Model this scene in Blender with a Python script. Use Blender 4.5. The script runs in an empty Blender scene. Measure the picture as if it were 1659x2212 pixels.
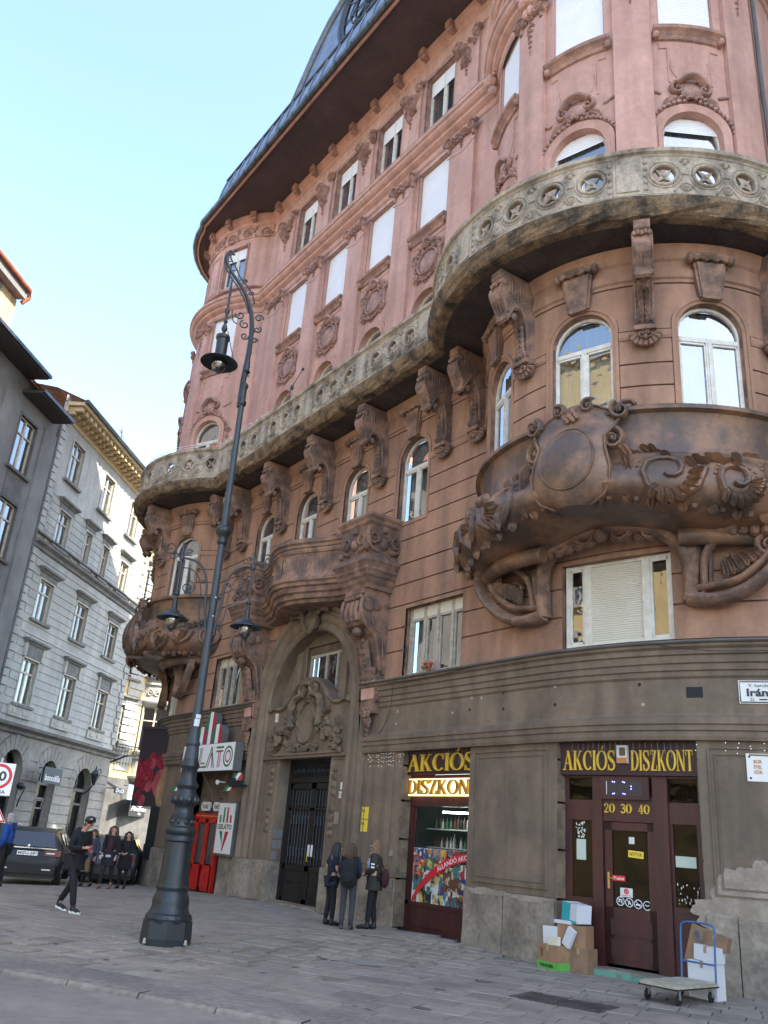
import bpy, math, random, bmesh
from math import sin, cos, pi, radians as rad, sqrt, atan2, acos, asin, degrees
from mathutils import Vector, Matrix, noise
from mathutils.geometry import delaunay_2d_cdt
random.seed(7)
SC = bpy.context.scene
COL = SC.collection
# ------------------------------------------------------------------ camera
cam = bpy.data.cameras.new('camera'); camo = bpy.data.objects.new('camera', cam); COL.objects.link(camo)
cam.sensor_fit = 'VERTICAL'; cam.sensor_height = 36.0; cam.lens = 36.0*1820/2212
cam.clip_start = 0.1; cam.clip_end = 2000
camo.matrix_world = Matrix(((0.59611, 0.253127, 0.761958, 20.26278), (0.79943, -0.275296, -0.53397, -12.04737), (0.074602, 0.927437, -0.366464, 1.6), (0, 0, 0, 1)))
SC.camera = camo
# ------------------------------------------------------------------ sky and sun
SUN_AZ = rad(27)      # direction towards the sun, measured from +x towards +y
SUN_EL = rad(44)
w = bpy.data.worlds.new('World'); SC.world = w; w.use_nodes = True
nt = w.node_tree; bg = nt.nodes['Background']
sky = nt.nodes.new('ShaderNodeTexSky'); sky.sky_type = 'NISHITA'; sky.sun_disc = False
sky.sun_elevation = SUN_EL; sky.sun_rotation = pi/2 - SUN_AZ
sky.air_density = 1.0; sky.dust_density = 1.2; sky.ozone_density = 0.7
nt.links.new(sky.outputs[0], bg.inputs[0]); bg.inputs[1].default_value = 0.15
sl = bpy.data.lights.new('sun', 'SUN'); sl.energy = 3.2; sl.angle = rad(0.5); sl.color = (1, .93, .82)
so = bpy.data.objects.new('sun', sl); COL.objects.link(so)
so.rotation_euler = Vector((-cos(SUN_EL)*cos(SUN_AZ), -cos(SUN_EL)*sin(SUN_AZ), -sin(SUN_EL))).to_track_quat('-Z', 'Y').to_euler()
so.location = (30, 10, 40)
vs = SC.view_settings
vs.view_transform = 'Standard'; vs.look = 'None'; vs.gamma = 1; vs.use_curve_mapping = False
vs.exposure = 2.25
# ------------------------------------------------------------------ materials
def mat(name, col, rough=.8, var=0.0, scale=2.0, col2=None, bump=0.0, bscale=40.0, metal=0.0, spec=.5, emit=None, stretch=1.0, thr=(.42, .62), detail=6, fine=0.0, streak=0.0):
    m = bpy.data.materials.new(name); m.use_nodes = True
    n = m.node_tree; N = n.nodes; L = n.links; b = N['Principled BSDF']
    b.inputs['Roughness'].default_value = rough; b.inputs['Metallic'].default_value = metal
    b.inputs['Specular IOR Level'].default_value = spec
    c = (*col, 1)
    b.inputs['Base Color'].default_value = c
    geo = N.new('ShaderNodeNewGeometry')
    if var or col2:
        mp = N.new('ShaderNodeMapping'); mp.inputs['Scale'].default_value = (1, 1, 1/stretch)
        L.new(geo.outputs['Position'], mp.inputs[0])
        t = N.new('ShaderNodeTexNoise'); t.inputs['Scale'].default_value = scale; t.inputs['Detail'].default_value = detail; t.inputs['Roughness'].default_value = .62
        L.new(mp.outputs[0], t.inputs['Vector'])
        r = N.new('ShaderNodeValToRGB'); r.color_ramp.elements[0].position = thr[0]; r.color_ramp.elements[1].position = thr[1]
        c2 = col2 if col2 else tuple(x*(1-var) for x in col)
        r.color_ramp.elements[0].color = (*c2, 1); r.color_ramp.elements[1].color = c
        L.new(t.outputs['Fac'], r.inputs[0]); out = r.outputs[0]
        if fine:
            t3 = N.new('ShaderNodeTexNoise'); t3.inputs['Scale'].default_value = scale*9; t3.inputs['Detail'].default_value = 4
            L.new(geo.outputs['Position'], t3.inputs['Vector'])
            mr = N.new('ShaderNodeMapRange'); mr.inputs[1].default_value = .3; mr.inputs[2].default_value = .7; mr.inputs[3].default_value = 1-fine; mr.inputs[4].default_value = 1+fine
            L.new(t3.outputs['Fac'], mr.inputs[0])
            mx = N.new('ShaderNodeVectorMath'); mx.operation = 'SCALE'
            L.new(out, mx.inputs[0]); L.new(mr.outputs[0], mx.inputs['Scale']); out = mx.outputs[0]
        if streak:
            m4 = N.new('ShaderNodeMapping'); m4.inputs['Scale'].default_value = (1.6, 1.6, .16); L.new(geo.outputs['Position'], m4.inputs[0])
            t4 = N.new('ShaderNodeTexNoise'); t4.inputs['Scale'].default_value = 1.7; t4.inputs['Detail'].default_value = 5; L.new(m4.outputs[0], t4.inputs['Vector'])
            r4 = N.new('ShaderNodeMapRange'); r4.inputs[1].default_value = .36; r4.inputs[2].default_value = .56; r4.inputs[3].default_value = 1-streak; r4.inputs[4].default_value = 1
            L.new(t4.outputs['Fac'], r4.inputs[0]); x4 = N.new('ShaderNodeVectorMath'); x4.operation = 'SCALE'; L.new(out, x4.inputs[0]); L.new(r4.outputs[0], x4.inputs['Scale']); out = x4.outputs[0]
        L.new(out, b.inputs['Base Color'])
    if bump:
        t2 = N.new('ShaderNodeTexNoise'); t2.inputs['Scale'].default_value = bscale; t2.inputs['Detail'].default_value = 5
        L.new(geo.outputs['Position'], t2.inputs['Vector'])
        bp = N.new('ShaderNodeBump'); bp.inputs['Strength'].default_value = bump; bp.inputs['Distance'].default_value = .02
        L.new(t2.outputs['Fac'], bp.inputs['Height']); L.new(bp.outputs[0], b.inputs['Normal'])
    if emit:
        b.inputs['Emission Color'].default_value = (*emit[0], 1); b.inputs['Emission Strength'].default_value = emit[1]
    return m
PINK = mat('pink_stucco', (.57, .33, .26), .85, scale=.8, col2=(.48, .275, .215), bump=.3, bscale=26, fine=.07, streak=.2)
PINK2 = mat('pink_ornament_stucco', (.44, .25, .195), .85, scale=3, col2=(.26, .155, .125), bump=.5, bscale=22, fine=.15)
BROWN = mat('brown_stucco', (.40, .222, .140), .85, scale=.9, col2=(.27, .155, .105), bump=.35, bscale=26, stretch=2.2, fine=.08, thr=(.32, .6), streak=.25)
BROWN2 = mat('sooty_brown_ornament', (.31, .178, .118), .82, scale=2.4, col2=(.13, .083, .064), bump=.5, bscale=24, fine=.15)
BOWL = mat('weathered_bowl_stucco', (.26, .14, .08), .45, scale=1.3, col2=(.10, .067, .05), bump=.3, bscale=18, fine=.1, spec=.4)
OLIVE = mat('olive_grey_stucco', (.225, .165, .112), .88, scale=.8, col2=(.16, .12, .084), bump=.3, bscale=30, fine=.08, streak=.22)
OLIVE2 = mat('olive_ornament_stucco', (.205, .152, .095), .88, scale=3, col2=(.11, .082, .055), bump=.5, bscale=26, fine=.15)
PLINTH = mat('grey_plinth_stone', (.33, .275, .21), .9, scale=1.3, col2=(.16, .132, .10), bump=.6, bscale=14, fine=.2, thr=(.38, .66))
PALE = mat('pale_patched_plaster', (.34, .28, .215), .9, scale=3, col2=(.25, .20, .15), bump=.3, fine=.1)
STONE = mat('balcony_limestone', (.43, .36, .275), .9, scale=1.6, col2=(.15, .125, .098), bump=.6, bscale=20, fine=.2, thr=(.33, .52), streak=.35)
STONED = mat('crumbling_balcony_slab', (.24, .165, .10), .95, scale=2.6, col2=(.045, .038, .03), bump=1.0, bscale=9, fine=.3, thr=(.36, .6))
BALSOFFIT = mat('dark_soffit_plaster', (.075, .058, .052), .92, scale=1.2, col2=(.042, .034, .034), bump=.5, bscale=12, fine=.2)  # balcony underside, darker than slab and parapet
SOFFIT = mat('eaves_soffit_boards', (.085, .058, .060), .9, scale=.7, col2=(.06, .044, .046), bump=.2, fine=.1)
LEDGE = mat('lead_flashing', (.13, .12, .115), .6, scale=1.5, col2=(.09, .085, .08), bump=.2)
ZINC = mat('zinc_roofing', (.22, .25, .30), .45, scale=2, col2=(.15, .175, .215), metal=.6, bump=.2, bscale=8)
GUTTER = mat('dark_gutter_metal', (.10, .115, .125), .45, scale=3, col2=(.06, .07, .08), metal=.6)
SHUT = mat('white_roller_shutter', (.82, .82, .82), .5, scale=2, col2=(.78, .78, .79))
SHUTB = mat('cream_roller_shutter', (.70, .66, .56), .55, scale=2, col2=(.66, .62, .52))
FRAME = mat('white_window_frame', (.74, .71, .64), .45, scale=6, col2=(.62, .58, .50))
FRAMEW = mat('aged_cream_window_frame', (.50, .46, .37), .5, scale=9, col2=(.36, .32, .25))
CURT = mat('pale_curtain', (.46, .47, .47), .9, scale=8, col2=(.38, .39, .40), stretch=14)
CURTB = mat('blue_grey_curtain', (.30, .33, .35), .9, scale=8, col2=(.24, .27, .29), stretch=14)
DARK = mat('dark_room', (.02, .021, .024), .9)
IRON = mat('painted_cast_iron', (.016, .022, .027), .42, scale=7, col2=(.011, .016, .020), bump=.12, bscale=60, spec=.5)
IRONL = mat('weathered_grey_iron', (.034, .046, .056), .5, scale=5, col2=(.026, .036, .044), bump=.1)
DOORW = mat('dark_carved_door_wood', (.022, .016, .013), .5, scale=6, col2=(.012, .010, .009), stretch=5, bump=.2)
MAROON = mat('maroon_painted_wood', (.070, .018, .015), .42, scale=4, col2=(.045, .013, .012), stretch=6, bump=.12, fine=.12)
BOARD = mat('dark_maroon_sign_board', (.035, .012, .014), .5)
GOLD = mat('yellow_letter_paint', (.78, .52, .045), .45, scale=9, col2=(.62, .38, .03))
WHITE = mat('white_paint', (.78, .78, .76), .5)
BLACK = mat('black_paint', (.012, .012, .013), .45)
REDP = mat('red_door_paint', (.55, .022, .016), .4, scale=3, col2=(.45, .018, .014))
GREENP = mat('flag_green', (.010, .17, .075), .5)
REDF = mat('flag_red', (.42, .018, .045), .5)
REDS = mat('sign_red', (.60, .02, .03), .45)
YEL = mat('yellow_plate', (.80, .60, .05), .5)
def glass(name, tint, refl=.35, rough=.02, base=None, ior=1.5):
    m = bpy.data.materials.new(name); m.use_nodes = True; n = m.node_tree; N = n.nodes; L = n.links
    N.remove(N['Principled BSDF']); o = N['Material Output']
    g = N.new('ShaderNodeBsdfGlossy'); g.inputs['Roughness'].default_value = rough; g.inputs['Color'].default_value = (1, 1, 1, 1)
    fr = N.new('ShaderNodeFresnel'); fr.inputs[0].default_value = ior
    ma = N.new('ShaderNodeMath'); ma.operation = 'ADD'; ma.use_clamp = True; ma.inputs[1].default_value = refl
    L.new(fr.outputs[0], ma.inputs[0])
    if base: t = N.new('ShaderNodeBsdfDiffuse'); t.inputs[0].default_value = (*base, 1)
    else: t = N.new('ShaderNodeBsdfTransparent'); t.inputs[0].default_value = (*tint, 1)
    mx = N.new('ShaderNodeMixShader'); L.new(ma.outputs[0], mx.inputs[0]); L.new(t.outputs[0], mx.inputs[1]); L.new(g.outputs[0], mx.inputs[2]); L.new(mx.outputs[0], o.inputs[0])
    # slight waviness of old panes
    geo = N.new('ShaderNodeNewGeometry'); tx = N.new('ShaderNodeTexNoise'); tx.inputs['Scale'].default_value = 2.2; L.new(geo.outputs['Position'], tx.inputs['Vector'])
    bp = N.new('ShaderNodeBump'); bp.inputs['Strength'].default_value = .12; bp.inputs['Distance'].default_value = .05; L.new(tx.outputs[0], bp.inputs['Height']); L.new(bp.outputs[0], g.inputs['Normal'])
    return m
GLASS = glass('window_glass', (.72, .78, .8), .24)
GLASSD = glass('dark_shop_glass', (.55, .6, .6), .0, ior=1.33)
GLASSC = glass('car_glass', (.12, .14, .15), .02)
# ------------------------------------------------------------------ mesh helpers
def ident(a, d, z): return (a, -d, z)        # local facade frame: a right, d outward (-y), z up
class M:
    def __init__(s, mp=None): s.v = []; s.f = []; s.mp = mp or (lambda x, y, z: (x, y, z))
    def add(s, vs_, fs_):
        o = len(s.v); s.v += [s.mp(*p) for p in vs_]; s.f += [tuple(i+o for i in f) for f in fs_]
    def box(s, x0, x1, y0, y1, z0, z1):
        s.add([(x0,y0,z0),(x1,y0,z0),(x1,y1,z0),(x0,y1,z0),(x0,y0,z1),(x1,y0,z1),(x1,y1,z1),(x0,y1,z1)],
              [(0,3,2,1),(4,5,6,7),(0,1,5,4),(1,2,6,5),(2,3,7,6),(3,0,4,7)])
    def grid(s, P, closeu=False, closev=False):
        nu = len(P); nv = len(P[0]); vs_ = [p for r in P for p in r]; fs_ = []
        for i in range(nu if closeu else nu-1):
            for j in range(nv if closev else nv-1):
                a = i*nv+j; b = ((i+1) % nu)*nv+j; c = ((i+1) % nu)*nv+(j+1) % nv; d = i*nv+(j+1) % nv
                fs_.append((a, b, c, d))
        s.add(vs_, fs_)
    def poly_ex(s, pts, y0, y1, plane='xz'):   # polygon in (x,z) extruded from y0 to y1
        n = len(pts)
        if plane == 'xz': A = [(p[0], y0, p[1]) for p in pts]; B = [(p[0], y1, p[1]) for p in pts]
        elif plane == 'yz': A = [(y0, p[0], p[1]) for p in pts]; B = [(y1, p[0], p[1]) for p in pts]
        else: A = [(p[0], p[1], y0) for p in pts]; B = [(p[0], p[1], y1) for p in pts]
        tri = delaunay_tri(pts)
        f = [tuple(t) for t in tri]+[tuple(i+n for i in reversed(t)) for t in tri]
        f += [(i, (i+1) % n, (i+1) % n+n, i+n) for i in range(n)]
        s.add(A+B, f)
    def lathe(s, prof, cx=0, cy=0, seg=20, a0=0, a1=2*pi, flute=None):
        full = abs(a1-a0-2*pi) < 1e-6; P = []
        for k in range(seg if full else seg+1):
            a = a0+(a1-a0)*k/seg; fl = flute(a) if flute else 1
            P.append([(cx+r*fl*cos(a), cy+r*fl*sin(a), z) for r, z in prof])
        s.grid(P, closeu=full)
    def tube(s, pts, r, seg=6, flat=None, caps=True, up=(0, 0, 1)):
        pts = [Vector(p) for p in pts]; n = len(pts)
        if not isinstance(r, (list, tuple)): r = [r]*n
        rings = []; U = None
        for i in range(n):
            t = (pts[min(i+1, n-1)]-pts[max(i-1, 0)])
            if t.length < 1e-9: t = Vector((0, 0, 1))
            t.normalize()
            if U is None:
                U = Vector(up) if abs(t.dot(Vector(up))) < .95 else Vector((1, 0, 0))
            U = (U-t*U.dot(t))
            if U.length < 1e-6: U = t.orthogonal()
            U.normalize(); V = t.cross(U)
            rings.append([tuple(pts[i]+(U*cos(2*pi*k/seg)+V*sin(2*pi*k/seg))*r[i]) for k in range(seg)])
        s.grid(rings, closev=True)
        if caps:
            o = [rings[0][::-1], rings[-1]]
            for ring in o: s.add(ring, [tuple(range(seg))])
    def relief(s, pts, r, h=1.0, seg=5):   # strand lying on a wall: pts (a,d,z), half width r, height h*r
        n = len(pts)
        if not isinstance(r, (list, tuple)): r = [r]*n
        R = []
        for i in range(n):
            a, b = pts[max(i-1, 0)], pts[min(i+1, n-1)]
            tx, tz = b[0]-a[0], b[2]-a[2]; l = math.hypot(tx, tz) or 1; nx, nz = -tz/l, tx/l
            R.append([(pts[i][0]+nx*r[i]*cos(pi*k/seg), pts[i][1]+h*r[i]*sin(pi*k/seg)*1.15, pts[i][2]+nz*r[i]*cos(pi*k/seg)) for k in range(seg+1)])
        s.grid(R)
        s.add(R[0], [tuple(range(seg+1))]); s.add(R[-1][::-1], [tuple(range(seg+1))])
    def blob(s, c, rx, ry=None, rz=None, n=6, m=4):
        ry = ry or rx; rz = rz or rx; P = []
        for i in range(n):
            a = 2*pi*i/n
            P.append([(c[0]+rx*sin(pi*j/m)*cos(a), c[1]+ry*sin(pi*j/m)*sin(a), c[2]+rz*cos(pi*j/m)) for j in range(m+1)])
        s.grid(P, closeu=True)
    def leaf(s, base, ang, ln, wd, h=.04, bend=0, n=5):
        P = []; a = ang; x, z = base[0], base[2]
        for i in range(n+1):
            t = i/n; ww = wd*sin(pi*min(1, t*.85+.12))*(1 if i < n else .1)*(1+.25*(i % 2)); hh = h*(.4+sin(pi*t)); nx, nz = -sin(a), cos(a)
            P.append([(x-nx*ww, base[1], z-nz*ww), (x-nx*ww*.45, base[1]+hh, z-nz*ww*.45), (x, base[1]+hh*.45, z), (x+nx*ww*.45, base[1]+hh, z+nz*ww*.45), (x+nx*ww, base[1], z+nz*ww)])
            a += bend/n; x += cos(a)*ln/n; z += sin(a)*ln/n
        s.grid(P)
    def obj(s, name, m, parent=None, smooth=False, loc=None, kind=None, label=None, recalc=False):
        me = bpy.data.meshes.new(name)
        org = Vector((0, 0, 0))
        if parent is not None: org = ORG.get(parent.name, Vector((0, 0, 0)))
        elif loc is not None: org = Vector(loc)
        vv = [(p[0]-org[0], p[1]-org[1], p[2]-org[2]) for p in s.v]
        me.from_pydata(vv, [], s.f); me.materials.append(m)
        if recalc:
            b = bmesh.new(); b.from_mesh(me); bmesh.ops.remove_doubles(b, verts=b.verts, dist=1e-5); bmesh.ops.recalc_face_normals(b, faces=b.faces); b.to_mesh(me); b.free()
        if smooth:
            me.polygons.foreach_set('use_smooth', [True]*len(me.polygons))
            if smooth != 'full':
                try: me.set_sharp_from_angle(angle=rad(42))
                except Exception: pass
        me.update()
        o = bpy.data.objects.new(name, me); COL.objects.link(o)
        if parent is not None: o.parent = parent; ORG[o.name] = org
        elif loc is not None: o.location = loc; ORG[o.name] = org
        if kind: o['kind'] = kind
        if label: o['label'] = label
        return o
ORG = {}
def delaunay_tri(pts):
    n = len(pts)
    r = delaunay_2d_cdt([Vector(p) for p in pts], [(i, (i+1) % n) for i in range(n)], [], 0, 1e-6)
    if len(r[0]) != n: return [tuple(range(n))]
    return [t for t in r[2] if inside(sum(pts[i][0] for i in t)/3, sum(pts[i][1] for i in t)/3, pts)]
def inside(x, y, poly):
    c = False; j = len(poly)-1
    for i in range(len(poly)):
        if (poly[i][1] > y) != (poly[j][1] > y) and x < (poly[j][0]-poly[i][0])*(y-poly[i][1])/(poly[j][1]-poly[i][1])+poly[i][0]: c = not c
        j = i
    return c
def thing(name, label, cat, loc=(0, 0, 0), group=None):
    o = bpy.data.objects.new(name, None); COL.objects.link(o); o.location = loc; o.empty_display_size = .3
    ORG[o.name] = Vector(loc); o['label'] = label; o['category'] = cat
    if group: o['group'] = group
    return o
def tag(o, label, cat, group=None):
    o['label'] = label; o['category'] = cat
    if group: o['group'] = group
    return o
def part(name, parent, mp=None): return M(mp)
def spiral(cx, cz, r0, r1, a0, turns, d=0.0, n=None, dr=0.0):
    n = n or max(8, int(abs(turns)*11)); out = []
    for i in range(n+1):
        t = i/n; a = a0+turns*2*pi*t; r = r0+(r1-r0)*t
        out.append((cx+r*cos(a), d+dr*t, cz+r*sin(a)))
    return out
def cat_(p, n=4):   # catmull-rom
    out = []; p = [tuple(q) for q in p]
    P = [p[0]]+p+[p[-1]]
    for i in range(1, len(P)-2):
        for k in range(n):
            t = k/n
            out.append(tuple(.5*((2*P[i][c])+(-P[i-1][c]+P[i+1][c])*t+(2*P[i-1][c]-5*P[i][c]+4*P[i+1][c]-P[i+2][c])*t*t+(-P[i-1][c]+3*P[i][c]-3*P[i+1][c]+P[i+2][c])*t**3) for c in range(len(p[0]))))
    out.append(p[-1]); return out
def taper(n, a, b, p=1.0): return [a+(b-a)*(i/(n-1))**p for i in range(n)]
# ------------------------------------------------------------------ plan of the corner building
X0 = .25; J = 6.87; RT = 3.5; CXT = 9.55; CYT = 2.25
TH0 = -acos(CYT/RT); TEND = rad(128)
SARC = RT*(TEND-TH0)
def up(s, d, z):            # upper wall: straight with a round tower at either end
    t = s-X0; sg = 1 if t >= 0 else -1; a = abs(t)
    if a <= J: return (X0+t, -d, z)
    th = TH0+(a-J)/RT
    if th <= TEND:
        return (X0+sg*(CXT+(RT+d)*sin(th)), CYT-(RT+d)*cos(th), z)
    e = a-J-SARC; x = CXT+(RT+d)*sin(TEND); y = CYT-(RT+d)*cos(TEND); u = (cos(rad(80)), sin(rad(80)))
    return (X0+sg*(x+u[0]*e), y+u[1]*e, z)
RL = 7.6; JL = 8.35; AL = rad(40); RL2 = 1.2; AL2 = rad(80)
def low(s, d, z):           # ground floor and first floor: straight, then a gentle curve round the corner
    t = s-X0; sg = 1 if t >= 0 else -1; a = abs(t)
    if a <= JL: return (X0+t, -d, z)
    a -= JL
    if a <= RL*AL:
        th = a/RL; return (X0+sg*(JL+(RL+d)*sin(th)), RL-(RL+d)*cos(th), z)
    a -= RL*AL; cx = JL+(RL-RL2)*sin(AL); cy = RL-(RL-RL2)*cos(AL)
    if a <= RL2*(AL2-AL):
        th = AL+a/RL2; return (X0+sg*(cx+(RL2+d)*sin(th)), cy-(RL2+d)*cos(th), z)
    a -= RL2*(AL2-AL); th = AL2
    return (X0+sg*(cx+(RL2+d)*sin(th)+cos(th)*a), cy-(RL2+d)*cos(th)+sin(th)*a, z)
SL_A = JL+RL*AL; SL_B = SL_A+RL2*(AL2-AL)
def tw(th): return X0+J+RT*(rad(th)-TH0)        # s of an angle on the right tower
def twl(th): return 2*X0-tw(th)
def lw(deg_): return X0+JL+RL*rad(deg_)
def flat(mp, s0, d0=0.0):   # flat local frame tangent to a path
    o = Vector(mp(s0, d0, 0)); e = .02; p1 = Vector(mp(s0-e, d0, 0)); p2 = Vector(mp(s0+e, d0, 0))
    if abs(abs(s0-X0)-J) < e: p1 = Vector(mp(s0-e*3, d0, 0))
    u = (p2-p1).normalized(); n = Vector((u.y, -u.x, 0))
    def f(a, d, z): return (o.x+u.x*(a-s0)+n.x*d, o.y+u.y*(a-s0)+n.y*d, z)
    return f
def outlineU(R=RT, cx=CXT, cy=CYT, d=0.0, th1=128, nst=2, narc=30, ext=10, line=0.0):   # plan polyline at offset d, clean at the inner corners
    RR = R+d; yy = cy+line+d; th0 = -acos(min(1, yy/RR)); xj = cx+RR*sin(th0); pts = []
    for i in range(nst+1): pts.append((xj*i/nst, -d-line))
    for i in range(1, narc+1):
        th = th0+(rad(th1)-th0)*i/narc; pts.append((cx+RR*sin(th), cy-RR*cos(th)))
    if ext:
        x, y = pts[-1]; pts.append((x+cos(rad(80))*ext, y+sin(rad(80))*ext))
    return [(X0-x, y) for x, y in reversed(pts[1:])]+[(X0+x, y) for x, y in pts]
def outlineL(d=0.0, ext=12):
    S = [0, JL]+[JL+RL*AL*i/16 for i in range(1, 17)]+[SL_A+(SL_B-SL_A)*i/8 for i in range(1, 9)]+([SL_B+ext] if ext else [])
    S = [-s for s in reversed(S[1:])]+S
    return [low(X0+s, d, 0)[:2] for s in S]
def sweep(m, prof, fn):     # prof [(d,z)] swept along the outline
    m.grid([[(x, y, z) for (x, y) in fn(d)] for d, z in prof])
# ------------------------------------------------------------------ wall panels with openings
def op_outline(o, n=12, inset=0.0):
    s0, s1, z0, z1, rise = o[:5]; s0 += inset; s1 -= inset; z0 += inset; z1 -= inset
    if rise <= 0: return [(s0, z0), (s1, z0), (s1, z1), (s0, z1)]
    rise = max(rise-inset*.3, .05); zs = z1-rise; c = (s0+s1)/2; hw = (s1-s0)/2
    return [(s0, z0), (s1, z0)]+[(c+hw*cos(pi*i/n), zs+rise*sin(pi*i/n)) for i in range(n+1)]
def panel_pieces(s0, s1, z0, z1, ops, step=.3):
    V = []; E = []
    def loop(p):
        k = len(V); V.extend(p); E.extend([(k+i, k+(i+1) % len(p)) for i in range(len(p))])
    ns = max(1, int((s1-s0)/step))
    B = [(s0+(s1-s0)*i/ns, z0) for i in range(ns+1)]+[(s1-(s1-s0)*i/ns, z1) for i in range(ns+1)]
    loop(B)
    O = [op_outline(o) for o in ops if o[0] < s1 and o[1] > s0 and o[2] < z1 and o[3] > z0]
    for p in O: loop(p)
    if step < 1:
        for i in range(1, ns):
            s = s0+(s1-s0)*i/ns
            if abs(s-X0) > J-.5: k = len(V); V.extend([(s, z0), (s, z1)]); E.append((k, k+1))
        for s in (X0-J, X0+J):
            if s0 < s < s1: k = len(V); V.extend([(s, z0), (s, z1)]); E.append((k, k+1))
    r = delaunay_2d_cdt([Vector(p) for p in V], E, [], 0, 1e-5)
    vv = r[0]; tris = []
    for f in r[2]:
        x = sum(vv[i].x for i in f)/len(f); z = sum(vv[i].y for i in f)/len(f)
        if s0 <= x <= s1 and z0 <= z <= z1 and not any(inside(x, z, p) for p in O): tris.append(tuple(f))
    # components
    par = {}
    def find(a):
        while par.get(a, a) != a: a = par[a]
        return a
    for t in tris:
        for i in t[1:]: par[find(i)] = find(t[0])
    comps = {}
    for t in tris: comps.setdefault(find(t[0]), []).append(t)
    out = []
    for ts in comps.values():
        ids = sorted({i for t in ts for i in t}); mpi = {a: k for k, a in enumerate(ids)}
        out.append(([(vv[i].x, vv[i].y) for i in ids], [tuple(mpi[i] for i in t) for t in ts]))
    return out
def add_slab(m, pts, tris, d1, d0, bev=0.0):
    n = len(pts); cnt = {}
    for t in tris:
        for i in range(len(t)):
            e = (t[i], t[(i+1) % len(t)]); cnt[e] = cnt.get(e, 0)+1
    edges = [e for e in cnt if (e[1], e[0]) not in cnt]
    m.add([(p[0], d1, p[1]) for p in pts], tris)
    fs_ = []; vs_ = []
    for a, b in edges:
        k = len(vs_); vs_ += [(pts[a][0], d1, pts[a][1]), (pts[a][0], d0, pts[a][1]), (pts[b][0], d0, pts[b][1]), (pts[b][0], d1, pts[b][1])]; fs_.append((k, k+1, k+2, k+3))
    m.add(vs_, fs_)
def wall(name, mp, s0, s1, z0, z1, ops, d, m_, parent, d0=None, step=.35):
    m = M(mp)
    for pts, tris in panel_pieces(s0, s1, z0, z1, ops, step): add_slab(m, pts, tris, d, d0 if d0 is not None else d-.02)
    return m.obj(name, m_, parent)
def courses(name, mp, s0, s1, zs, ops, d, m_, parent, gap=.035, step=.35, th=.035):
    for z0, z1 in zip(zs[:-1], zs[1:]):
        for pts, tris in panel_pieces(s0, s1, z0+gap/2, z1-gap/2, ops, step):
            m = M(mp); add_slab(m, pts, tris, d+th, d-.005); m.obj(name, m_, parent)
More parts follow.
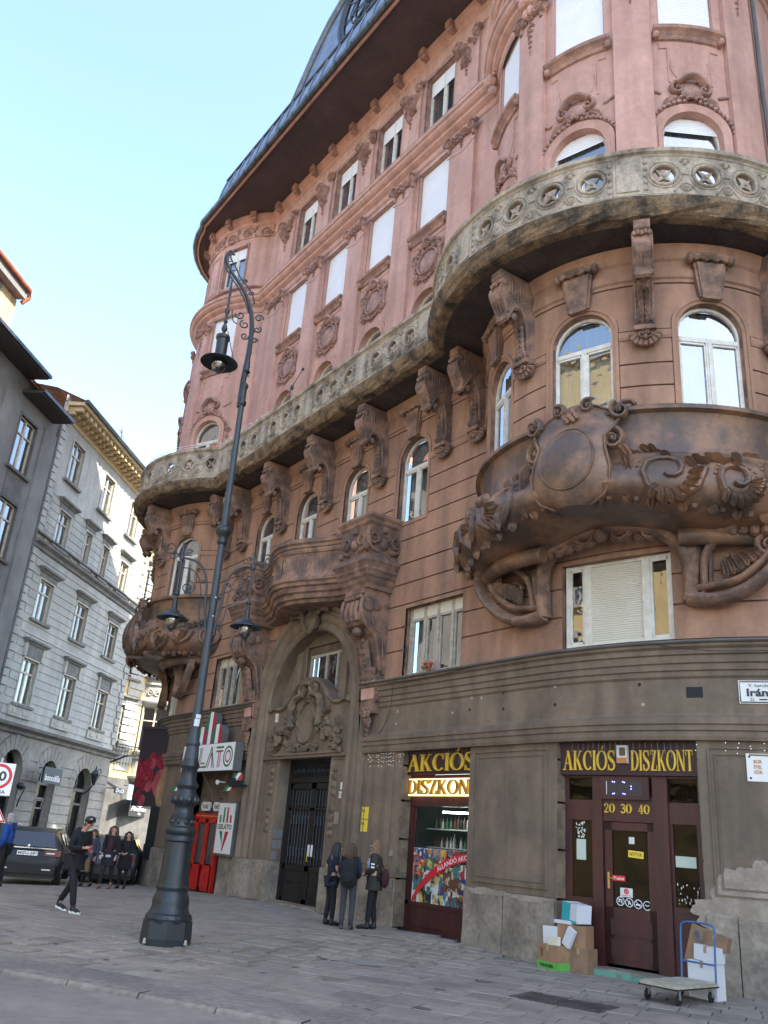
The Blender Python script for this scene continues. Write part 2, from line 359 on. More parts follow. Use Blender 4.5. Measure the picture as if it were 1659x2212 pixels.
# ------------------------------------------------------------------ windows
def window(mp, o, parent, rec=.22, style='arch', frame=FRAME, jm=PINK, sc=None, name='window', curtain=CURT, shutter=0.0, fw=.055, transom=None, mull=1, curt=True, front=0.0, seed=0, open_=False):
    """o = opening (s0,s1,z0,z1,rise).  window > jamb, frame, pane, curtain, roller_shutter"""
    c = (o[0]+o[1])/2; F = flat(mp, c)
    R = op_outline(o, 12); n = len(R)
    m = M(mp); m.grid([[(p[0], front, p[1]) for p in R], [(p[0], -rec-.02, p[1]) for p in R]], closev=True)
    w_ = m.obj(name, jm, parent)
    fr = M(F); R0 = op_outline(o, 12, -.01); R1 = op_outline(o, 12, fw); df = -rec+.05; db = -rec-.02
    fr.grid([[(p[0], db, p[1]) for p in R0], [(p[0], df, p[1]) for p in R0], [(p[0], df, p[1]) for p in R1], [(p[0], db, p[1]) for p in R1]], closev=True)
    zt = transom if transom is not None else (o[3]-o[4]-.02 if o[4] > 0 else None)
    if shutter < 1:
        if zt: fr.box(o[0]+fw, o[1]-fw, db, df+.012, zt-.045, zt+.045)
        ztop = zt if zt else o[3]
        for k in range(mull):
            cx = o[0]+(o[1]-o[0])*(k+1)/(mull+1); fr.box(cx-.055, cx+.055, db, df+.01, o[2]+fw*.5, ztop-.02)
            fr.box(cx-.02, cx+.02, df, df+.03, o[2]+fw, ztop-.02)
        # sash frames
        xs = [o[0]+(o[1]-o[0])*k/(mull+1) for k in range(mull+2)]
        for a, b in zip(xs[:-1], xs[1:]):
            a += .04; b -= .04; zt2 = ztop-.03
            for bx in ((a, a+.045, o[2]+.03, zt2), (b-.045, b, o[2]+.03, zt2), (a, b, o[2]+.03, o[2]+.10), (a, b, zt2-.06, zt2)): fr.box(bx[0], bx[1], db+.01, df-.008, bx[2], bx[3])
    fr.obj('frame', frame, w_)
    g = M(F); pp = op_outline(o, 12, fw*.6); tri = delaunay_tri(pp); g.add([(p[0], -rec+.005, p[1]) for p in pp], tri); g.obj('pane', GLASS, w_)
    if shutter:
        zb = o[3]-(o[3]-o[2])*shutter; sh = M(F); ns = max(2, int((o[3]-zb)/.055)); P = []
        for i in range(ns):
            z1_ = o[3]-.03-(o[3]-.03-zb-.02)*i/ns; z0_ = o[3]-.03-(o[3]-.03-zb-.02)*(i+1)/ns
            P += [[(o[0]+fw*.8, -rec+.06, z1_), (o[1]-fw*.8, -rec+.06, z1_)], [(o[0]+fw*.8, -rec+.071, z1_-.008), (o[1]-fw*.8, -rec+.071, z1_-.008)], [(o[0]+fw*.8, -rec+.071, z0_+.008), (o[1]-fw*.8, -rec+.071, z0_+.008)]]
        sh.grid(P); sh.obj('roller_shutter', SHUT if frame is FRAME else SHUTB, w_)
    if curt and shutter < 1:
        cu = M(F); P = []; nn = 26
        gap_ = (.42, .58) if open_ else (1, 1)
        for rng in ((o[0]+.05, o[0]+.05+(o[1]-o[0]-.1)*gap_[0]), (o[1]-.05-(o[1]-o[0]-.1)*(1-gap_[1]), o[1]-.05)):
            if rng[1]-rng[0] < .05: continue
            P = [[(rng[0]+(rng[1]-rng[0])*i/nn, -rec-.16+.025*sin(i*1.9+seed)+.012*sin(i*.7+seed*2), z) for z in (o[2]+.02, o[3]-.02)] for i in range(nn+1)]
            cu.grid(P)
        cu.obj('curtain', curtain, w_)
    bk = M(F); bk.box(o[0]-.1, o[1]+.1, -rec-.55, -rec-.25, o[2]-.1, o[3]+.1); bk.obj('room_backing', DARK, w_)
    return w_
# ================================================================== ornament designs (a along wall, d out, z up)
def mir(pts, c): return [(2*c-p[0], p[1], p[2]) for p in pts]
def volute(m, cx, cz, r, a0, turns, d=.0, th=.05, h=1.3):
    p = spiral(cx, cz, r, r*.16, a0, turns, d); m.relief(p, taper(len(p), th, th*.6), h)
    m.blob((cx, d+th*.5, cz), r*.22, th*1.2, r*.22, 6, 4)
def garland(m, p0, p1, sag, r=.05, n=9, d=.03):
    for i in range(n+1):
        t = i/n; s_ = 1-abs(2*t-1)*.5
        m.blob((p0[0]+(p1[0]-p0[0])*t, d+r*.5, p0[1]+(p1[1]-p0[1])*t-sag*4*t*(1-t)), r*s_*1.1, r*1.1, r*s_*(1+.3*(i % 2)), 5, 3)
def shell(m, cx, cz, r, d=.02, a0=200, a1=340, n=7, h=.05):
    for i in range(n):
        a = rad(a0+(a1-a0)*i/(n-1)); p = [(cx+r*.15*cos(a), d, cz+r*.15*sin(a)), (cx+r*.6*cos(a), d+h*.6, cz+r*.6*sin(a)), (cx+r*cos(a), d, cz+r*sin(a))]
        m.relief(p, [r*.05, r*.13, r*.17], 1.2, 4)
def drop(m, cx, z0, ln, w_, n=5, d=.02, seed=0):   # hanging bunch of leaves, tapering
    rr = random.Random(seed)
    for i in range(n):
        t = i/n; zz = z0-ln*t; ww = w_*(1-.75*t)
        for sg in (-1, 1):
            m.leaf((cx+sg*.01, d, zz), -pi/2+sg*(1.15-.5*t), ww*1.25, ww*.32, .045, -sg*.9, 4)
        m.blob((cx, d+.03, zz-ww*.2), ww*.26, .045, ww*.3, 5, 3)
    m.leaf((cx, d, z0-ln*.9), -pi/2, ln*.25, w_*.16, .04)
def cartouche(m, cx, cz, w_, h_, d=.02):           # oval shield with scrolled top, side garlands
    P = [(cx+w_*.46*cos(a), d+.02, cz+h_*.40*sin(a)) for a in [2*pi*i/20 for i in range(21)]]
    m.relief(P, .035, 1.3)
    m.blob((cx, d, cz), w_*.42, .05, h_*.36, 12, 6)
    for sg in (-1, 1):
        for cx_, cz_, r_, a0, tn in ((.36, .50, .15, .2, -1.25), (.60, .30, .12, 1.5, -1.2), (.52, -.34, .12, 4.5, 1.1)):
            p = spiral(cx+sg*w_*cx_, cz+h_*cz_, w_*r_*1.3, w_*.03, a0 if sg > 0 else pi-a0, tn*sg, d); m.relief(p, taper(len(p), .045, .025), 1.6)
        p = cat_([(cx+sg*w_*.15, d, cz+h_*.62), (cx+sg*w_*.34, d+.02, cz+h_*.66), (cx+sg*w_*.5, d, cz+h_*.5), (cx+sg*w_*.62, d, cz+h_*.1), (cx+sg*w_*.52, d, cz-h_*.4)], 4); m.relief(p, .035, 1.4)
        for i in range(7):
            t = i/6; m.blob((cx+sg*w_*(.60-.12*t+.05*sin(i*2.)), d+.02, cz+h_*(.28-.85*t)), .045, .05, .05, 5, 3)
        m.leaf((cx+sg*w_*.2, d, cz-h_*.45), -pi/2+sg*.9, h_*.34, .06, .05, sg*.8)
    m.relief(cat_([(cx-w_*.3, d, cz+h_*.55), (cx-.1*w_, d+.05, cz+h_*.74), (cx+w_*.1, d+.05, cz+h_*.74), (cx+w_*.3, d, cz+h_*.55)], 4), .07, 1.3)
    shell(m, cx, cz+h_*.5, h_*.2, d+.04, 20, 160, 5)
    garland(m, (cx-w_*.42, cz-h_*.45), (cx+w_*.42, cz-h_*.45), h_*.16, .055, 9, d)
    drop(m, cx, cz-h_*.5, h_*.3, .1, 3, d)
def crown_garland(m, cx, zs, rx, rz, d=.03):       # festoon following an arch head, with shell and scrolls on top
    for sg in (-1, 1):
        for i in range(11):
            a = rad(8+i*7.2); x = cx+sg*(rx+.16)*cos(a)*1.05; z = zs+(rz+.16)*sin(a)*1.0
            m.blob((x, d+.03, z), .062+.012*(i % 2), .07, .062, 5, 3)
        x0 = cx+sg*(rx+.2)*1.02
        volute(m, x0+sg*.05, zs+.08, .11, 0 if sg > 0 else pi, sg*1.2, d, .03)
        m.leaf((x0+sg*.02, d, zs), -pi/2, .3, .06, .05)
        p = spiral(cx+sg*.28, zs+rz+.52, .17, .03, (pi*.6 if sg > 0 else pi*.4), -sg*1.3, d); m.relief(p, taper(len(p), .055, .03), 1.7)
        m.leaf((cx+sg*.30, d, zs+rz+.32), (-.5 if sg > 0 else pi+.5), .45, .09, .06, -sg*.5)
        m.relief([(cx+sg*.62, d-.01, zs+rz+.42), (cx+sg*.95, d-.01, zs+rz+.60)], .035, .7)
    m.relief(cat_([(cx-.34, d, zs+rz+.64), (cx-.12, d+.06, zs+rz+.8), (cx+.12, d+.06, zs+rz+.8), (cx+.34, d, zs+rz+.64)], 4), .075, 1.5)
    m.blob((cx, d+.02, zs+rz+.42), .26, .09, .19, 9, 5)
    for i in range(9): m.blob((cx-.24+.06*i, d+.07, zs+rz+.22+.03*sin(i*2.2)), .05, .06, .05, 5, 3)
def cap_pair(m, cx, z, hw, d=.12):                 # pilaster capital: two volutes joined by leaves, point below
    for sg in (-1, 1):
        volute(m, cx+sg*hw*.8, z, .21, (0 if sg > 0 else pi), sg*1.5, d, .065, 2.0)
        m.relief([(cx+sg*hw*.8, d, z-.12), (cx+sg*hw*.86, d, z-.34)], .05, 1.0)
        for i in range(3): m.leaf((cx+sg*(.02+.12*i), d, z-.08), (0.2 if sg > 0 else pi-.2)+(.5-i*.5)*sg, .30, .10, .10, sg*.6)
    for i in range(6): m.blob((cx+(i-2.5)*.1, d+.03, z-.1-.03*(i % 2)), .05, .06, .05, 5, 3)
    m.relief([(cx-hw, d-.03, z-.45), (cx, d-.03, z-.62), (cx+hw, d-.03, z-.45)], .02, 1.0)
    drop(m, cx, z-.12, .32, .09, 3, d-.02)
def leafdrop(m, cx, z, hw, ln=1.1, d=.1):          # top-floor pier ornament: scrolls and a long bunch of leaves
    for sg in (-1, 1): volute(m, cx+sg*hw*.75, z, .19, (0 if sg > 0 else pi), sg*1.4, d, .065, 2.0)
    rr = random.Random(int(cx*10))
    for i in range(22):
        t = i/22; m.leaf((cx+rr.uniform(-1, 1)*hw*.85*(1-t), d, z-.02-ln*.6*t), -pi/2+rr.uniform(-1.1, 1.1), .30, .085, .10, rr.uniform(-.6, .6), 3)
    drop(m, cx, z-ln*.45, ln*.5, .15, 4, d)
def shade(poly): return poly
# ================================================================== the corner building
B = thing('apartment_building', 'pink and brown stucco corner building with round towers, carved balconies and shops below', 'building', (X0, 6, 0))
XB = [-3.70, -1.04, 1.62, 4.28]
TA = [-22.6, 17.4, 57.2, 97]
# -- openings
op2 = [(x-.60, x+.60, 9.32, 11.66, .58) for x in XB]
op3 = [(x-.62, x+.62, 13.6, 16.35, .6) for x in XB]
op4 = [(x-.72, x+.70, 18.55, 21.02, 0) for x in XB]
op5 = [(x-.66, x+.76, 22.62, 24.95, 0) for x in XB]
t2 = []; t3 = []; t4 = []; t5 = []
for a in TA[:3]:
    for f, g in ((tw, 1), (twl, -1)):
        if g < 0 and a > 50 and False: continue
        def rng(a, hw): u = f(a-hw); v = f(a+hw); return (min(u, v), max(u, v))
        t2.append((*rng(a, 10.1), 9.32, 11.6, .58)); t3.append((*rng(a-.6, 10.4), 13.6, 16.4, .6)); t4.append((*rng(a, 10.3), 18.75, 22.0, .45)); t5.append((*rng(a, 9.5), 22.75, 24.7, 0))
f1 = [(4.38, 6.46, 5.32, 6.97, 0), (2*X0-6.46, 2*X0-4.38, 5.32, 6.97, 0)]
f1t = [(lw(5.6), lw(22.2), 5.33, 6.97, 0)]; f1t.append((2*X0-f1t[0][1], 2*X0-f1t[0][0], 5.33, 6.97, 0))
PORT = [(-1.85, 2.35, 0, 7.02, 2.1)]
SHOPL = (4.60, 6.86, 0, 3.66, 0); SHOPD = (lw(4.5), lw(24.1), 0, 3.62, 0); GEL = (-6.35, -3.75, 0, 3.5, 0)
S_LO, S_HI = X0-SL_B-6, X0+SL_B+6
# -- ground floor
def sweepS(m, prof, mp, s0, s1, step=.35, cap=True):
    n = max(1, int(abs(s1-s0)/step)); ss = [s0+(s1-s0)*i/n for i in range(n+1)]
    m.grid([[(s, d, z) for s in ss] for d, z in prof])
    if cap:
        for s in (s0, s1): m.add([(s, d, z) for d, z in prof], [tuple(range(len(prof)))] if s == s0 else [tuple(reversed(range(len(prof))))])
wall('ground_floor_wall', low, S_LO, S_HI, .96, 3.64, PORT+[SHOPL, SHOPD, GEL], 0, OLIVE, B)
wall('frieze_wall', low, S_LO, S_HI, 3.64, 5.3, [(-1.85, 2.35, 0, 5.3, 0)], 0.0, OLIVE, B)
# plinth stones
zb = .98
for a, b in ((6.86, 7.95), (7.95, 9.196), (lw(24.1), lw(27.5)), (lw(27.5), lw(31.5)), (lw(31.5), X0+SL_B), (3.0, 3.75), (3.75, 4.60), (-3.75, -3.05), (-3.05, -2.3), (-7.4, -6.35), (-8.4, -7.4), (-9.6, -8.4), (-11, -9.6), (-12.6, -11), (-14.2, -12.6)):
    m = M(low); n_ = max(2, int((b-a)/.25)); hh = zb+random.uniform(-.04, .05)
    m.grid([[(a+.008+(b-a-.016)*i/n_, d, z) for i in range(n_+1)] for d, z in ((0, hh), (.045, hh-.01), (.06, hh-.03), (.065, .3), (.09, -.02), (.09, -.4))])
    for e in (a+.008, b-.008): m.add([(e, 0, hh), (e, .045, hh-.01), (e, .065, .3), (e, .09, -.02), (e, 0, -.4)], [(0, 1, 2, 3, 4)])
    m.obj('plinth_stone', PLINTH, B)
# raised wall fields between the openings (mouldings)
def field(mp, a, b, z0, z1, d=.0, w_=.05, name='wall_field_moulding', mm=None, parent=None):
    m = M(mp); k = .07
    for off, hh in ((0, .028), (.10, .02)):
        P = [(a+off, z0+off), (b-off, z0+off), (b-off, z1-off), (a+off, z1-off)]
        n = max(1, int((b-a)/.3)); Q = []
        for i in range(n+1): Q.append((a+off+(b-a-2*off)*i/n, z0+off))
        for i in range(n+1): Q.append((b-off-(b-a-2*off)*i/n, z1-off))
        Q2 = [(x+(w_*.5 if x < (a+b)/2 else -w_*.5)*(1 if True else 0), z+(w_*.5 if z < (z0+z1)/2 else -w_*.5)) for x, z in Q]
        m.grid([[(x, d, z) for x, z in Q], [(x, d+hh, z) for x, z in Q], [(x, d+hh, z) for x, z in Q2], [(x, d, z) for x, z in Q2]], closev=True)
    return m.obj(name, mm or OLIVE, parent or B)
field(low, 7.0, 8.98, 1.08, 3.5)
field(low, lw(25.3), lw(33.5), 1.25, 3.5)
field(low, 3.15, 4.4, 1.08, 3.5)
# worn patch of bare plaster low on the right pier
for cx, cz, rx, rz, sd in ((lw(29.6), 1.05, .95, .30, 3), (lw(27.6), 1.28, .33, .42, 5), (lw(31.2), 1.45, .28, .34, 8), (7.5, .93, .5, .06, 9), (8.6, .90, .45, .05, 12)):
    rr = random.Random(sd); n = 64; m = M(low); fr_ = lambda a_: 1+.13*sin(3*a_+sd)+.09*sin(5*a_+2*sd)+.05*sin(11*a_+sd)+.03*sin(19*a_)+rr.uniform(-.015, .015); P = [(cx+rx*cos(2*pi*i/n)*fr_(2*pi*i/n), cz+rz*sin(2*pi*i/n)*fr_(2*pi*i/n)) for i in range(n)]
    dd = .009 if cz < 1.2 and rx > .9 else .006+.001*sd/10
    m.add([(p[0], dd+(.062 if cz < .97 else 0), p[1]) for p in P], delaunay_tri(P)); m.obj('bare_plaster_patch', PALE, B)
# cornice over the shops
gprof = [(0, 3.60), (.09, 3.60), (.11, 3.66), (.11, 3.74), (.14, 3.76), (.14, 3.84), (.17, 3.86), (.17, 3.96), (.10, 4.00), (.06, 4.05), (.06, 4.62), (.10, 4.66), (.10, 4.74), (.135, 4.76), (.135, 4.86), (.17, 4.88), (.17, 5.00), (.21, 5.02), (.21, 5.10), (.27, 5.14), (.27, 5.20)]
for a, b in ((3.02, S_HI), (S_LO, -2.55)):
    m = M(low); sweepS(m, gprof, low, a, b); m.obj('shop_cornice', OLIVE, B)
    m = M(low); sweepS(m, [(.20, 5.203), (.315, 5.19), (.33, 5.21), (.325, 5.24), (.02, 5.305)], low, a-.01, b+.01); m.obj('ledge_flashing', LEDGE, B)
# -- first floor and second floor coursed wall
wall('first_floor_wall', low, S_LO, S_HI, 5.29, 8.17, f1+f1t+PORT, -.01, BROWN2, B)
ZL = [5.31, 5.95, 6.52, 7.08, 7.62, 8.15]
courses('wall_course', low, X0-SL_B, X0+SL_B+.5, ZL, f1+f1t+[(-2.62, 3.12, 0, 7.75, 2.8)], 0, BROWN, B)
wall('second_floor_wall', up, X0-J-SARC, X0+J+SARC, 8.15, 13.3, op2+t2, -.01, BROWN2, B)
ZU = [8.15, 8.79, 9.32, 9.79, 10.27, 10.80]
sA, sB = X0-J-SARC+2, X0+J+SARC-2
ops_w = [(o[0]-.13, o[1]+.13, o[2], o[3]+.13, o[4]+.06) for o in op2+t2]
courses('wall_course', up, X0-J, X0+J, ZU, ops_w, 0, BROWN, B)
courses('wall_course', up, X0+J, sB, ZU[2:], ops_w, 0, BROWN, B); courses('wall_course', up, sA, X0-J, ZU[2:], ops_w, 0, BROWN, B)
courses('spandrel_course', up, sA, sB, [10.99, 12.02], ops_w, 0, BROWN, B, gap=.03)
for a, b in zip([sA]+[o[1]+.13 for o in sorted(ops_w)], [o[0]-.0 for o in sorted(ops_w)]+[sB]):
    a2 = a if a == sA else a-.13; b2 = b
    if b2-a2 > .15:
        m = M(up); sweepS(m, [(.0, 10.79), (.055, 10.79), (.075, 10.84), (.075, 10.93), (.05, 10.98), (0, 10.985)], up, a2, b2); m.obj('string_moulding', BROWN, B)
m = M(up); sweepS(m, [(.0, 12.03), (.05, 12.03), (.05, 12.1), (.09, 12.13), (.09, 12.3), (.06, 12.32), (.06, 12.5), (.11, 12.55), (.15, 12.66), (.2, 12.83), (0, 12.84)], up, sA, sB); m.obj('frieze_moulding', BROWN, B)
# arch surrounds, windows, keystones
for k, o in enumerate(op2+t2):
    mm = M(up); R1 = op_outline(o, 16, 0); R2 = op_outline(o, 16, -.06); R3 = op_outline(o, 16, -.12)
    mm.grid([[(p[0], d, p[1]) for p in R] for R, d in ((R1, -.01), (R1, .02), (R2, .035), (R2, .055), (R3, .06), (R3, .0))], closev=True)
    mm.obj('arch_surround', BROWN, B)
    w_ = window(up, o, B, rec=.20, jm=BROWN2, transom=10.86, curtain=CURT if k in (4, 3, 2) else CURTB, seed=k)
    c = (o[0]+o[1])/2
    ms = M(flat(up, c)); hw0, hw1 = .17, .27
    ms.add([(c-hw0, .0, 11.62), (c+hw0, .0, 11.62), (c+hw1, .0, 12.4), (c-hw1, .0, 12.4), (c-hw0, .15, 11.62), (c+hw0, .15, 11.62), (c+hw1, .2, 12.4), (c-hw1, .2, 12.4)], [(0, 1, 5, 4), (1, 2, 6, 5), (2, 3, 7, 6), (3, 0, 4, 7), (4, 5, 6, 7)])
    ms.add([(c-hw0-.05, .0, 11.66), (c+hw0+.05, .0, 11.66), (c+hw1+.05, .0, 12.4), (c-hw1-.05, .0, 12.4), (c-hw0-.05, .12, 11.66), (c+hw0+.05, .12, 11.66), (c+hw1+.05, .16, 12.4), (c-hw1-.05, .16, 12.4)], [(0, 1, 5, 4), (1, 2, 6, 5), (2, 3, 7, 6), (3, 0, 4, 7), (4, 5, 6, 7)])
    ms.tube([(c-.40+.8*i/8, .22, 12.50+.02*cos(i*pi)) for i in range(9)], [.05, .09, .075, .10, .085, .10, .075, .09, .05], 7)
    for sg in (-1, 1): ms.blob((c+sg*.40, .2, 12.47), .07, .12, .11, 8, 5)
    ms.obj('keystone', BROWN2, B)
# -- scroll consoles under the long balcony
def bracket(s, wd=.30):
    F = flat(up, s); m = M(F)
    prof = [(.0, 12.8), (.98, 12.8), (.98, 12.62), (.93, 12.58), (.93, 12.42), (1.0, 12.34), (1.02, 12.22), (.97, 12.08), (.86, 11.97), (.80, 11.86), (.80, 11.70), (.74, 11.66), (.70, 11.78), (.62, 11.93), (.48, 12.0), (.36, 11.92), (.28, 11.72), (.24, 11.45), (.22, 11.15), (.26, 10.98), (.26, 10.9), (.0, 10.9)]
    P = [(p[0], p[1]) for p in prof]
    n = len(P); A = [(s-wd/2, p[0], p[1]) for p in P]; Bq = [(s+wd/2, p[0], p[1]) for p in P]
    tri = delaunay_tri(P)
    m.add(A+Bq, [tuple(t) for t in tri]+[tuple(i+n for i in reversed(t)) for t in tri]+[(i, (i+1) % n, (i+1) % n+n, i+n) for i in range(n)])
    o = m.obj('scroll_console', BROWN2, B)
    d_ = M(F)
    # fluting and edge mouldings on the sides
    for sg in (-1, 1):
        xx = s+sg*(wd/2+.012)
        for i in range(7):
            z0 = 12.55-.0*i; d_.tube([(xx, .30+.075*i, 12.62), (xx, .30+.075*i, 12.15+.05*abs(i-3))], .018, 5)
        for q in ([(xx, .96, 12.42), (xx, 1.0, 12.25), (xx, .86, 12.0), (xx, .78, 11.82)], [(xx, .74, 11.72), (xx, .62, 11.98), (xx, .44, 12.02), (xx, .30, 11.78), (xx, .24, 11.4), (xx, .22, 11.0)]):
            d_.tube(cat_(q, 4), .028, 5)
        d_.blob((s+sg*wd/2, .88, 12.52), .05, .09, .09, 8, 5); d_.blob((s+sg*wd/2, .60, 11.78), .06, .09, .09, 8, 5)
        d_.blob((s+sg*wd/2, .75, 11.75), .045, .06, .06, 8, 5)
    for i in range(5): d_.blob((s-.14+.07*i, .96, 12.5+.02*(i % 2)), .05, .05, .06, 6, 4)
    for i in range(2): d_.tube([(s+(i*2-1)*.06, 1.005-.02, 12.36), (s+(i*2-1)*.05, 1.02, 12.2), (s+(i*2-1)*.04, .92, 12.02), (s+(i*2-1)*.03, .83, 11.84)], .014, 5)
    d_.blob((s, .55, 11.80), .10, .10, .09, 8, 5)
    d_.obj('scroll_trim', BROWN2, o, smooth=True)
    l = M(F)
    for i in range(6):
        zz = 11.74-.12*i; dd = .30-.015*i+.01
        for sg in (-1, 1): l.leaf((s+sg*.02, dd, zz), -pi/2+sg*(.9-.05*i), .20, .05, .05, -sg*.9, 4)
    for i in range(4): l.leaf((s-.12+.08*i, .27, 11.12), -pi/2+(i-1.5)*.1, .16, .045, .045, 0, 3)
    l.obj('acanthus_leaf', BROWN2, o, smooth=True)
    t_ = M(F); t_.box(s-wd/2-.05, s+wd/2+.05, 0, .31, 10.84, 10.93)
    shell(t_, s, 10.86, .30, .14, 188, 352, 9, .06); t_.blob((s, .10, 10.80), .24, .14, .20, 8, 5)
    for sg in (-1, 1): p = spiral(s+sg*.07, 10.76, .085, .02, pi/2, sg*1.3, .24); t_.relief(p, .02, 1.6)
    t_.blob((s, .24, 10.70), .05, .06, .05, 6, 4)
    t_.obj('shell_pendant', BROWN2, o, smooth=True)
for s in [-5.05, -2.37, .29, 2.95, 5.62, tw(-2.6), tw(37.4), tw(77.5), twl(-2.6), twl(37.4), twl(77.5), X0+J-.28, X0-J+.28]: bracket(s)
# -- long balcony: slab, soffit, parapet with round quatrefoils
BR = 4.62; BCX = 9.25; BCY = 2.1
def bal(d): return outlineU(BR, BCX, BCY, d, 120, 24, 44, 0, 1.18)
m = M()
rr = random.Random(4); base = bal(0); NB = len(base)
rows = []
for d, z, j in ((-.30, 12.86, .0), (-.16, 12.87, .02), (-.07, 12.88, .04), (-.02, 12.92, .04), (.02, 12.99, .035), (.06, 13.05, .025), (.10, 13.12, .012), (.12, 13.19, .008), (.0, 13.215, 0)):
    o_ = bal(d); rows.append([(x+rr.uniform(-j, j)*.6, y+rr.uniform(-j, j)*.6, z+rr.uniform(-j, j)*.7) for x, y in o_])
m.grid(rows); m.obj('balcony_slab', STONED, B)
m = M(); m.grid([[(*p, 12.85) for p in outlineU(RT, CXT, CYT, .0, 120, 24, 44, 0, 0)], [(*p, 12.87) for p in bal(-.28)]]); m.obj('balcony_soffit', BALSOFFIT, B)
m = M(); m.grid([[(*p, 13.21) for p in outlineU(RT, CXT, CYT, .0, 120, 24, 44, 0, 0)], [(*p, 13.22) for p in bal(.05)]]); m.obj('balcony_floor', STONED, B)
# arc-length parametrised parapet path
import bisect
def arcpath(pts):
    L_ = [0]
    for a, b in zip(pts[:-1], pts[1:]): L_.append(L_[-1]+math.dist(a, b))
    def f(s, d, z):
        s = min(max(s, 0), L_[-1]-1e-6); i = min(max(bisect.bisect_right(L_, s)-1, 0), len(pts)-2); t = (s-L_[i])/(L_[i+1]-L_[i])
        a, b = pts[i], pts[i+1]; x = a[0]+(b[0]-a[0])*t; y = a[1]+(b[1]-a[1])*t
        # smoothed normal
        def nrm(k):
            k = min(max(k, 0), len(pts)-2); u = (pts[k+1][0]-pts[k][0], pts[k+1][1]-pts[k][1]); l = math.hypot(*u) or 1; return (u[1]/l, -u[0]/l)
        n0 = nrm(i-1 if t < .5 else i); n1 = nrm(i if t < .5 else i+1); tt = t+.5 if t < .5 else t-.5
        nx = n0[0]*(1-tt)+n1[0]*tt; ny = n0[1]*(1-tt)+n1[1]*tt; l = math.hypot(nx, ny) or 1
        return (x+nx/l*d, y+ny/l*d, z)
    return f, L_[-1]
bp_, BL = arcpath(bal(-.06))
PB = thing if False else None
bparent = M(bp_); n_ = int(BL/.18)
ss = [BL*i/n_ for i in range(n_+1)]
bparent.grid([[(s, d, z) for s in ss] for d, z in ((0, 13.2), (.06, 13.2), (.07, 13.3), (.03, 13.34), (.0, 13.36), (-.1, 13.36), (-.1, 13.2))])
BAL = bparent.obj('balcony_parapet', STONE, B)
m = M(bp_); m.grid([[(s, d, z) for s in ss] for d, z in ((-.13, 14.26), (.03, 14.26), (.05, 14.30), (.10, 14.33), (.11, 14.41), (.06, 14.45), (-.16, 14.46), (-.13, 14.26))]); m.obj('coping', STONE, BAL)
c0 = BL/2
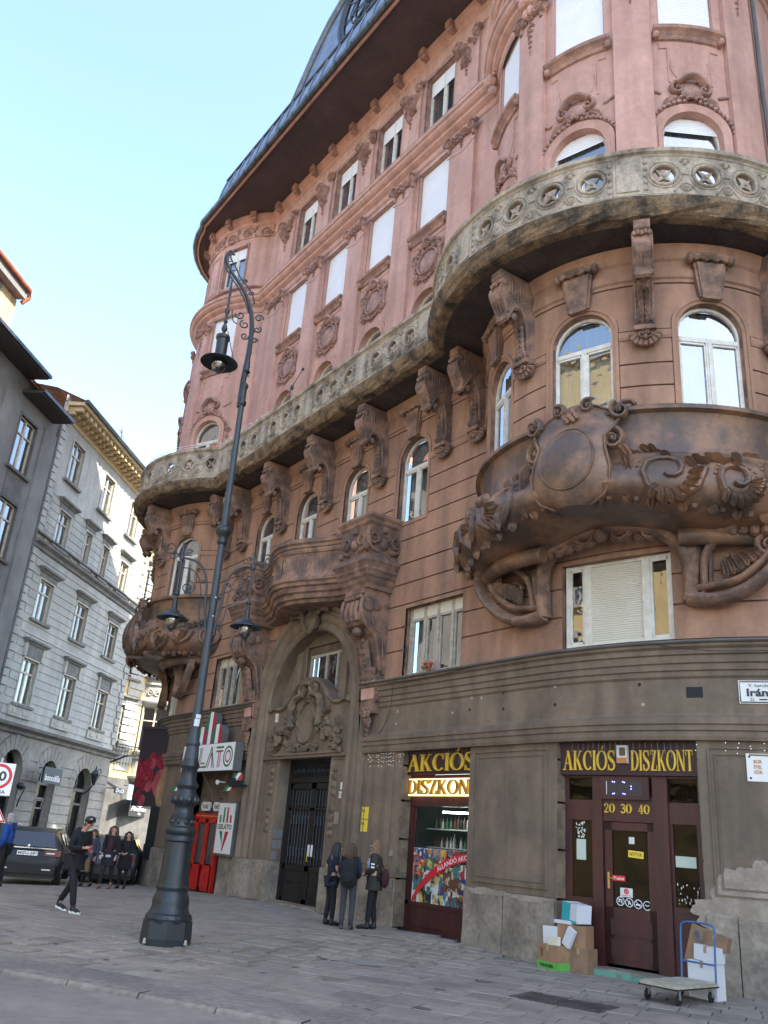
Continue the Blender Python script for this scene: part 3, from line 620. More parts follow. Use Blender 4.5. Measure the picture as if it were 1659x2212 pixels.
# posts and bays; bay width about 2.66 on the straight, posts of .5
posts = []
k = 0
xs = [c0+2.66*(i+.0)-1.33+1.33 for i in range(-2, 3)]
post_s = [c0+v for v in (-5.86+.0, -2.66*1, 0, 2.66, 5.70)]
sj = None
post_s = [c0+v for v in (-12.7, -8.9, -5.62, -2.8, 0, 2.8, 5.62, 8.9, 12.7, 16.4)]
for p in post_s:
    m = M(bp_); m.box(p-.27, p+.27, -.13, .05, 13.34, 14.27)
    m.box(p-.21, p+.21, .05, .065, 13.42, 14.19); m.obj('post', STONE, BAL)
def ringpanel(a, b, nc):
    m = M(bp_); z0, z1 = 13.36, 14.26; r = .215; zc = 13.81
    cs = [a+(b-a)*(i+.5)/nc for i in range(nc)]
    V = []; E = []
    def loop(p): k_ = len(V); V.extend(p); E.extend([(k_+i, k_+(i+1) % len(p)) for i in range(len(p))])
    ns = max(2, int((b-a)/.25)); loop([(a+(b-a)*i/ns, z0) for i in range(ns+1)]+[(b-(b-a)*i/ns, z1) for i in range(ns+1)])
    H = []
    for c in cs:
        # quatrefoil of four petals left open: a round hole with a four-pointed star kept inside
        H.append([(c+r*cos(2*pi*i/16), zc+r*sin(2*pi*i/16)) for i in range(16)])
    for h in H: loop(h)
    q = delaunay_2d_cdt([Vector(p) for p in V], E, [], 0, 1e-5)
    tri = []
    for f in q[2]:
        x = sum(q[0][i].x for i in f)/3; z = sum(q[0][i].y for i in f)/3
        if a <= x <= b and z0 <= z <= z1 and not any(inside(x, z, h) for h in H): tri.append(tuple(f))
    add_slab(m, [(p.x, p.y) for p in q[0]], tri, .02, -.08)
    m.obj('pierced_panel', STONE, BAL)
    m = M(bp_)
    for c in cs:
        m.relief([(c+(r+.03)*cos(2*pi*i/20), .02, zc+(r+.03)*sin(2*pi*i/20)) for i in range(21)], .035, 1.0)
        m.relief([(c+(r+.10)*cos(2*pi*i/20), .02, zc+(r+.10)*sin(2*pi*i/20)) for i in range(21)], .018, 1.0)
        for i in range(4):      # star inside the ring
            a0 = pi/2*i+pi/4; q_ = [(c+.07*cos(a0-pi/4), -.01, zc+.07*sin(a0-pi/4)), (c+r*1.02*cos(a0), -.01, zc+r*1.02*sin(a0)), (c+.07*cos(a0+pi/4), -.01, zc+.07*sin(a0+pi/4)), (c, .01, zc)]
            q2 = [(x_, d_-.06, z_) for x_, d_, z_ in q_]
            m.add(q_+q2, [(0, 1, 3), (1, 2, 3), (4, 7, 5), (5, 7, 6), (0, 4, 5, 1), (1, 5, 6, 2)])
        m.blob((c, .0, zc), .05, .04, .05, 6, 4)
    for c, c2 in zip(cs[:-1], cs[1:]):
        mid = (c+c2)/2; m.relief([(c+.3, .02, zc+.02), (c2-.3, .02, zc+.02)], .02, 1.0)
        for sg in (-1, 1):
            m.leaf((mid, .02, 13.42), pi/2+sg*.9, .2, .05, .04, -sg*.8); m.leaf((mid, .02, 14.2), -pi/2+sg*.8, .14, .04, .03, 0)
            m.relief([(mid+sg*.22, .02, 13.40), (mid+sg*.10, .02, 13.58), (mid, .02, 13.62)], .02, 1.0)
        m.blob((mid, .03, 14.1), .05, .04, .06, 6, 4)
    for e, sg in ((a, 1), (b, -1)):
        for i in range(5): m.blob((e+sg*.06, .03, 13.48+.16*i), .04, .035, .05, 5, 3)
    m.obj('rosette_trim', STONE, BAL, smooth=True)
for a, b in zip(post_s[:-1], post_s[1:]):
    ringpanel(a+.27, b-.27, max(2, round((b-a-.54)/.80)))
# ================================================================== upper floors (pink)
wall('upper_wall', up, X0-J-SARC-8, X0+J+SARC+8, 13.2, 26.12, op3+op4+op5+t3+t4+t5, 0, PINK, B)
for k, o in enumerate(op3+t3):
    tower = k >= 4; mm = M(up); R1 = op_outline(o, 18, 0); R2 = op_outline(o, 18, -.10); R3 = op_outline(o, 18, -.20)
    mm.grid([[(p[0], d, p[1]) for p in R] for R, d in ((R1, -.0), (R1, .05), (R2, .07), (R2, .045), (R3, .06), (R3, .0))], closev=True)
    mm.obj('arch_surround', PINK, B)
    window(up, o, B, rec=.22, jm=PINK, transom=15.55, shutter=.16 if tower and k % 2 == 0 else 0, seed=k+20, curtain=CURTB)
    c = (o[0]+o[1])/2; m = M(up)
    if tower: crown_garland(m, c, o[3]-o[4], (o[1]-o[0])/2+.1, o[4]+.1, .03)
    else: cartouche(m, c, 17.35, .95, 1.0, .02)
    m.obj('carved_cartouche', PINK2, B, smooth=True)
for k, o in enumerate(op4+t4):
    tower = k >= 4; c = (o[0]+o[1])/2; F = flat(up, c)
    window(up, o, B, rec=.20, jm=PINK, shutter=1.0, curt=False, seed=k)
    m = M(up); hw = (o[1]-o[0])/2+.14; zs = o[2]
    if tower: pz = lambda t: .0
    nn = 8; S_ = [c-hw+2*hw*i/nn for i in range(nn+1)]
    m.grid([[(s, d, z+( .10*(1-((s-c)/hw)**2) if tower and False else 0)) for s in S_] for d, z in ((0, zs-.28), (.05, zs-.26), (.08, zs-.18), (.14, zs-.12), (.20, zs-.08), (.22, zs-.01), (.2, zs+.02), (-.05, zs+.03))])
    for e in (S_[0], S_[-1]): m.add([(e, d, z) for d, z in ((0, zs-.28), (.05, zs-.26), (.14, zs-.12), (.22, zs-.01), (.2, zs+.02), (0, zs+.03))], [(0, 1, 2, 3, 4, 5)])
    sgs = (-1, 1)
    for sg in sgs: m.blob((c+sg*(hw-.06), .10, zs-.20), .08, .10, .10, 8, 5)
    so_ = m.obj('window_sill', PINK2, B)
    m = M(up); cc = .04
    if tower:
        P = [(c-hw+.12, zs-.32), (c-hw+.12, zs-.5), (c-hw+.30, zs-.5), (c-hw+.30, zs-1.5)]
        for sg in (-1, 1): m.relief([(c+sg*abs(c-p[0]), .0, p[1]) for p in P], .022, 1.0)
        p = [(c+.42*cos(a), .0, zs-1.0+.5*sin(a)) for a in [pi*(.9+1.2*i/16) for i in range(17)]]; m.relief(p, .02, 1.0)
    else:
        for sg in (-1, 1): m.relief([(c+sg*(hw-.1), 0, zs-.3), (c+sg*(hw-.1), 0, zs-2.5)], .025, 1.0)
        m.relief([(c-hw+.1, 0, zs-.42), (c+hw-.1, 0, zs-.42)], .02, 1.0)
    m.obj('apron_moulding', PINK, B)
for k, o in enumerate(op5+t5):
    tower = k >= 4
    window(up, o, B, rec=.24, jm=PINK2, shutter=.30, seed=k+3, curtain=CURTB, transom=None)
    m = M(up); R1 = op_outline(o, 4, 0); R2 = op_outline(o, 4, -.09)
    m.grid([[(p[0], d, p[1]) for p in R] for R, d in ((R1, -.0), (R1, .03), (R2, .04), (R2, .0))], closev=True); m.obj('window_surround', PINK2, B)
# pilasters on floors three and four, and on the top floor
def pil(mp, a, b, z0, z1, d, name='pilaster', mm=PINK):
    m = M(mp); sweepS(m, [(0, z0), (d, z0), (d, z1), (0, z1)], mp, a, b, .3); return m.obj(name, mm, B)
PX = [(-5.75, -4.62), (-2.82, -1.92), (-.16, .74), (2.50, 3.40), (5.16, 6.20)]
for a, b in PX:
    pil(up, a, b, 13.2, 20.95, .12); pil(up, a, b, 22.25, 25.0, .08, 'top_floor_pier', PINK)
    m = M(up); c = (a+b)/2; cap_pair(m, c, 20.95, (b-a)/2+.1, .14); m.obj('pilaster_capital', PINK2, B, smooth=True)
    m = M(up); leafdrop(m, c, 24.85, (b-a)/2+.05, 1.5, .09); m.obj('leaf_ornament', PINK2, B, smooth=True)
for f in (tw, twl):
    for a in (-2.6, 37.4, 77.4):
        u, v = sorted((f(a-6.4), f(a+6.4))); pil(up, u, v, 13.2, 21.0, .12); c = (u+v)/2
        m = M(up); cap_pair(m, c, 20.9, (v-u)/2, .12); drop(m, c, 20.6, .9, .16, 5, .1); m.obj('pilaster_capital', PINK2, B, smooth=True)
        u, v = sorted((f(a-9.2), f(a+9.2))); pil(up, u, v, 22.35, 24.8, .07, 'top_floor_pier', PINK); field(up, u+.15, v-.15, 22.6, 24.6, .07, mm=PINK)
        # running scroll frieze on the tower
    m = M(up)
    for i in range(11):
        a = -45+14*i; c = f(a); sg = 1 if i % 2 else -1
        p = spiral(c, 25.28, .30, .05, 0, 1.6*sg, .02); m.relief(p, taper(len(p), .05, .03), 1.5); m.blob((c, .05, 25.28), .07, .06, .07, 6, 4)
        for q in (0, 1): m.leaf((c+.3, .02, 25.28+(.1 if q else -.1)), (1 if q else -1)*.9, .25, .07, .05, .6)
    m.obj('scroll_frieze', PINK2, B, smooth=True)
# cornice between fourth and fifth floor
m = M(); sweep(m, [(0, 21.18), (.05, 21.22), (.07, 21.32), (.05, 21.34), (.05, 21.42), (.12, 21.46), (.20, 21.52), (.22, 21.60), (.30, 21.64), (.36, 21.70), (.38, 21.78), (.44, 21.82), (.44, 21.92), (.16, 22.02), (.12, 22.2), (.08, 22.24), (.08, 22.34), (0, 22.36)], lambda d: outlineU(RT, CXT, CYT, d)); m.obj('main_cornice', PINK, B)
m = M(); sweep(m, [(.075, 22.365), (.17, 22.40), (.17, 22.46), (.0, 22.50)], lambda d: outlineU(RT, CXT, CYT, d)); m.obj('sill_course', PINK2, B)
m = M(); sweep(m, [(.0, 25.02), (.06, 25.05), (.06, 25.12), (.02, 25.14), (.02, 25.62), (.08, 25.66), (.10, 25.8), (.22, 25.9), (.26, 26.08), (.0, 26.09)], lambda d: outlineU(RT, CXT, CYT, d)); m.obj('upper_moulding', PINK, B)
# blind arches over tower windows
for f in (tw,):
    for a in (-22.6, 17.4, 57.2):
        m = M(up); c = f(a)
        for r_, d_, th in ((.92, .05, .07), (1.06, .10, .07), (1.22, .18, .09), (1.36, .26, .08)):
            p = [(c+r_*cos(pi*i/22), d_, 21.45+r_*1.25*sin(pi*i/22)) for i in range(23)]; m.relief(p, th, 1.5)
        m.grid([[(c+r_*cos(pi*i/22), d_, 21.45+r_*1.25*sin(pi*i/22)) for i in range(23)] for r_, d_ in ((.80, .0), (.86, .10), (1.0, .14), (1.15, .22), (1.3, .32), (1.44, .40), (1.44, .0))])
        for sg in (-1, 1):
            m.blob((c+sg*1.15, .25, 21.3), .16, .2, .2, 8, 5); m.blob((c+sg*1.15, .18, 20.98), .11, .14, .16, 8, 5)
        m.obj('blind_arch', PINK, B)
# eaves
EV = lambda d: outlineU(4.3, CXT, CYT, d, 128, 2, 30, 10, 2.15)
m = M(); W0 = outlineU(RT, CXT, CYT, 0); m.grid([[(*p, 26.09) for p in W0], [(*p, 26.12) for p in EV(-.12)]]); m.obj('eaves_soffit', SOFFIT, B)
m = M(); sweep(m, [(-.12, 26.115), (-.12, 26.03), (-.04, 26.03), (-.04, 26.2)], EV); m.obj('fascia', PINK, B)
m = M(); sweep(m, [(-.03, 26.12), (.0, 26.08), (.07, 26.06), (.14, 26.10), (.17, 26.18), (.15, 26.28), (.12, 26.30), (.10, 26.2), (-.05, 26.2)], EV); G_ = m.obj('gutter', GUTTER, B)
gp, gL = arcpath(EV(0.07))
for i in range(int(gL/.95)):
    s = i*.95; m = M(gp); m.grid([[(s+e, d, z) for e in (-.025, .025)] for d, z in ((-.09, 26.32), (-.06, 26.07), (.0, 26.045), (.085, 26.075), (.118, 26.18), (.09, 26.31))]); m.obj('gutter_clip', GUTTER, G_)
for i in range(-7, 7):
    x = X0+1.36*i+.68
    m = M(up); 
    if abs(x-X0) < J:
        m.box(x-.13, x+.13, 0, .42, 25.86, 26.10); m.box(x-.10, x+.10, 0, .34, 25.74, 25.87); m.obj('eaves_bracket', PINK2, B)
for f in (tw, twl):
    for a in range(-36, 90, 20):
        s = f(a); F = flat(up, s); m = M(F); m.box(s-.13, s+.13, 0, .42, 25.86, 26.10); m.box(s-.10, s+.10, 0, .34, 25.74, 25.87); m.obj('eaves_bracket', PINK2, B)
m = M(); RF = lambda k: outlineU(4.3-k, CXT, CYT, 0, 128, 2, 30, 10, 2.15-k)
m.grid([[(*p, z) for p in RF(k)] for k, z in ((.0, 26.2), (.25, 26.42), (1.0, 26.9), (2.6, 27.5))])
o = RF(2.6); m.add([(*p, 27.5) for p in o], [tuple(range(len(o)))])
m.obj('low_roof', ZINC, B)
MP = [(-2.14, 26.32), (-2.0, 27.2), (-1.82, 27.95), (-1.6, 28.45), (-1.3, 28.8), (-.8, 29.1), (.5, 29.5), (4, 30.2)]
m = M(); m.poly_ex(MP+[(4, 26.3)], -8.15, 8.65, 'yz'); MR = m.obj('mansard_roof', ZINC, B)
for i in range(22):
    x = -8.12+i*.8; m = M(); m.tube([(x, y-.02, z+.02) for y, z in MP[:-1]], .03, 5); m.obj('roof_seam', ZINC, MR)
for y, z in (MP[2], MP[4]): m = M(); m.tube([(-8.2, y-.03, z+.03), (8.7, y-.03, z+.03)], .05, 6); m.obj('roof_ridge', GUTTER, MR)
# zinc gable with the round window
gx = .75; gy = -.95
GO = [(-6.3, 28.2), (-6.1, 29.3), (-5.3, 30.1), (-4.5, 31.0), (-3.9, 31.7), (-2.9, 32.5), (-1.8, 33.0), (-.6, 33.35)]
P = [(gx+x, z) for x, z in GO]+[(gx-x, z) for x, z in reversed(GO)]
m = M(); m.poly_ex(P, gy, gy+2.2); gb = m.obj('gable', ZINC, B)
for k_, (off, rr_) in enumerate(((.0, .11), (.28, .07))):
    m = M(); m.tube([(p[0]*(1-off*.05)+gx*off*.05, gy-.03, p[1]-off) for p in P], rr_, 6); m.obj('zinc_moulding', ZINC, gb, smooth=True)
cz = 31.0
m = M()
for r_, t_ in ((2.15, .10), (1.95, .06), (1.1, .03)): m.tube([(gx+.3+r_*cos(a)*1.0, gy-.05, cz+r_*sin(a)) for a in [2*pi*i/36 for i in range(37)]], t_, 6)
for i in range(6):
    a = pi*i/6; m.tube([(gx+.3+1.95*cos(a), gy-.05, cz+1.95*sin(a)), (gx+.3-1.95*cos(a), gy-.05, cz-1.95*sin(a))], .022, 4)
for i in range(4):
    a = pi/2*i; m.tube([(gx+.3+.9*cos(a)+.55*cos(b), gy-.06, cz+.9*sin(a)+.55*sin(b)) for b in [2*pi*j/14 for j in range(15)]], .03, 4)
m.obj('round_window_frame', IRON, gb, smooth=True)
m = M(); c_ = [(gx+.3+1.93*cos(a), gy-.02, cz+1.93*sin(a)) for a in [2*pi*i/32 for i in range(32)]]; m.add(c_, [tuple(range(32))]); m.obj('round_window_pane', GLASSD if False else GLASS, gb)
m = M(); m.add([(x, gy-.012, z) for x, _, z in c_], [tuple(range(32))]); m.obj('dark_backing', DARK, gb)
# ================================================================== bowls under the towers
def twmap(side, thc, R0=3.5):
    def f(a, d, z):
        th = rad(thc)+a/4.1; r = R0+d; return (X0+side*(CXT+r*sin(th)), CYT-r*cos(th), z)
    return f
BP = [(3.5, 9.34), (3.66, 9.33), (3.74, 9.27), (3.74, 9.20), (3.64, 9.16), (3.60, 9.06), (3.59, 8.45), (3.61, 8.38), (3.70, 8.34), (3.74, 8.26), (3.72, 8.20), (3.80, 8.15), (3.95, 8.02), (4.05, 7.84), (4.08, 7.64), (4.02, 7.42), (3.86, 7.24), (3.6, 7.14), (3.3, 7.1), (2.9, 7.06), (2.3, 7.04)]
def lift(th, z): return z+(.34*math.exp(-((th-17.4)/26)**2) if z < 7.7 else 0)*min(1, (7.7-z)/.5)
def Rb(z):
    q = BP[10:18]
    for (r0, z0), (r1, z1) in zip(q[:-1], q[1:]):
        if z1 <= z <= z0: return r0+(r1-r0)*(z-z0)/(z1-z0)
    return 3.6
for side in (1, -1):
    m = M(); P = []
    for th in [-60+i*3.2 for i in range(55)]:
        P.append([(X0+side*(CXT+r*sin(rad(th))), CYT-r*cos(rad(th)), lift(th, z)) for r, z in BP])
    m.grid(P); BW = m.obj('bowl_balcony', BOWL, B, smooth=True)
    # rolls under the bowl
    for a0, a1, z_, r_, q_ in ((-56, -6, 7.02, 3.45, .16), (46, 100, 7.05, 3.4, .17)):
        m = M(); n_ = 22; m.tube([(X0+side*(CXT+(r_-.5*(i/n_ if a0 < 0 else 1-i/n_)**2)*sin(rad(a0+(a1-a0)*i/n_))), CYT-(r_-.5*(i/n_ if a0 < 0 else 1-i/n_)**2)*cos(rad(a0+(a1-a0)*i/n_)), z_) for i in range(n_+1)], [q_]*(n_+1), 10); m.obj('roll_moulding', BOWL, BW, smooth=True)
    F = twmap(side, 17.0)
    # shield
    K = [(7.36, .34, .50), (7.5, .62, .60), (7.7, .74, .68), (8.0, .76, .73), (8.35, .68, .70), (8.62, .66, .62), (8.82, .80, .52), (9.0, .90, .44), (9.18, .84, .38), (9.30, .62, .34), (9.40, .44, .30), (9.46, .24, .28)]
    def d0(z, u=0):
        for (z0, _, a), (z1, _, b) in zip(K[:-1], K[1:]):
            if z0 <= z <= z1: return a+(b-a)*(z-z0)/(z1-z0)-.16*abs(u)**3
        return K[0][2] if z < K[0][0] else K[-1][2]
    kk = []
    for (z0, h0, a), (z1, h1, b) in zip(K[:-1], K[1:]):
        for t in (0, .5): kk.append((z0+(z1-z0)*t, h0+(h1-h0)*t, a+(b-a)*t))
    kk.append(K[-1]); m = M(F); P = []
    for z, hw, a in kk:
        row = [(-hw, -.05, z)]+[(hw*(-1+2*i/14), a-.16*abs(-1+2*i/14)**3, z) for i in range(15)]+[(hw, -.05, z)]; P.append(row)
    m.grid(P); m.add([P[0][i] for i in range(17)], [tuple(range(17))]); m.add([P[-1][i] for i in range(17)][::-1], [tuple(range(17))])
    m.obj('shield', BOWL, BW, smooth=True)
    m = M(F)
    ov = [(.50*cos(2*pi*i/32)*(1-.08*sin(2*pi*i/32)), 0, 8.24+.62*sin(2*pi*i/32)) for i in range(33)]
    m.relief([(x, d0(z, x/.84)+.0, z) for x, _, z in ov], .022, 1.3)
    m.grid([[(x*k_, d0(8.24+(z-8.24)*k_, x*k_/.84)+.012+.04*(1-k_*k_), 8.24+(z-8.24)*k_) for x, _, z in ov] for k_ in (.96, .8, .55, .25, .02)])
    m.obj('oval_medallion', BOWL, BW, smooth=True)
    m = M(F)
    for sg in (-1, 1):
        e = [(sg*h, a*.9-.08, z) for z, h, a in kk]; m.relief(e, .028, 1.4)
        for cx, cz, r, a0, tn, d_ in ((.92, 9.18, .19, 2.0, 1.35, .28), (.78, 8.58, .21, 1.2, -1.4, .36), (.30, 9.36, .13, 1.0, 1.3, .30)):
            p = spiral(sg*cx, cz, r, .04, a0 if sg > 0 else pi-a0, tn*sg, d_); m.relief(p, taper(len(p), .065, .03), 1.9); m.blob((sg*cx, d_+.06, cz), .05, .08, .06, 7, 4)
        m.relief(cat_([(sg*.70, .28, 9.1), (sg*.95, .22, 9.36), (sg*1.12, .18, 9.40), (sg*1.2, .15, 9.33)], 4), .05, 1.6)
        for i in range(6):     # plume of leaves beside the shield
            m.leaf((sg*(.90+.04*i), .45-.02*i, 8.42-.13*i), (-.6 if sg > 0 else pi+.6)-sg*.12*i, .42, .085, .09, -sg*.9, 5)
        for cxx, czz, rr_ in ((1.72, 7.86, .60), (2.85, 7.72, .42), (3.75, 7.9, .46), (4.8, 7.8, .42)):
            cx = sg*cxx; q = lambda x, z, e=0: (x, Rb(max(7.15, min(8.3, z)))-3.5+e, z)
            for r0, r1, tk in ((rr_, .10, .075), (rr_*.80, rr_*.62, .03)):
                p = spiral(cx, czz, r0, r1, (.0 if sg > 0 else pi), sg*(-1.35 if r1 < .2 else -.55), 0); p2 = [q(x, z) for x, _, z in p]
                p2 = [(x, d, z) for x, d, z in p2]; m.relief(p2, taper(len(p2), tk, tk*.6), 1.5)
            for i in range(11):
                a = (0 if sg > 0 else pi)+sg*(.15+i*.28); x = cx+rr_*.88*cos(a)*1.0; z = czz+rr_*.88*sin(a)
                if z > 7.2: m.blob(q(x, z, .01), .035, .04, .035, 5, 3)
            for i in range(7):
                x = cx+sg*(.1-.13*i); z = czz+rr_*.95+.05*sin(i*1.4)-.08*abs(i-3)
                if z < 8.4: m.leaf(q(x, z, .0), (2.2 if sg > 0 else pi-2.2)+.3*sin(i*2.), .24, .07, .08, .5, 4)
            for i in range(8):
                a = 4.0+i*.3; x = cx+sg*rr_*.55*cos(a); z = czz+rr_*.6*sin(a)
                if z > 7.2: m.leaf(q(x, z, .01), a, .3, .07, .09, .7, 4)
        for i in range(9):     # leaf fringe along the underside
            x = sg*(.45+.5*i); th = 17+degrees(x/4.1); z = lift(th, 7.18)
            m.leaf((x, .30, z+.08), -pi/2+.4*sin(i*2.1), .22, .09, .08, .3, 4); m.blob((x+sg*.22, .28, z), .09, .09, .07, 6, 4)
    m.blob((0, .34, 9.30), .08, .10, .10, 8, 5)
    for i in range(8): m.blob((-.14+.04*i, .46+.01*(i % 2), 9.16-.05*(i % 3)), .05, .05, .06, 6, 4)
    m.obj('carved_relief', BOWL, BW, smooth=True)
    # window hood and scroll corbels below
    def lm(a, d, z, side=side): s = X0+side*((lw(13.9)-X0)+a); return low(s, d, z)
    m = M(lm)
    hood = cat_([(-1.42, .10, 5.95), (-1.44, .12, 6.4), (-1.40, .18, 6.8), (-1.18, .26, 7.12), (-.7, .34, 7.36), (0, .36, 7.44), (.7, .34, 7.36), (1.18, .26, 7.12), (1.40, .18, 6.8), (1.44, .12, 6.4), (1.42, .10, 5.95)], 4)
    m.relief(hood, .13, 1.6, 7); m.relief([(x*1.14, d, (z-5.95)*1.08+5.95) for x, d, z in hood], .05, 1.4)
    m.obj('window_hood', BROWN2, BW, smooth=True)
    m = M(lm)
    for sg in (-1, 1):
        m.relief(cat_([(sg*1.52, .10, 6.92), (sg*1.50, .2, 6.5), (sg*1.44, .12, 6.05)], 4), [.20, .18, .16, .13, .12, .11, .10, .10, .09], 1.2)
        m.relief(cat_([(sg*3.0, .40, 7.02), (sg*2.92, .42, 6.70), (sg*2.66, .36, 6.34), (sg*2.30, .28, 6.06), (sg*1.85, .2, 5.93), (sg*1.38, .12, 6.0)], 5), taper(26, .09, .13), 1.9, 6)
        m.relief(cat_([(sg*2.78, .30, 7.02), (sg*2.70, .30, 6.72), (sg*2.44, .25, 6.44), (sg*2.10, .2, 6.25), (sg*1.40, .1, 6.17)], 5), taper(21, .06, .07), 1.9, 6)
        m.relief(cat_([(sg*3.0, .40, 7.05), (sg*2.6, .45, 7.28), (sg*2.1, .40, 7.10), (sg*1.72, .25, 6.75), (sg*1.66, .15, 6.2)], 5), taper(21, .10, .06), 1.9, 6)
        p = spiral(sg*2.72, 6.86, .22, .05, 1.5, sg*1.5, .3); m.relief(p, taper(len(p), .06, .03), 1.6)
        p = spiral(sg*2.15, 6.62, .20, .04, 0, -sg*1.4, .18); m.relief(p, taper(len(p), .05, .03), 1.6)
        for i in range(6): m.leaf((sg*(2.62-.12*i), .3-.02*i, 6.62-.06*i), pi/2+sg*(.6-.16*i), .34, .07, .09, sg*.6, 4)
        for i in range(5): m.blob((sg*(2.68-.17*i), .42, 7.10), .11, .15, .10+.02*(i % 2), 7, 4)
        m.relief([(sg*1.75, .05, 6.15), (sg*1.78, .05, 6.85)], [.04, .06], 1.5)
    for sg in (-1, 1):
        for cx, r in ((.32, .24), (.85, .2)):
            p = spiral(sg*cx, 7.40-.15*cx, r, .04, pi/2, -sg*1.5, .38); m.relief(p, taper(len(p), .06, .03), 1.7)
        for i in range(5): m.leaf((sg*(.15+.22*i), .38, 7.3-.03*i), -pi/2+sg*.5, .25, .07, .08, sg*.5, 4)
    m.blob((0, .5, 7.28), .13, .15, .16, 8, 5); shell(m, 0, 7.45, .22, .42, 200, 340, 5, .07)
    m.obj('scroll_corbel', BROWN2, BW, smooth=True)
# ================================================================== first-floor windows
def big_window(o, mp, seed, style):
    c = (o[0]+o[1])/2; F = flat(mp, c)
    m = M(mp); R = op_outline(o); m.grid([[(p[0], 0.03, p[1]) for p in R], [(p[0], -.26, p[1]) for p in R]], closev=True); w_ = m.obj('window', BROWN2, B)
    f = M(F); s0, s1, z0, z1 = o[0], o[1], o[2]+.02, o[3]; W_ = s1-s0
    if style == 'bay':
        a, b = s0+.05, s1-.02
        for x0, x1 in ((a, a+.07), (a+.38, a+.53), (b-.58, b-.43), (b-.07, b)): f.box(x0, x1, -.22, -.14, z0, z1)
        f.box(a, b, -.22, -.15, z0, z0+.06); f.box(a, b, -.22, -.15, z1-.06, z1)
        for x0, x1 in ((a+.07, a+.38), (b-.43, b-.07)):
            for q in ((x0, x0+.045), (x1-.045, x1)): f.box(*q, -.21, -.165, z0+.06, z1-.06)
            for q in ((z0+.06, z0+.11), (z1-.11, z1-.06)): f.box(x0, x1, -.21, -.165, *q)
        f.obj('frame', FRAME, w_)
        g = M(F)
        for x0, x1 in ((a+.11, a+.35), (b-.39, b-.11)): g = M(F); g.add([(x0, -.19, z0+.1), (x1, -.19, z0+.1), (x1, -.19, z1-.1), (x0, -.19, z1-.1)], [(0, 1, 2, 3)]); g.obj('pane', GLASS, w_)
        s = M(F); P = []; n_ = 34
        for i in range(n_):
            u = z1-.06-(z1-z0-.12)*i/n_; v = z1-.06-(z1-z0-.12)*(i+1)/n_
            P += [[(a+.53, -.19, u), (b-.58, -.19, u)], [(a+.53, -.175, u-.01), (b-.58, -.175, u-.01)], [(a+.53, -.175, v+.006), (b-.58, -.175, v+.006)]]
        s.grid(P); s.obj('roller_shutter', SHUTB, w_)
    else:
        cs = [s0+.03, s0+W_*.27, s0+W_*.50, s0+W_*.75, s1-.03]
        for i, x in enumerate(cs): f.box(x-.045, x+.045, -.22, -.13, z0, z1-.02)
        f.box(s0, s1, -.22, -.14, z0, z0+.07); f.box(s0, s1, -.22, -.14, z1-.32, z1-.26)
        for x0, x1 in zip(cs[:-1], cs[1:]):
            for q in ((x0+.05, x0+.09), (x1-.09, x1-.05)): f.box(*q, -.21, -.16, z0+.07, z1-.32)
        f.obj('frame', FRAMEW, w_)
        s = M(F); s.box(s0, s1, -.24, -.15, z1-.26, z1); s.obj('shutter_box', SHUTB, w_)
        g = M(F); g.add([(s0, -.19, z0+.05), (s1, -.19, z0+.05), (s1, -.19, z1-.3), (s0, -.19, z1-.3)], [(0, 1, 2, 3)]); g.obj('pane', GLASS, w_)
        cu = M(F); nn = 40; X = lambda i: s0+.05+(W_-.1)*i/nn
        for i0, i1 in ((0, 8), (12, 18), (24, 30), (34, 40)): cu.grid([[(X(i), -.36+.03*sin(i*2.1+seed), z) for z in (z0, z1)] for i in range(i0, i1+1)])
        cu.obj('curtain', CURT, w_)
    bk = M(F); bk.box(s0-.1, s1+.1, -.9, -.5, z0-.2, z1+.2); bk.obj('room_backing', DARK, w_)
    m = M(mp); sweepS(m, [(.0, z0-.02), (-.24, z0+.01), (-.24, z0-.02)], mp, s0, s1); m.obj('sill', LEDGE, w_)
for i, o in enumerate(f1): big_window(o, low, i, 'triple')
for i, o in enumerate(f1t): big_window(o, low, i+5, 'bay')
# ================================================================== central balcony
def bowd(x): t = max(-1, min(1, (x-X0)/2.36)); return .60+.78*(cos(pi*t)+1)/2
CB = M(); rowsb = [(-.9, 7.50), (-.42, 7.50), (-.30, 7.52), (-.26, 7.60), (-.18, 7.62), (-.16, 7.74), (-.08, 7.78), (-.05, 7.90), (.03, 7.93), (.04, 8.02), (.10, 8.05), (.11, 8.12), (.04, 8.16), (.0, 8.20), (-.03, 8.3), (-.05, 8.5), (-.03, 8.75), (.0, 8.88), (.03, 8.90), (.03, 8.98), (.07, 9.0), (.07, 9.08), (.13, 9.12), (.13, 9.22), (.08, 9.25), (-.14, 9.26), (-.14, 8.2)]
xs_ = [X0-2.36+4.72*i/40 for i in range(41)]
CB.grid([[(x, -max(bowd(x)+d, .02), z) for x in xs_] for d, z in rowsb])
CBo = CB.obj('entrance_balcony', BROWN2, B)
m = M(ident); P = []
xs2 = [X0+.1+2.05*i/60 for i in range(61)]
m.grid([[(x, bowd(x)-.045+.035*sin((x-X0)*2*pi/.105)+.01, z) for x in xs2] for z in (8.24, 8.28, 8.5, 8.78, 8.83)]); m.obj('fluted_panel', BROWN2, CBo, smooth=True)
m = M(ident)
q = [(X0+.02, bowd(X0)-.02, 8.22), (X0+.02, bowd(X0)-.02, 8.70), (X0+.14, bowd(X0)-.02, 8.86)]+[(x, bowd(x)-.0, 8.87) for x in [X0+.3+.3*i for i in range(7)]]; m.relief(q, .025, 1.2); m.blob((X0-.75, bowd(X0-.75)-.03, 8.55), .10, .05, .07); m.obj('panel_moulding', BROWN2, CBo)
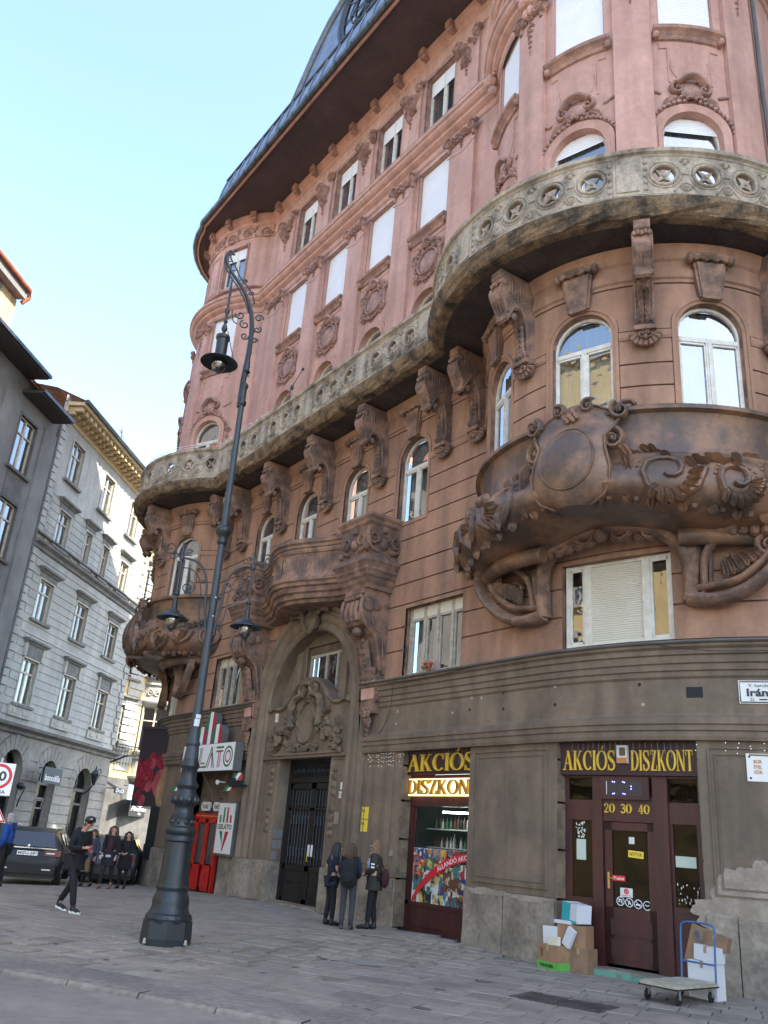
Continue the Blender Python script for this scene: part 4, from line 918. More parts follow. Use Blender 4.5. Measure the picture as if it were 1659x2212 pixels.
for sg in (-1, 1):
    xc = X0+sg*3.0; hw = .64
    m = M(ident)
    st = [(9.36, .10), (9.27, .13), (9.20, .07), (9.12, .07), (9.06, .02), (8.95, .0), (8.32, .0), (8.26, .04), (8.18, .10), (8.10, .14), (8.04, .10), (7.96, .06), (7.90, .06), (7.84, .02), (7.76, .0), (7.72, -.04), (7.62, -.06), (7.56, -.10), (7.46, -.12)]
    ring = lambda k_, z: [(xc-hw-k_, 0, z), (xc-hw-k_, .92+k_, z), (xc+hw+k_, .92+k_, z), (xc+hw+k_, 0, z)]
    m.grid([ring(k_, z) for z, k_ in st]); m.add(ring(.10, 9.36), [(0, 1, 2, 3)]); m.add(ring(-.12, 7.46), [(3, 2, 1, 0)])
    b_ = m.obj('balcony_pier', BROWN2, B)
    m = M(ident)
    for face in (0, 1):      # carved clusters on the front and on the outward side
        mm_ = M((lambda a, d, z, xc=xc: (xc+a, -.92-d, z)) if face == 0 else (lambda a, d, z, xc=xc: (xc+hw+d, -.5+a, z)))
        for k_ in (-1, 1):
            p = spiral(k_*.34, 8.72, .19, .04, .5 if k_ > 0 else pi-.5, -k_*1.4, 0); mm_.relief(p, taper(len(p), .055, .03), 1.8)
            mm_.relief(cat_([(k_*.52, 0, 8.95), (k_*.45, 0, 8.5), (k_*.2, 0, 8.38)], 4), .05, 1.5); mm_.blob((k_*.56, .03, 8.42), .10, .09, .10)
            for i in range(4): mm_.leaf((k_*.1*i, 0, 8.6), (pi/2-k_*.5*i), .24, .07, .08, 0, 4)
        mm_.blob((0, .02, 8.62), .14, .10, .18, 8, 5); mm_.blob((0, .04, 8.98), .09, .1, .1)
        mm_.v = mm_.v; mm_.obj('carved_cluster', BROWN2, b_, smooth=True)
    # console under the pier
    xq = xc+.05*sg; wd = .40
    prof = [(.0, 7.46), (.86, 7.46), (.86, 7.32), (.80, 7.30), (.80, 7.16), (.84, 7.12), (.84, 7.0), (.88, 6.88), (.86, 6.70), (.76, 6.56), (.60, 6.50), (.52, 6.38), (.40, 6.30), (.34, 6.1), (.27, 5.85), (.20, 5.6), (.17, 5.4), (.0, 5.4)]
    m = M(ident); n = len(prof); m.add([(xq-wd, *p) for p in prof]+[(xq+wd, *p) for p in prof], [])
    tri = delaunay_tri(prof); m.f += [tuple(t) for t in tri]+[tuple(i+n for i in reversed(t)) for t in tri]+[(i, (i+1) % n, (i+1) % n+n, i+n) for i in range(n)]
    cso = m.obj('scroll_console', BROWN2, b_)
    m = M(ident)
    for k_ in (-1, 1):
        xx = xq+k_*(wd+.02)
        m.blob((xx, .66, 7.04), .05, .17, .17, 10, 6); m.blob((xx, .42, 7.06), .05, .12, .12, 10, 6)
        m.tube(cat_([(xx, .86, 7.2), (xx, .90, 6.9), (xx, .72, 6.55), (xx, .42, 6.3), (xx, .3, 5.9), (xx, .2, 5.5)], 4), .05, 6)
        m.tube(cat_([(xx-.01, .55, 6.88), (xx, .5, 6.6), (xx, .22, 6.3), (xx, .16, 5.8)], 4), .035, 5)
        for i in range(5): m.blob((xq+k_*.34, .80-.0*i, 7.38), .05, .06, .05)
    for i in range(7): m.blob((xq-.33+.11*i, .87, 7.24), .045, .05, .06)
    for i in range(3): m.tube([(xq+(i-1)*.2, .86, 7.12), (xq+(i-1)*.2, .91, 6.88), (xq+(i-1)*.19, .84, 6.66)], .06, 6)
    m.blob((xq, .66, 6.42), .16, .15, .13, 9, 5)
    m.obj('scroll_trim', BROWN2, cso, smooth=True)
    m = M(ident)
    for i in range(6):
        zz = 6.25-.14*i; dd = .42-.035*i
        for k_ in (-1, 1): m.leaf((xq+k_*.03, dd, zz), -pi/2+k_*.8, .30, .08, .08, -k_*.8, 4)
        m.blob((xq, dd+.05, zz), .05, .06, .06)
    for i in range(5): m.leaf((xq-.2+.1*i, .22, 5.62), -pi/2+(i-2)*.12, .22, .05, .05, 0, 3)
    m.obj('acanthus_leaf', BROWN2, cso, smooth=True)
    # pendant panel running down to the cornice
    m = M(ident); m.box(xq-.40, xq+.40, 0, .20, 4.78, 5.42); m.box(xq-.30, xq+.30, 0, .22, 4.50, 4.78); m.box(xq-.34, xq+.34, .0, .17, 5.40, 5.56); pa = m.obj('pendant_panel', BROWN2, b_)
    m = M(ident); m.box(xq-.26, xq+.26, .2, .225, 4.84, 5.30); m.obj('pink_field', PINK, pa)
    m = M(ident)
    for k_ in (-1, 1):
        for i in range(9): m.blob((xq+k_*.36, .20, 4.86+.062*i), .05, .05, .03, 6, 3)
        p = spiral(xq+k_*.13, 5.42, .14, .03, pi/2, k_*1.4, .18); m.relief(p, taper(len(p), .05, .03), 1.7)
        p = spiral(xq+k_*.08, 4.50, .12, .02, pi/2, k_*1.3, .22); m.relief(p, taper(len(p), .045, .02), 1.6)
    m.blob((xq, .22, 5.42), .08, .09, .08); m.obj('pendant_scroll', BROWN2, pa, smooth=True); m = M(ident); drop(m, xq, 4.42, .50, .17, 4, .15, 3); m.blob((xq, .16, 4.36), .15, .1, .12)
    m.obj('pendant_leaf', BROWN2, pa, smooth=True)
# ================================================================== entrance portal
PC = X0; SP = 4.92; Q = thing  # arch centre
def archprof(m, prof, x0=PC, zs=SP, n=26, zbase=0.0):
    P = []
    for r, d in prof:
        row = [(x0+r, d, zbase), (x0+r, d, zs*.5)]+[(x0+r*cos(pi*i/n), d, zs+r*sin(pi*i/n)) for i in range(n+1)]+[(x0-r, d, zs*.5), (x0-r, d, zbase)]; P.append(row)
    m.grid(P)
m = M(ident); archprof(m, [(2.10, -.36), (2.10, .04), (2.16, .10), (2.22, .10), (2.26, .06), (2.34, .05), (2.38, .10), (2.48, .13), (2.56, .13), (2.60, .09), (2.68, .09), (2.72, .15), (2.78, .18), (2.84, .18), (2.86, .0)], zbase=.98)
PO = m.obj('portal_arch', OLIVE, B, smooth=True)
for sg in (-1, 1):
    a = sorted((PC+sg*2.08, PC+sg*2.90)); m = M(ident); n_ = 4
    m.box(a[0], a[1], -.36, .21, .0, .97); m.obj('plinth_stone', PLINTH, PO)
m = M(ident)   # keystone shield at the crown of the arch
m.relief(cat_([(PC+.42, .2, 7.72), (PC+.34, .24, 7.3), (PC+.12, .26, 6.98), (PC, .26, 6.93), (PC-.12, .26, 6.98), (PC-.34, .24, 7.3), (PC-.42, .2, 7.72)], 4), .06, 1.5); m.blob((PC, .16, 7.32), .36, .16, .36, 12, 7)
for sg in (-1, 1):
    p = spiral(PC+sg*.5, 7.55, .2, .04, pi/2, sg*1.4, .3); m.relief(p, taper(len(p), .06, .03), 1.7); m.blob((PC+sg*.85, .3, 7.5), .16, .14, .13)
m.obj('keystone_shield', OLIVE2, PO, smooth=True)
m = M(ident)   # spandrel scrolls
for sg in (-1, 1):
    for cz, cx, r in ((6.95, 2.35, .24), (6.5, 2.75, .18), (6.05, 2.82, .12)):
        p = spiral(PC+sg*cx, cz, r, .03, 0, sg*1.4, .02); m.relief(p, taper(len(p), .035, .02), 1.3)
        m.leaf((PC+sg*cx, .02, cz-.2), -pi/2+sg*.3, .3, .06, .04, .4)
m.obj('spandrel_relief', BROWN2, PO, smooth=True)
# recess wall and window in the tympanum
W0, W1 = -.62, 1.12
wall('tympanum_wall', ident, PC-2.12, PC+2.12, 3.6, 7.06, [(W0, W1, 5.25, 6.72, 0)], -.34, OLIVE, B)
ow = (W0, W1, 5.25, 6.72, 0); m = M(ident); R = op_outline(ow); m.grid([[(p[0], -.34, p[1]) for p in R], [(p[0], -.52, p[1]) for p in R]], closev=True); wn = m.obj('window', OLIVE, B)
f = M(ident)
for x in (W0+.05, W0+.30, (W0+W1)/2, W1-.30, W1-.05): f.box(x-.035, x+.035, -.50, -.43, 5.25, 6.5)
f.box(W0, W1, -.5, -.44, 6.42, 6.5); f.obj('frame', FRAMEW, wn)
s = M(ident); s.box(W0, W1, -.5, -.42, 6.5, 6.72); s.obj('shutter_box', OLIVE2, wn)
g = M(ident); g.add([(W0, -.47, 5.25), (W1, -.47, 5.25), (W1, -.47, 6.45), (W0, -.47, 6.45)], [(0, 1, 2, 3)]); g.obj('pane', GLASS, wn)
bk = M(ident); bk.box(W0-.1, W1+.1, -1.1, -.8, 5.1, 6.8); bk.obj('room_backing', DARK, wn)
for sg in (-1, 1):
    m = M(ident); m.box(PC+sg*1.18-.16, PC+sg*1.18+.16, -.34, -.24, 5.0, 6.6); m.obj('tympanum_pilaster', OLIVE, B)
# overdoor panel with oval and fruit garlands
hp = [(2.10, 3.60), (2.10, 4.98), (1.86, 5.06), (1.55, 5.0), (1.30, 5.02), (1.02, 5.16), (.82, 5.36), (.58, 5.58), (.3, 5.70), (0, 5.74)]
P = [(PC+x, z) for x, z in hp]+[(PC-x, z) for x, z in reversed(hp[:-1])]
m = M(ident); m.poly_ex(P, -.34, .0); OD = m.obj('overdoor_panel', OLIVE, B)
m = M(ident)
m.relief([(x, .0, z-.05) for x, z in P[1:-1]], .06, 1.4)
m.relief([(PC+.42*cos(2*pi*i/26), .0, 4.52+.55*sin(2*pi*i/26)) for i in range(27)], .05, 1.5); m.relief([(PC+.53*cos(2*pi*i/26), .0, 4.52+.66*sin(2*pi*i/26)) for i in range(27)], .03, 1.2)
for sg in (-1, 1):
    p = spiral(PC+sg*.32, 5.42, .2, .04, pi/2, sg*1.35, .02); m.relief(p, taper(len(p), .08, .04), 1.8)
    m.relief(cat_([(PC+sg*.2, .05, 5.25), (PC+sg*.62, .06, 5.15), (PC+sg*.76, .04, 4.8), (PC+sg*.68, .02, 4.4)], 4), [.08]*6+[.1]*7, 1.5)
    m.blob((PC+sg*2.0, .05, 5.0), .11, .08, .11)
m.relief([(PC-.3, .05, 5.5), (PC, .1, 5.56), (PC+.3, .05, 5.5)], .09, 1.3)
m.obj('scrolled_frame', OLIVE2, OD, smooth=True)
rr = random.Random(11)
for sg in (-1, 1):
    m = M(ident)
    for i in range(70):
        t = rr.random(); x = .62+1.2*t; zc = 4.75-.75*t**.7; z = zc+rr.uniform(-.42, .32)*(1-.3*t)
        if z < 3.72: z = 3.74
        r_ = rr.uniform(.05, .10)
        if rr.random() < .45: m.leaf((PC+sg*x, .0, z), rr.uniform(0, 6.3), .24, .07, .10, rr.uniform(-.8, .8), 3)
        else: m.blob((PC+sg*x, .04+rr.uniform(0, .08), z), r_, r_, r_*rr.uniform(.8, 1.3), 6, 4)
    for i in range(13): m.blob((PC+sg*rr.uniform(0, .7), .06, 3.74+rr.uniform(0, .22)), .075, .09, .07, 6, 4)
    m.obj('fruit_garland', OLIVE2, OD, smooth=True)
m = M(ident); m.box(PC-2.1, PC+2.1, -.02, .07, 3.58, 3.66); m.box(PC-1.5, PC+1.75, .0, .11, 3.66, 3.71); m.obj('lintel_moulding', OLIVE, OD)
DX0, DX1 = -.95, 1.62
for a, b in ((PC-2.1, DX0), (DX1, PC+2.1)):
    m = M(ident); m.box(a, b, -.42, .0, .98, 3.60); pr = m.obj('door_pier', OLIVE, B)
    m = M(ident); m.box(a, b, -.42, .04, .0, .98); m.obj('plinth_stone', PLINTH, pr)
    xc = (a+b)/2; m = M(ident)
    for i in range(9):
        zz = 3.35-.19*i
        if i == 4:
            m.obj('hanging_garland', OLIVE2, pr, smooth=True); m = M(ident); continue
        for k_ in (-1, 1): m.leaf((xc+(.12 if a < 0 else -.1), .0, zz), -pi/2+k_*.8, .17, .055, .05, -k_*.8, 4)
        m.blob((xc+(.12 if a < 0 else -.1), .02, zz-.07), .055, .05, .06, 6, 4)
    m.obj('hanging_garland', OLIVE2, pr, smooth=True)
    m = M(ident); m.relief([(a+.08, 0, 1.2), (a+.08, 0, 3.5), (b-.08, 0, 3.5), (b-.08, 0, 1.2)], .02, 1.0); m.obj('pier_moulding', OLIVE, pr)
# door leaves
m = M(ident); m.box(DX0, DX1, -.46, -.36, 3.0, 3.1); m.box(DX0, DX0+.10, -.46, -.34, 0, 3.6); m.box(DX1-.10, DX1, -.46, -.34, 0, 3.6); m.box(DX0, DX1, -.46, -.36, 3.5, 3.6)
DR = m.obj('entrance_door', DOORW, B)
m = M(ident); m.box(DX0+.1, DX1-.1, -.47, -.45, 0.0, 3.55); m.obj('door_back', BLACK, DR)
xm = (DX0+DX1)/2
for k_, (a, b) in enumerate(((DX0+.10, xm-.01), (xm+.01, DX1-.10))):
    m = M(ident)
    m.box(a, a+.10, -.44, -.385, .02, 2.98); m.box(b-.10, b, -.44, -.385, .02, 2.98); m.box(a, b, -.44, -.385, .02, .16); m.box(a, b, -.44, -.385, .82, .94); m.box(a, b, -.44, -.385, 2.84, 2.98); m.box(a+.1, b-.1, -.44, -.41, .16, .82)
    m.box(a+.18, b-.18, -.41, -.385, .24, .48); m.box(a+.18, b-.18, -.41, -.385, .54, .76); m.box(a, b, -.44, -.385, 2.30, 2.36)
    l = m.obj('door_leaf', DOORW, DR)
    m = M(ident); n_ = 7
    for i in range(n_):
        x = a+.14+(b-a-.28)*i/(n_-1); m.tube([(x, -.40, .96), (x, -.40, 2.28)], .014, 5); m.blob((x, -.40, 2.42), .022, .02, .05, 5, 4); m.tube([(x, -.4, 2.36), (x, -.4, 2.8)], .010, 4)
    for zz in (1.25, 2.05): 
        for i in range(n_-1):
            x = a+.14+(b-a-.28)*(i+.5)/(n_-1); m.tube([(x+.055*cos(t_), -.395, zz+.11*sin(t_)) for t_ in [2*pi*j/10 for j in range(11)]], .010, 4)
    m.obj('iron_grille', IRON, l)
m = M(ident)
for i in range(9):
    x = DX0+.3+(DX1-DX0-.6)*i/8; p = spiral(x, 3.30, .13, .02, 0, 1.5*(1 if i % 2 else -1), -.38); m.tube(p, .014, 4)
m.obj('fanlight_grille', IRON, DR)
m = M(ident); m.tube([(xm+.09, -.37, 1.05), (xm+.09, -.31, 1.07), (xm+.09, -.31, 1.22), (xm+.09, -.37, 1.24)], .012, 6); m.obj('door_handle', GOLD, DR)
m = M(ident); m.box(DX0, DX1, -.5, .06, -.01, .05); m.obj('door_step', PLINTH, DR)
# ================================================================== ground, road and paving
def sst(t): t = max(0, min(1, t)); return t*t*(3-2*t)
def gnd(x, y=0): return -.28*sst((-1-x)/9)-.09*sst((x-6)/3)
def wally(x):       # plan line of the ground-floor wall
    t = abs(x-X0)
    if t <= JL: return 0
    if t <= JL+RL*sin(AL): return RL-sqrt(RL*RL-(t-JL)**2)
    return 1.15+(t-JL-RL*sin(AL))*.8
KA = rad(29.3); KO = (10.52, -7.92); E1 = (cos(KA), sin(KA)); E2 = (-sin(KA), cos(KA))
def kf(p, q): return (KO[0]+E1[0]*p+E2[0]*q, KO[1]+E1[1]*p+E2[1]*q)
PAV = mat('grey_paving_slab', (.275, .235, .19), .8, scale=.5, col2=(.195, .168, .137), bump=.3, bscale=18, fine=.14, thr=(.3, .7))
PAVB = mat('lighter_paving_slab', (.29, .25, .20), .8, scale=.6, col2=(.21, .18, .147), bump=.3, bscale=18, fine=.14)
PAVC = mat('darker_paving_slab', (.245, .21, .17), .8, scale=.6, col2=(.175, .152, .125), bump=.3, bscale=18, fine=.14)
JOINT = mat('sandy_joint', (.07, .065, .058), .95, scale=4, col2=(.045, .042, .038), bump=.4)
ASPH = mat('worn_road_asphalt', (.25, .212, .178), .85, scale=.5, col2=(.195, .168, .143), bump=.5, bscale=90, fine=.12)
KERB = mat('kerb_granite', (.24, .208, .17), .8, scale=1.2, col2=(.16, .14, .118), bump=.4, bscale=40, fine=.2)
m = M(); xg = [-160, -90, -50, -30]+[-20+i for i in range(41)]+[30, 60, 160]; yg = [-160, -60, -30]+[-20+i*2 for i in range(21)]+[40, 80, 200]
m.grid([[(x, y, gnd(x)-.035-(.13 if False else 0)) for y in yg if True] for x in xg]); 
# the sheet is cut back under the road by lowering it there
m.v = [(x, y, z-(.25 if ((x-KO[0])*E2[0]+(y-KO[1])*E2[1]) < 2.6 else 0)) for x, y, z in m.v]
m.obj('ground', JOINT, None, kind='structure')
m = M(); m.grid([[(*kf(p, q), -.125-.0) for q in (-60, -20, -8, -4, -2, -1, -.5, -.1, .25)] for p in [-60, -40, -20]+[-12+i for i in range(25)]+[20, 60]]); m.obj('road', ASPH, None, kind='structure')
kr = bpy.data.objects.new('kerb', None); COL.objects.link(kr); kr['kind'] = 'structure'
rr = random.Random(5)
for i in range(-9, 9):
    m = M(); a, b = i*1.0+.006, i*1.0+.994; z = -.02+rr.uniform(-.006, .006)
    m.grid([[(*kf(p, q), zz+gnd(kf(p, q)[0])*.6) for p in (a, (a+b)/2, b)] for q, zz in ((-.02, -.25), (.0, z-.03), (.025, z), (.22, z+.004), (.225, z-.06))]); m.obj('kerb_stone', KERB, kr)
m = M(); m.grid([[(*kf(p, q), gnd(kf(p, q)[0])*.8-.012) for q in (.24, .6, .98+.02*p)] for p in [-9+i*.5 for i in range(38)]]); m.obj('concrete_strip', KERB, kr)
slabs = []
row = 0; q = 1.0
while q < 22:
    h = rr.choice((.40, .40, .40, .50)); p = -24+rr.uniform(0, .4)
    while p < 12:
        w_ = rr.choice((.40, .40, .60, .50, .40, .80)); cx, cy = kf(p+w_/2, q+h/2)
        if -15 < cx < 15.5 and cy < wally(cx)-.02 and cx > -13 and not (q < 1.0+.02*p-.0 and False):
            slabs.append((p, q, w_, h, cx, cy))
        p += w_
    q += h
mhc = (11.85, -2.75)
def inman(cx, cy): return abs((cx-mhc[0])*.95+(cy-mhc[1])*.31) < .60 and abs(-(cx-mhc[0])*.31+(cy-mhc[1])*.95) < .33
slabs = [s for s in slabs if not inman(s[4], s[5])]
camx, camy = 20.26, -12.05
def vis(s):
    v = Vector((s[4], s[5], 0)); c = camo.matrix_world.inverted() @ v
    return c.z < 0 and abs(c.x/-c.z) < .47 and abs(c.y/-c.z) < .63
slabs.sort(key=lambda s: (not vis(s), (s[4]-camx)**2+(s[5]-camy)**2))
pv = bpy.data.objects.new('pavement', None); COL.objects.link(pv); pv['kind'] = 'structure'
rest = {0: M(), 1: M(), 2: M()}
def slab_geo(m, s, j=.007):
    p, q, w_, h, cx, cy = s; dz = rr.uniform(-.003, .003); tx = rr.uniform(-.002, .002); ty = rr.uniform(-.002, .002); g0 = gnd(cx)
    a = [(p+j, q+j, -tx-ty), (p+w_-j, q+j, tx-ty), (p+w_-j, q+h-j, tx+ty), (p+j, q+h-j, -tx+ty)]
    b = [(p+j+.006, q+j+.006, -tx-ty), (p+w_-j-.006, q+j+.006, tx-ty), (p+w_-j-.006, q+h-j-.006, tx+ty), (p+j+.006, q+h-j-.006, -tx+ty)]
    top = [(*kf(x, y), g0+dz+t) for x, y, t in b]; md = [(*kf(x, y), g0+dz+t-.006) for x, y, t in a]; bt = [(*kf(x, y), g0-.05) for x, y, t in a]
    m.add(top+md+bt, [(0, 1, 2, 3)]+[(i, i+4, (i+1) % 4+4, (i+1) % 4) for i in range(4)]+[(i+4, i+8, (i+1) % 4+8, (i+1) % 4+4) for i in range(4)])
for k, s in enumerate(slabs):
    mi = rr.choices((0, 1, 2), (6, 2, 2))[0]
    if k < 298: m = M(); slab_geo(m, s); m.obj('paving_slab', (PAV, PAVB, PAVC)[mi], pv)
    else: slab_geo(rest[mi], s)
for k, m in rest.items():
    if m.v: m.obj('paving_slabs', (PAV, PAVB, PAVC)[k], pv, kind='stuff')
STAIN = mat('pavement_stain', (.085, .08, .074), .85, scale=12, col2=(.12, .115, .108)); SPILL = mat('pale_spill', (.27, .25, .20), .85, scale=14, col2=(.2, .19, .17))
rs = random.Random(77); m = M(); ms = M()
for i in range(150):
    x_, y_ = kf(rs.uniform(-9, 5), rs.uniform(1.1, 8)); r_ = rs.choice((.015, .02, .025, .04)) if i > 6 else rs.uniform(.06, .11)
    if y_ > wally(x_)-.2: continue
    P = [(x_+r_*cos(a)*(1+.3*sin(3*a+i))*1.4, y_+r_*sin(a)*(1+.25*sin(2*a+i)), gnd(x_)+.0045) for a in [2*pi*k/14 for k in range(14)]]; m.add(P, [tuple(range(14))])
m.obj('pavement_stains', STAIN, pv, kind='stuff')
x_, y_ = 8.6, -3.6; ms.add([(x_+.35*cos(a)*(1+.2*sin(3*a)), y_+.22*sin(a)*(1+.2*sin(5*a)), gnd(x_)+.0052) for a in [2*pi*k/24 for k in range(24)]], [tuple(range(24))]); ms.obj('pale_spill', SPILL, pv)
# iron access cover
F = lambda a, b, z: (mhc[0]+.95*a-.31*b, mhc[1]+.31*a+.95*b, z+gnd(mhc[0]))
COVER = mat('rusty_cover_plate', (.10, .085, .075), .6, scale=5, col2=(.055, .048, .045), bump=.5, bscale=60, metal=.3)
m = M(F); m.box(-.58, .58, -.32, .32, -.04, -.008); mc = m.obj('access_cover', COVER, None, loc=(mhc[0], mhc[1], 0)); tag(mc, 'long rusty iron access cover set in the paving before the shop door', 'manhole cover')
m = M(F); 
for a, b in ((-.56, -.02), (.0, .56)): m.box(a, b, -.30, .30, -.02, .004)
m.obj('cover_plate', COVER, mc)
m = M(F); m.box(-.6, .6, -.345, -.325, -.02, .008); m.box(-.6, .6, .325, .345, -.02, .008); m.box(-.61, -.585, -.34, .34, -.02, .008); m.box(.585, .61, -.34, .34, -.02, .008)
for x in (-.5, .48):
    for y in (-.22, .22): m.tube([(x, y, .0), (x, y, .012)], .03, 8)
m.obj('cover_frame', COVER, mc)
# ================================================================== lettering
def ribbon(pts, ws):
    out = []; n = len(pts)
    for i in range(n):
        a, b = pts[max(i-1, 0)], pts[min(i+1, n-1)]; tx, tz = b[0]-a[0], b[1]-a[1]; l = math.hypot(tx, tz) or 1; w_ = ws[i] if isinstance(ws, (list, tuple)) else ws
        out.append(((pts[i][0]-tz/l*w_/2, pts[i][1]+tx/l*w_/2), (pts[i][0]+tz/l*w_/2, pts[i][1]-tx/l*w_/2)))
    return [[out[i][0], out[i][1], out[i+1][1], out[i+1][0]] for i in range(n-1)]
def q4(x0, y0, x1, y1, w_): return [[(x0-w_/2, y0), (x0+w_/2, y0), (x1+w_/2, y1), (x1-w_/2, y1)]]
def rc(x0, y0, x1, y1): return [[(x0, y0), (x1, y0), (x1, y1), (x0, y1)]]
def arc_(cx, cy, rx, ry_, a0, a1, thick, thin, n=18):
    pts = []; ws = []
    for i in range(n+1):
        a = rad(a0+(a1-a0)*i/n); pts.append((cx+rx*cos(a), cy+ry_*sin(a))); ws.append(thin+(thick-thin)*abs(cos(a))**1.5)
    return ribbon(pts, ws)
TK, TN = .17, .055
def glyph(c):
    s = []
    def ser(x, y, w_=.26): s.extend(rc(x-w_/2, y, x+w_/2, y+.045))
    if c == 'A': s += q4(.10, 0, .42, 1, TN)+q4(.68, 0, .40, 1, TK)+rc(.20, .32, .62, .37); ser(.10, 0, .24); ser(.68, 0, .3); w_ = .86
    elif c == 'K': s += q4(.15, 0, .15, 1, TK)+q4(.25, .42, .62, 1, TN)+q4(.64, 0, .34, .55, TK); ser(.15, 0); ser(.15, .955); ser(.64, 0, .28); ser(.62, .955, .22); w_ = .82
    elif c == 'C': s += arc_(.43, .5, .33, .47, 48, 312, TK, TN)+rc(.66, .66, .70, 1.0); w_ = .78
    elif c in 'IÍ': s += q4(.16, 0, .16, 1, TK); ser(.16, 0); ser(.16, .955); w_ = .34
    elif c in 'OÓ0':
        rx = .36 if c != '0' else .24; cx = rx+.08; s += arc_(cx, .5, rx, .47, 0, 360, TK, TN, 26); w_ = 2*cx
    elif c == 'S': 
        p = [(.56, .78), (.50, .93), (.33, .97), (.15, .90), (.12, .74), (.22, .60), (.42, .47), (.55, .33), (.53, .12), (.34, .03), (.17, .06), (.09, .24)]; p = cat_(p, 3); n = len(p); s += ribbon(p, [.05+.12*math.exp(-((i/(n-1)-.5)/.22)**2)+.02 for i in range(n)])+rc(.55, .70, .59, 1.0)+rc(.06, 0, .10, .30); w_ = .68
    elif c == 'D': s += q4(.15, 0, .15, 1, TK)+arc_(.28, .5, .40, .475, -90, 90, TK, TN)+rc(.10, 0, .30, .05)+rc(.10, .95, .30, 1); ser(.12, 0, .2); ser(.12, .955, .2); w_ = .80
    elif c == 'Z': s += rc(.08, .945, .62, 1)+rc(.06, 0, .62, .055)+q4(.15, 0, .54, 1, TK)+rc(.08, .76, .12, 1)+rc(.59, 0, .63, .26); w_ = .70
    elif c == 'N': s += q4(.13, 0, .13, 1, TN)+q4(.70, 0, .70, 1, TN)+q4(.68, 0, .17, 1, TK); ser(.13, 0, .22); ser(.11, .955, .2); ser(.70, .955, .22); w_ = .84
    elif c == 'T': s += q4(.36, 0, .36, 1, TK)+rc(.06, .945, .66, 1)+rc(.05, .74, .09, 1)+rc(.63, .74, .67, 1); ser(.36, 0, .28); w_ = .72
    elif c == '2': s += ribbon(cat_([(.12, .72), (.16, .92), (.32, .97), (.48, .88), (.48, .68), (.34, .40), (.12, .06)], 3), [.12]*4+[.09]*15)+rc(.10, 0, .54, .12); w_ = .62
    elif c == '3': s += ribbon(cat_([(.12, .80), (.20, .95), (.36, .95), (.46, .80), (.40, .60), (.26, .52)], 3), .11)+ribbon(cat_([(.26, .52), (.44, .46), (.50, .24), (.38, .05), (.20, .04), (.10, .20)], 3), .12); w_ = .60
    elif c == '4': s += q4(.40, 0, .40, 1, .15)+rc(.04, .24, .56, .31)+q4(.08, .27, .40, 1, .06); ser(.40, 0, .3); w_ = .62
    else: w_ = .35
    if c in 'ÓÍ': s += [[(w_/2-.02, 1.06), (w_/2+.06, 1.06), (w_/2+.18, 1.24), (w_/2+.07, 1.24)]]
    return s, w_
def serif_text(txt, mp, a0, a1, z0, h, d0, d1, m_, parent, name='sign_letter'):
    tot = sum(glyph(c)[1] for c in txt); k = (a1-a0)/tot; x = a0
    for c in txt:
        g, w_ = glyph(c); m = M(mp)
        for j, poly in enumerate(g):
            if abs(sum(poly[i][0]*poly[(i+1) % 4][1]-poly[(i+1) % 4][0]*poly[i][1] for i in range(4))) < 1e-6: continue
            P = [(x+p[0]*k, z0+p[1]*h) for p in poly]; dd = d1+.0006*(j % 5); n = 4
            A = [(p[0], dd, p[1]) for p in P]; Bq = [(p[0], d0, p[1]) for p in P]
            m.add(A+Bq, [(0, 1, 2, 3)]+[(i, i+4, (i+1) % 4+4, (i+1) % 4) for i in range(4)])
        if g: m.obj(name, m_, parent)
        x += w_*k
def sans(txt, mp, a0, z0, h, d, m_, parent, name='lettering', width=None, ex=.0, bold=0.0, shear=0.0):
    cu = bpy.data.curves.new('t', 'FONT'); cu.body = txt; cu.size = 1; cu.offset = bold; cu.resolution_u = 3; cu.shear = shear; o = bpy.data.objects.new('t', cu); COL.objects.link(o)
    dg = bpy.context.evaluated_depsgraph_get(); me = bpy.data.meshes.new_from_object(o.evaluated_get(dg)); bpy.data.objects.remove(o)
    if not me.vertices: return None
    x0 = min(v.co.x for v in me.vertices); x1 = max(v.co.x for v in me.vertices); k = h/.70; kx = width/(x1-x0) if width else k
    m = M(mp); m.add([(a0+(v.co.x-x0)*kx, d, z0+v.co.y*k) for v in me.vertices], [tuple(p.vertices) for p in me.polygons]); return m.obj(name, m_, parent)
# ================================================================== corner shop: window front
dk = -.30
SF = M(ident); a, b = SHOPL[0], SHOPL[1]
for zc in (0, .95, 1.75, 2.55, 3.3):
    z1 = {0: .93, .95: 1.73, 1.75: 2.53, 2.55: 3.28, 3.3: 3.66}[zc]
    for x0, x1 in ((a-.02, a+.012), (b-.012, b+.02)): SF = M(ident); SF.box(x0, x1, -.36, -.002, zc+.02, z1); SF.obj('jamb_block', OLIVE2, B)
m = M(ident); m.box(a, b, dk-.06, dk, -.03, .50); m.box(a+.0, a+.12, dk-.06, dk+.02, .0, 3.66); m.box(b-.10, b, dk-.06, dk+.02, .0, 3.66); m.box(a, b, dk-.06, dk+.03, 2.45, 2.68); m.box(a, b, dk-.06, dk+.05, 3.02, 3.10); m.box(a, b, dk-.06, dk+.02, .47, .54); m.box(a+.12, a+.2, dk-.04, dk-.005, .5, 2.46); m.box(b-.18, b-.1, dk-.04, dk-.005, .5, 2.46)
m.box(a+.25, b-.25, dk, dk+.02, .08, .42)
SH = m.obj('shop_front', MAROON, B)
g = M(ident); g.add([(a+.2, dk-.02, .52), (b-.18, dk-.02, .52), (b-.18, dk-.02, 2.45), (a+.2, dk-.02, 2.45)], [(0, 1, 2, 3)]); g.obj('shop_window', GLASSD, SH)
WALLIN = mat('shop_interior', (.10, .12, .12), .8)
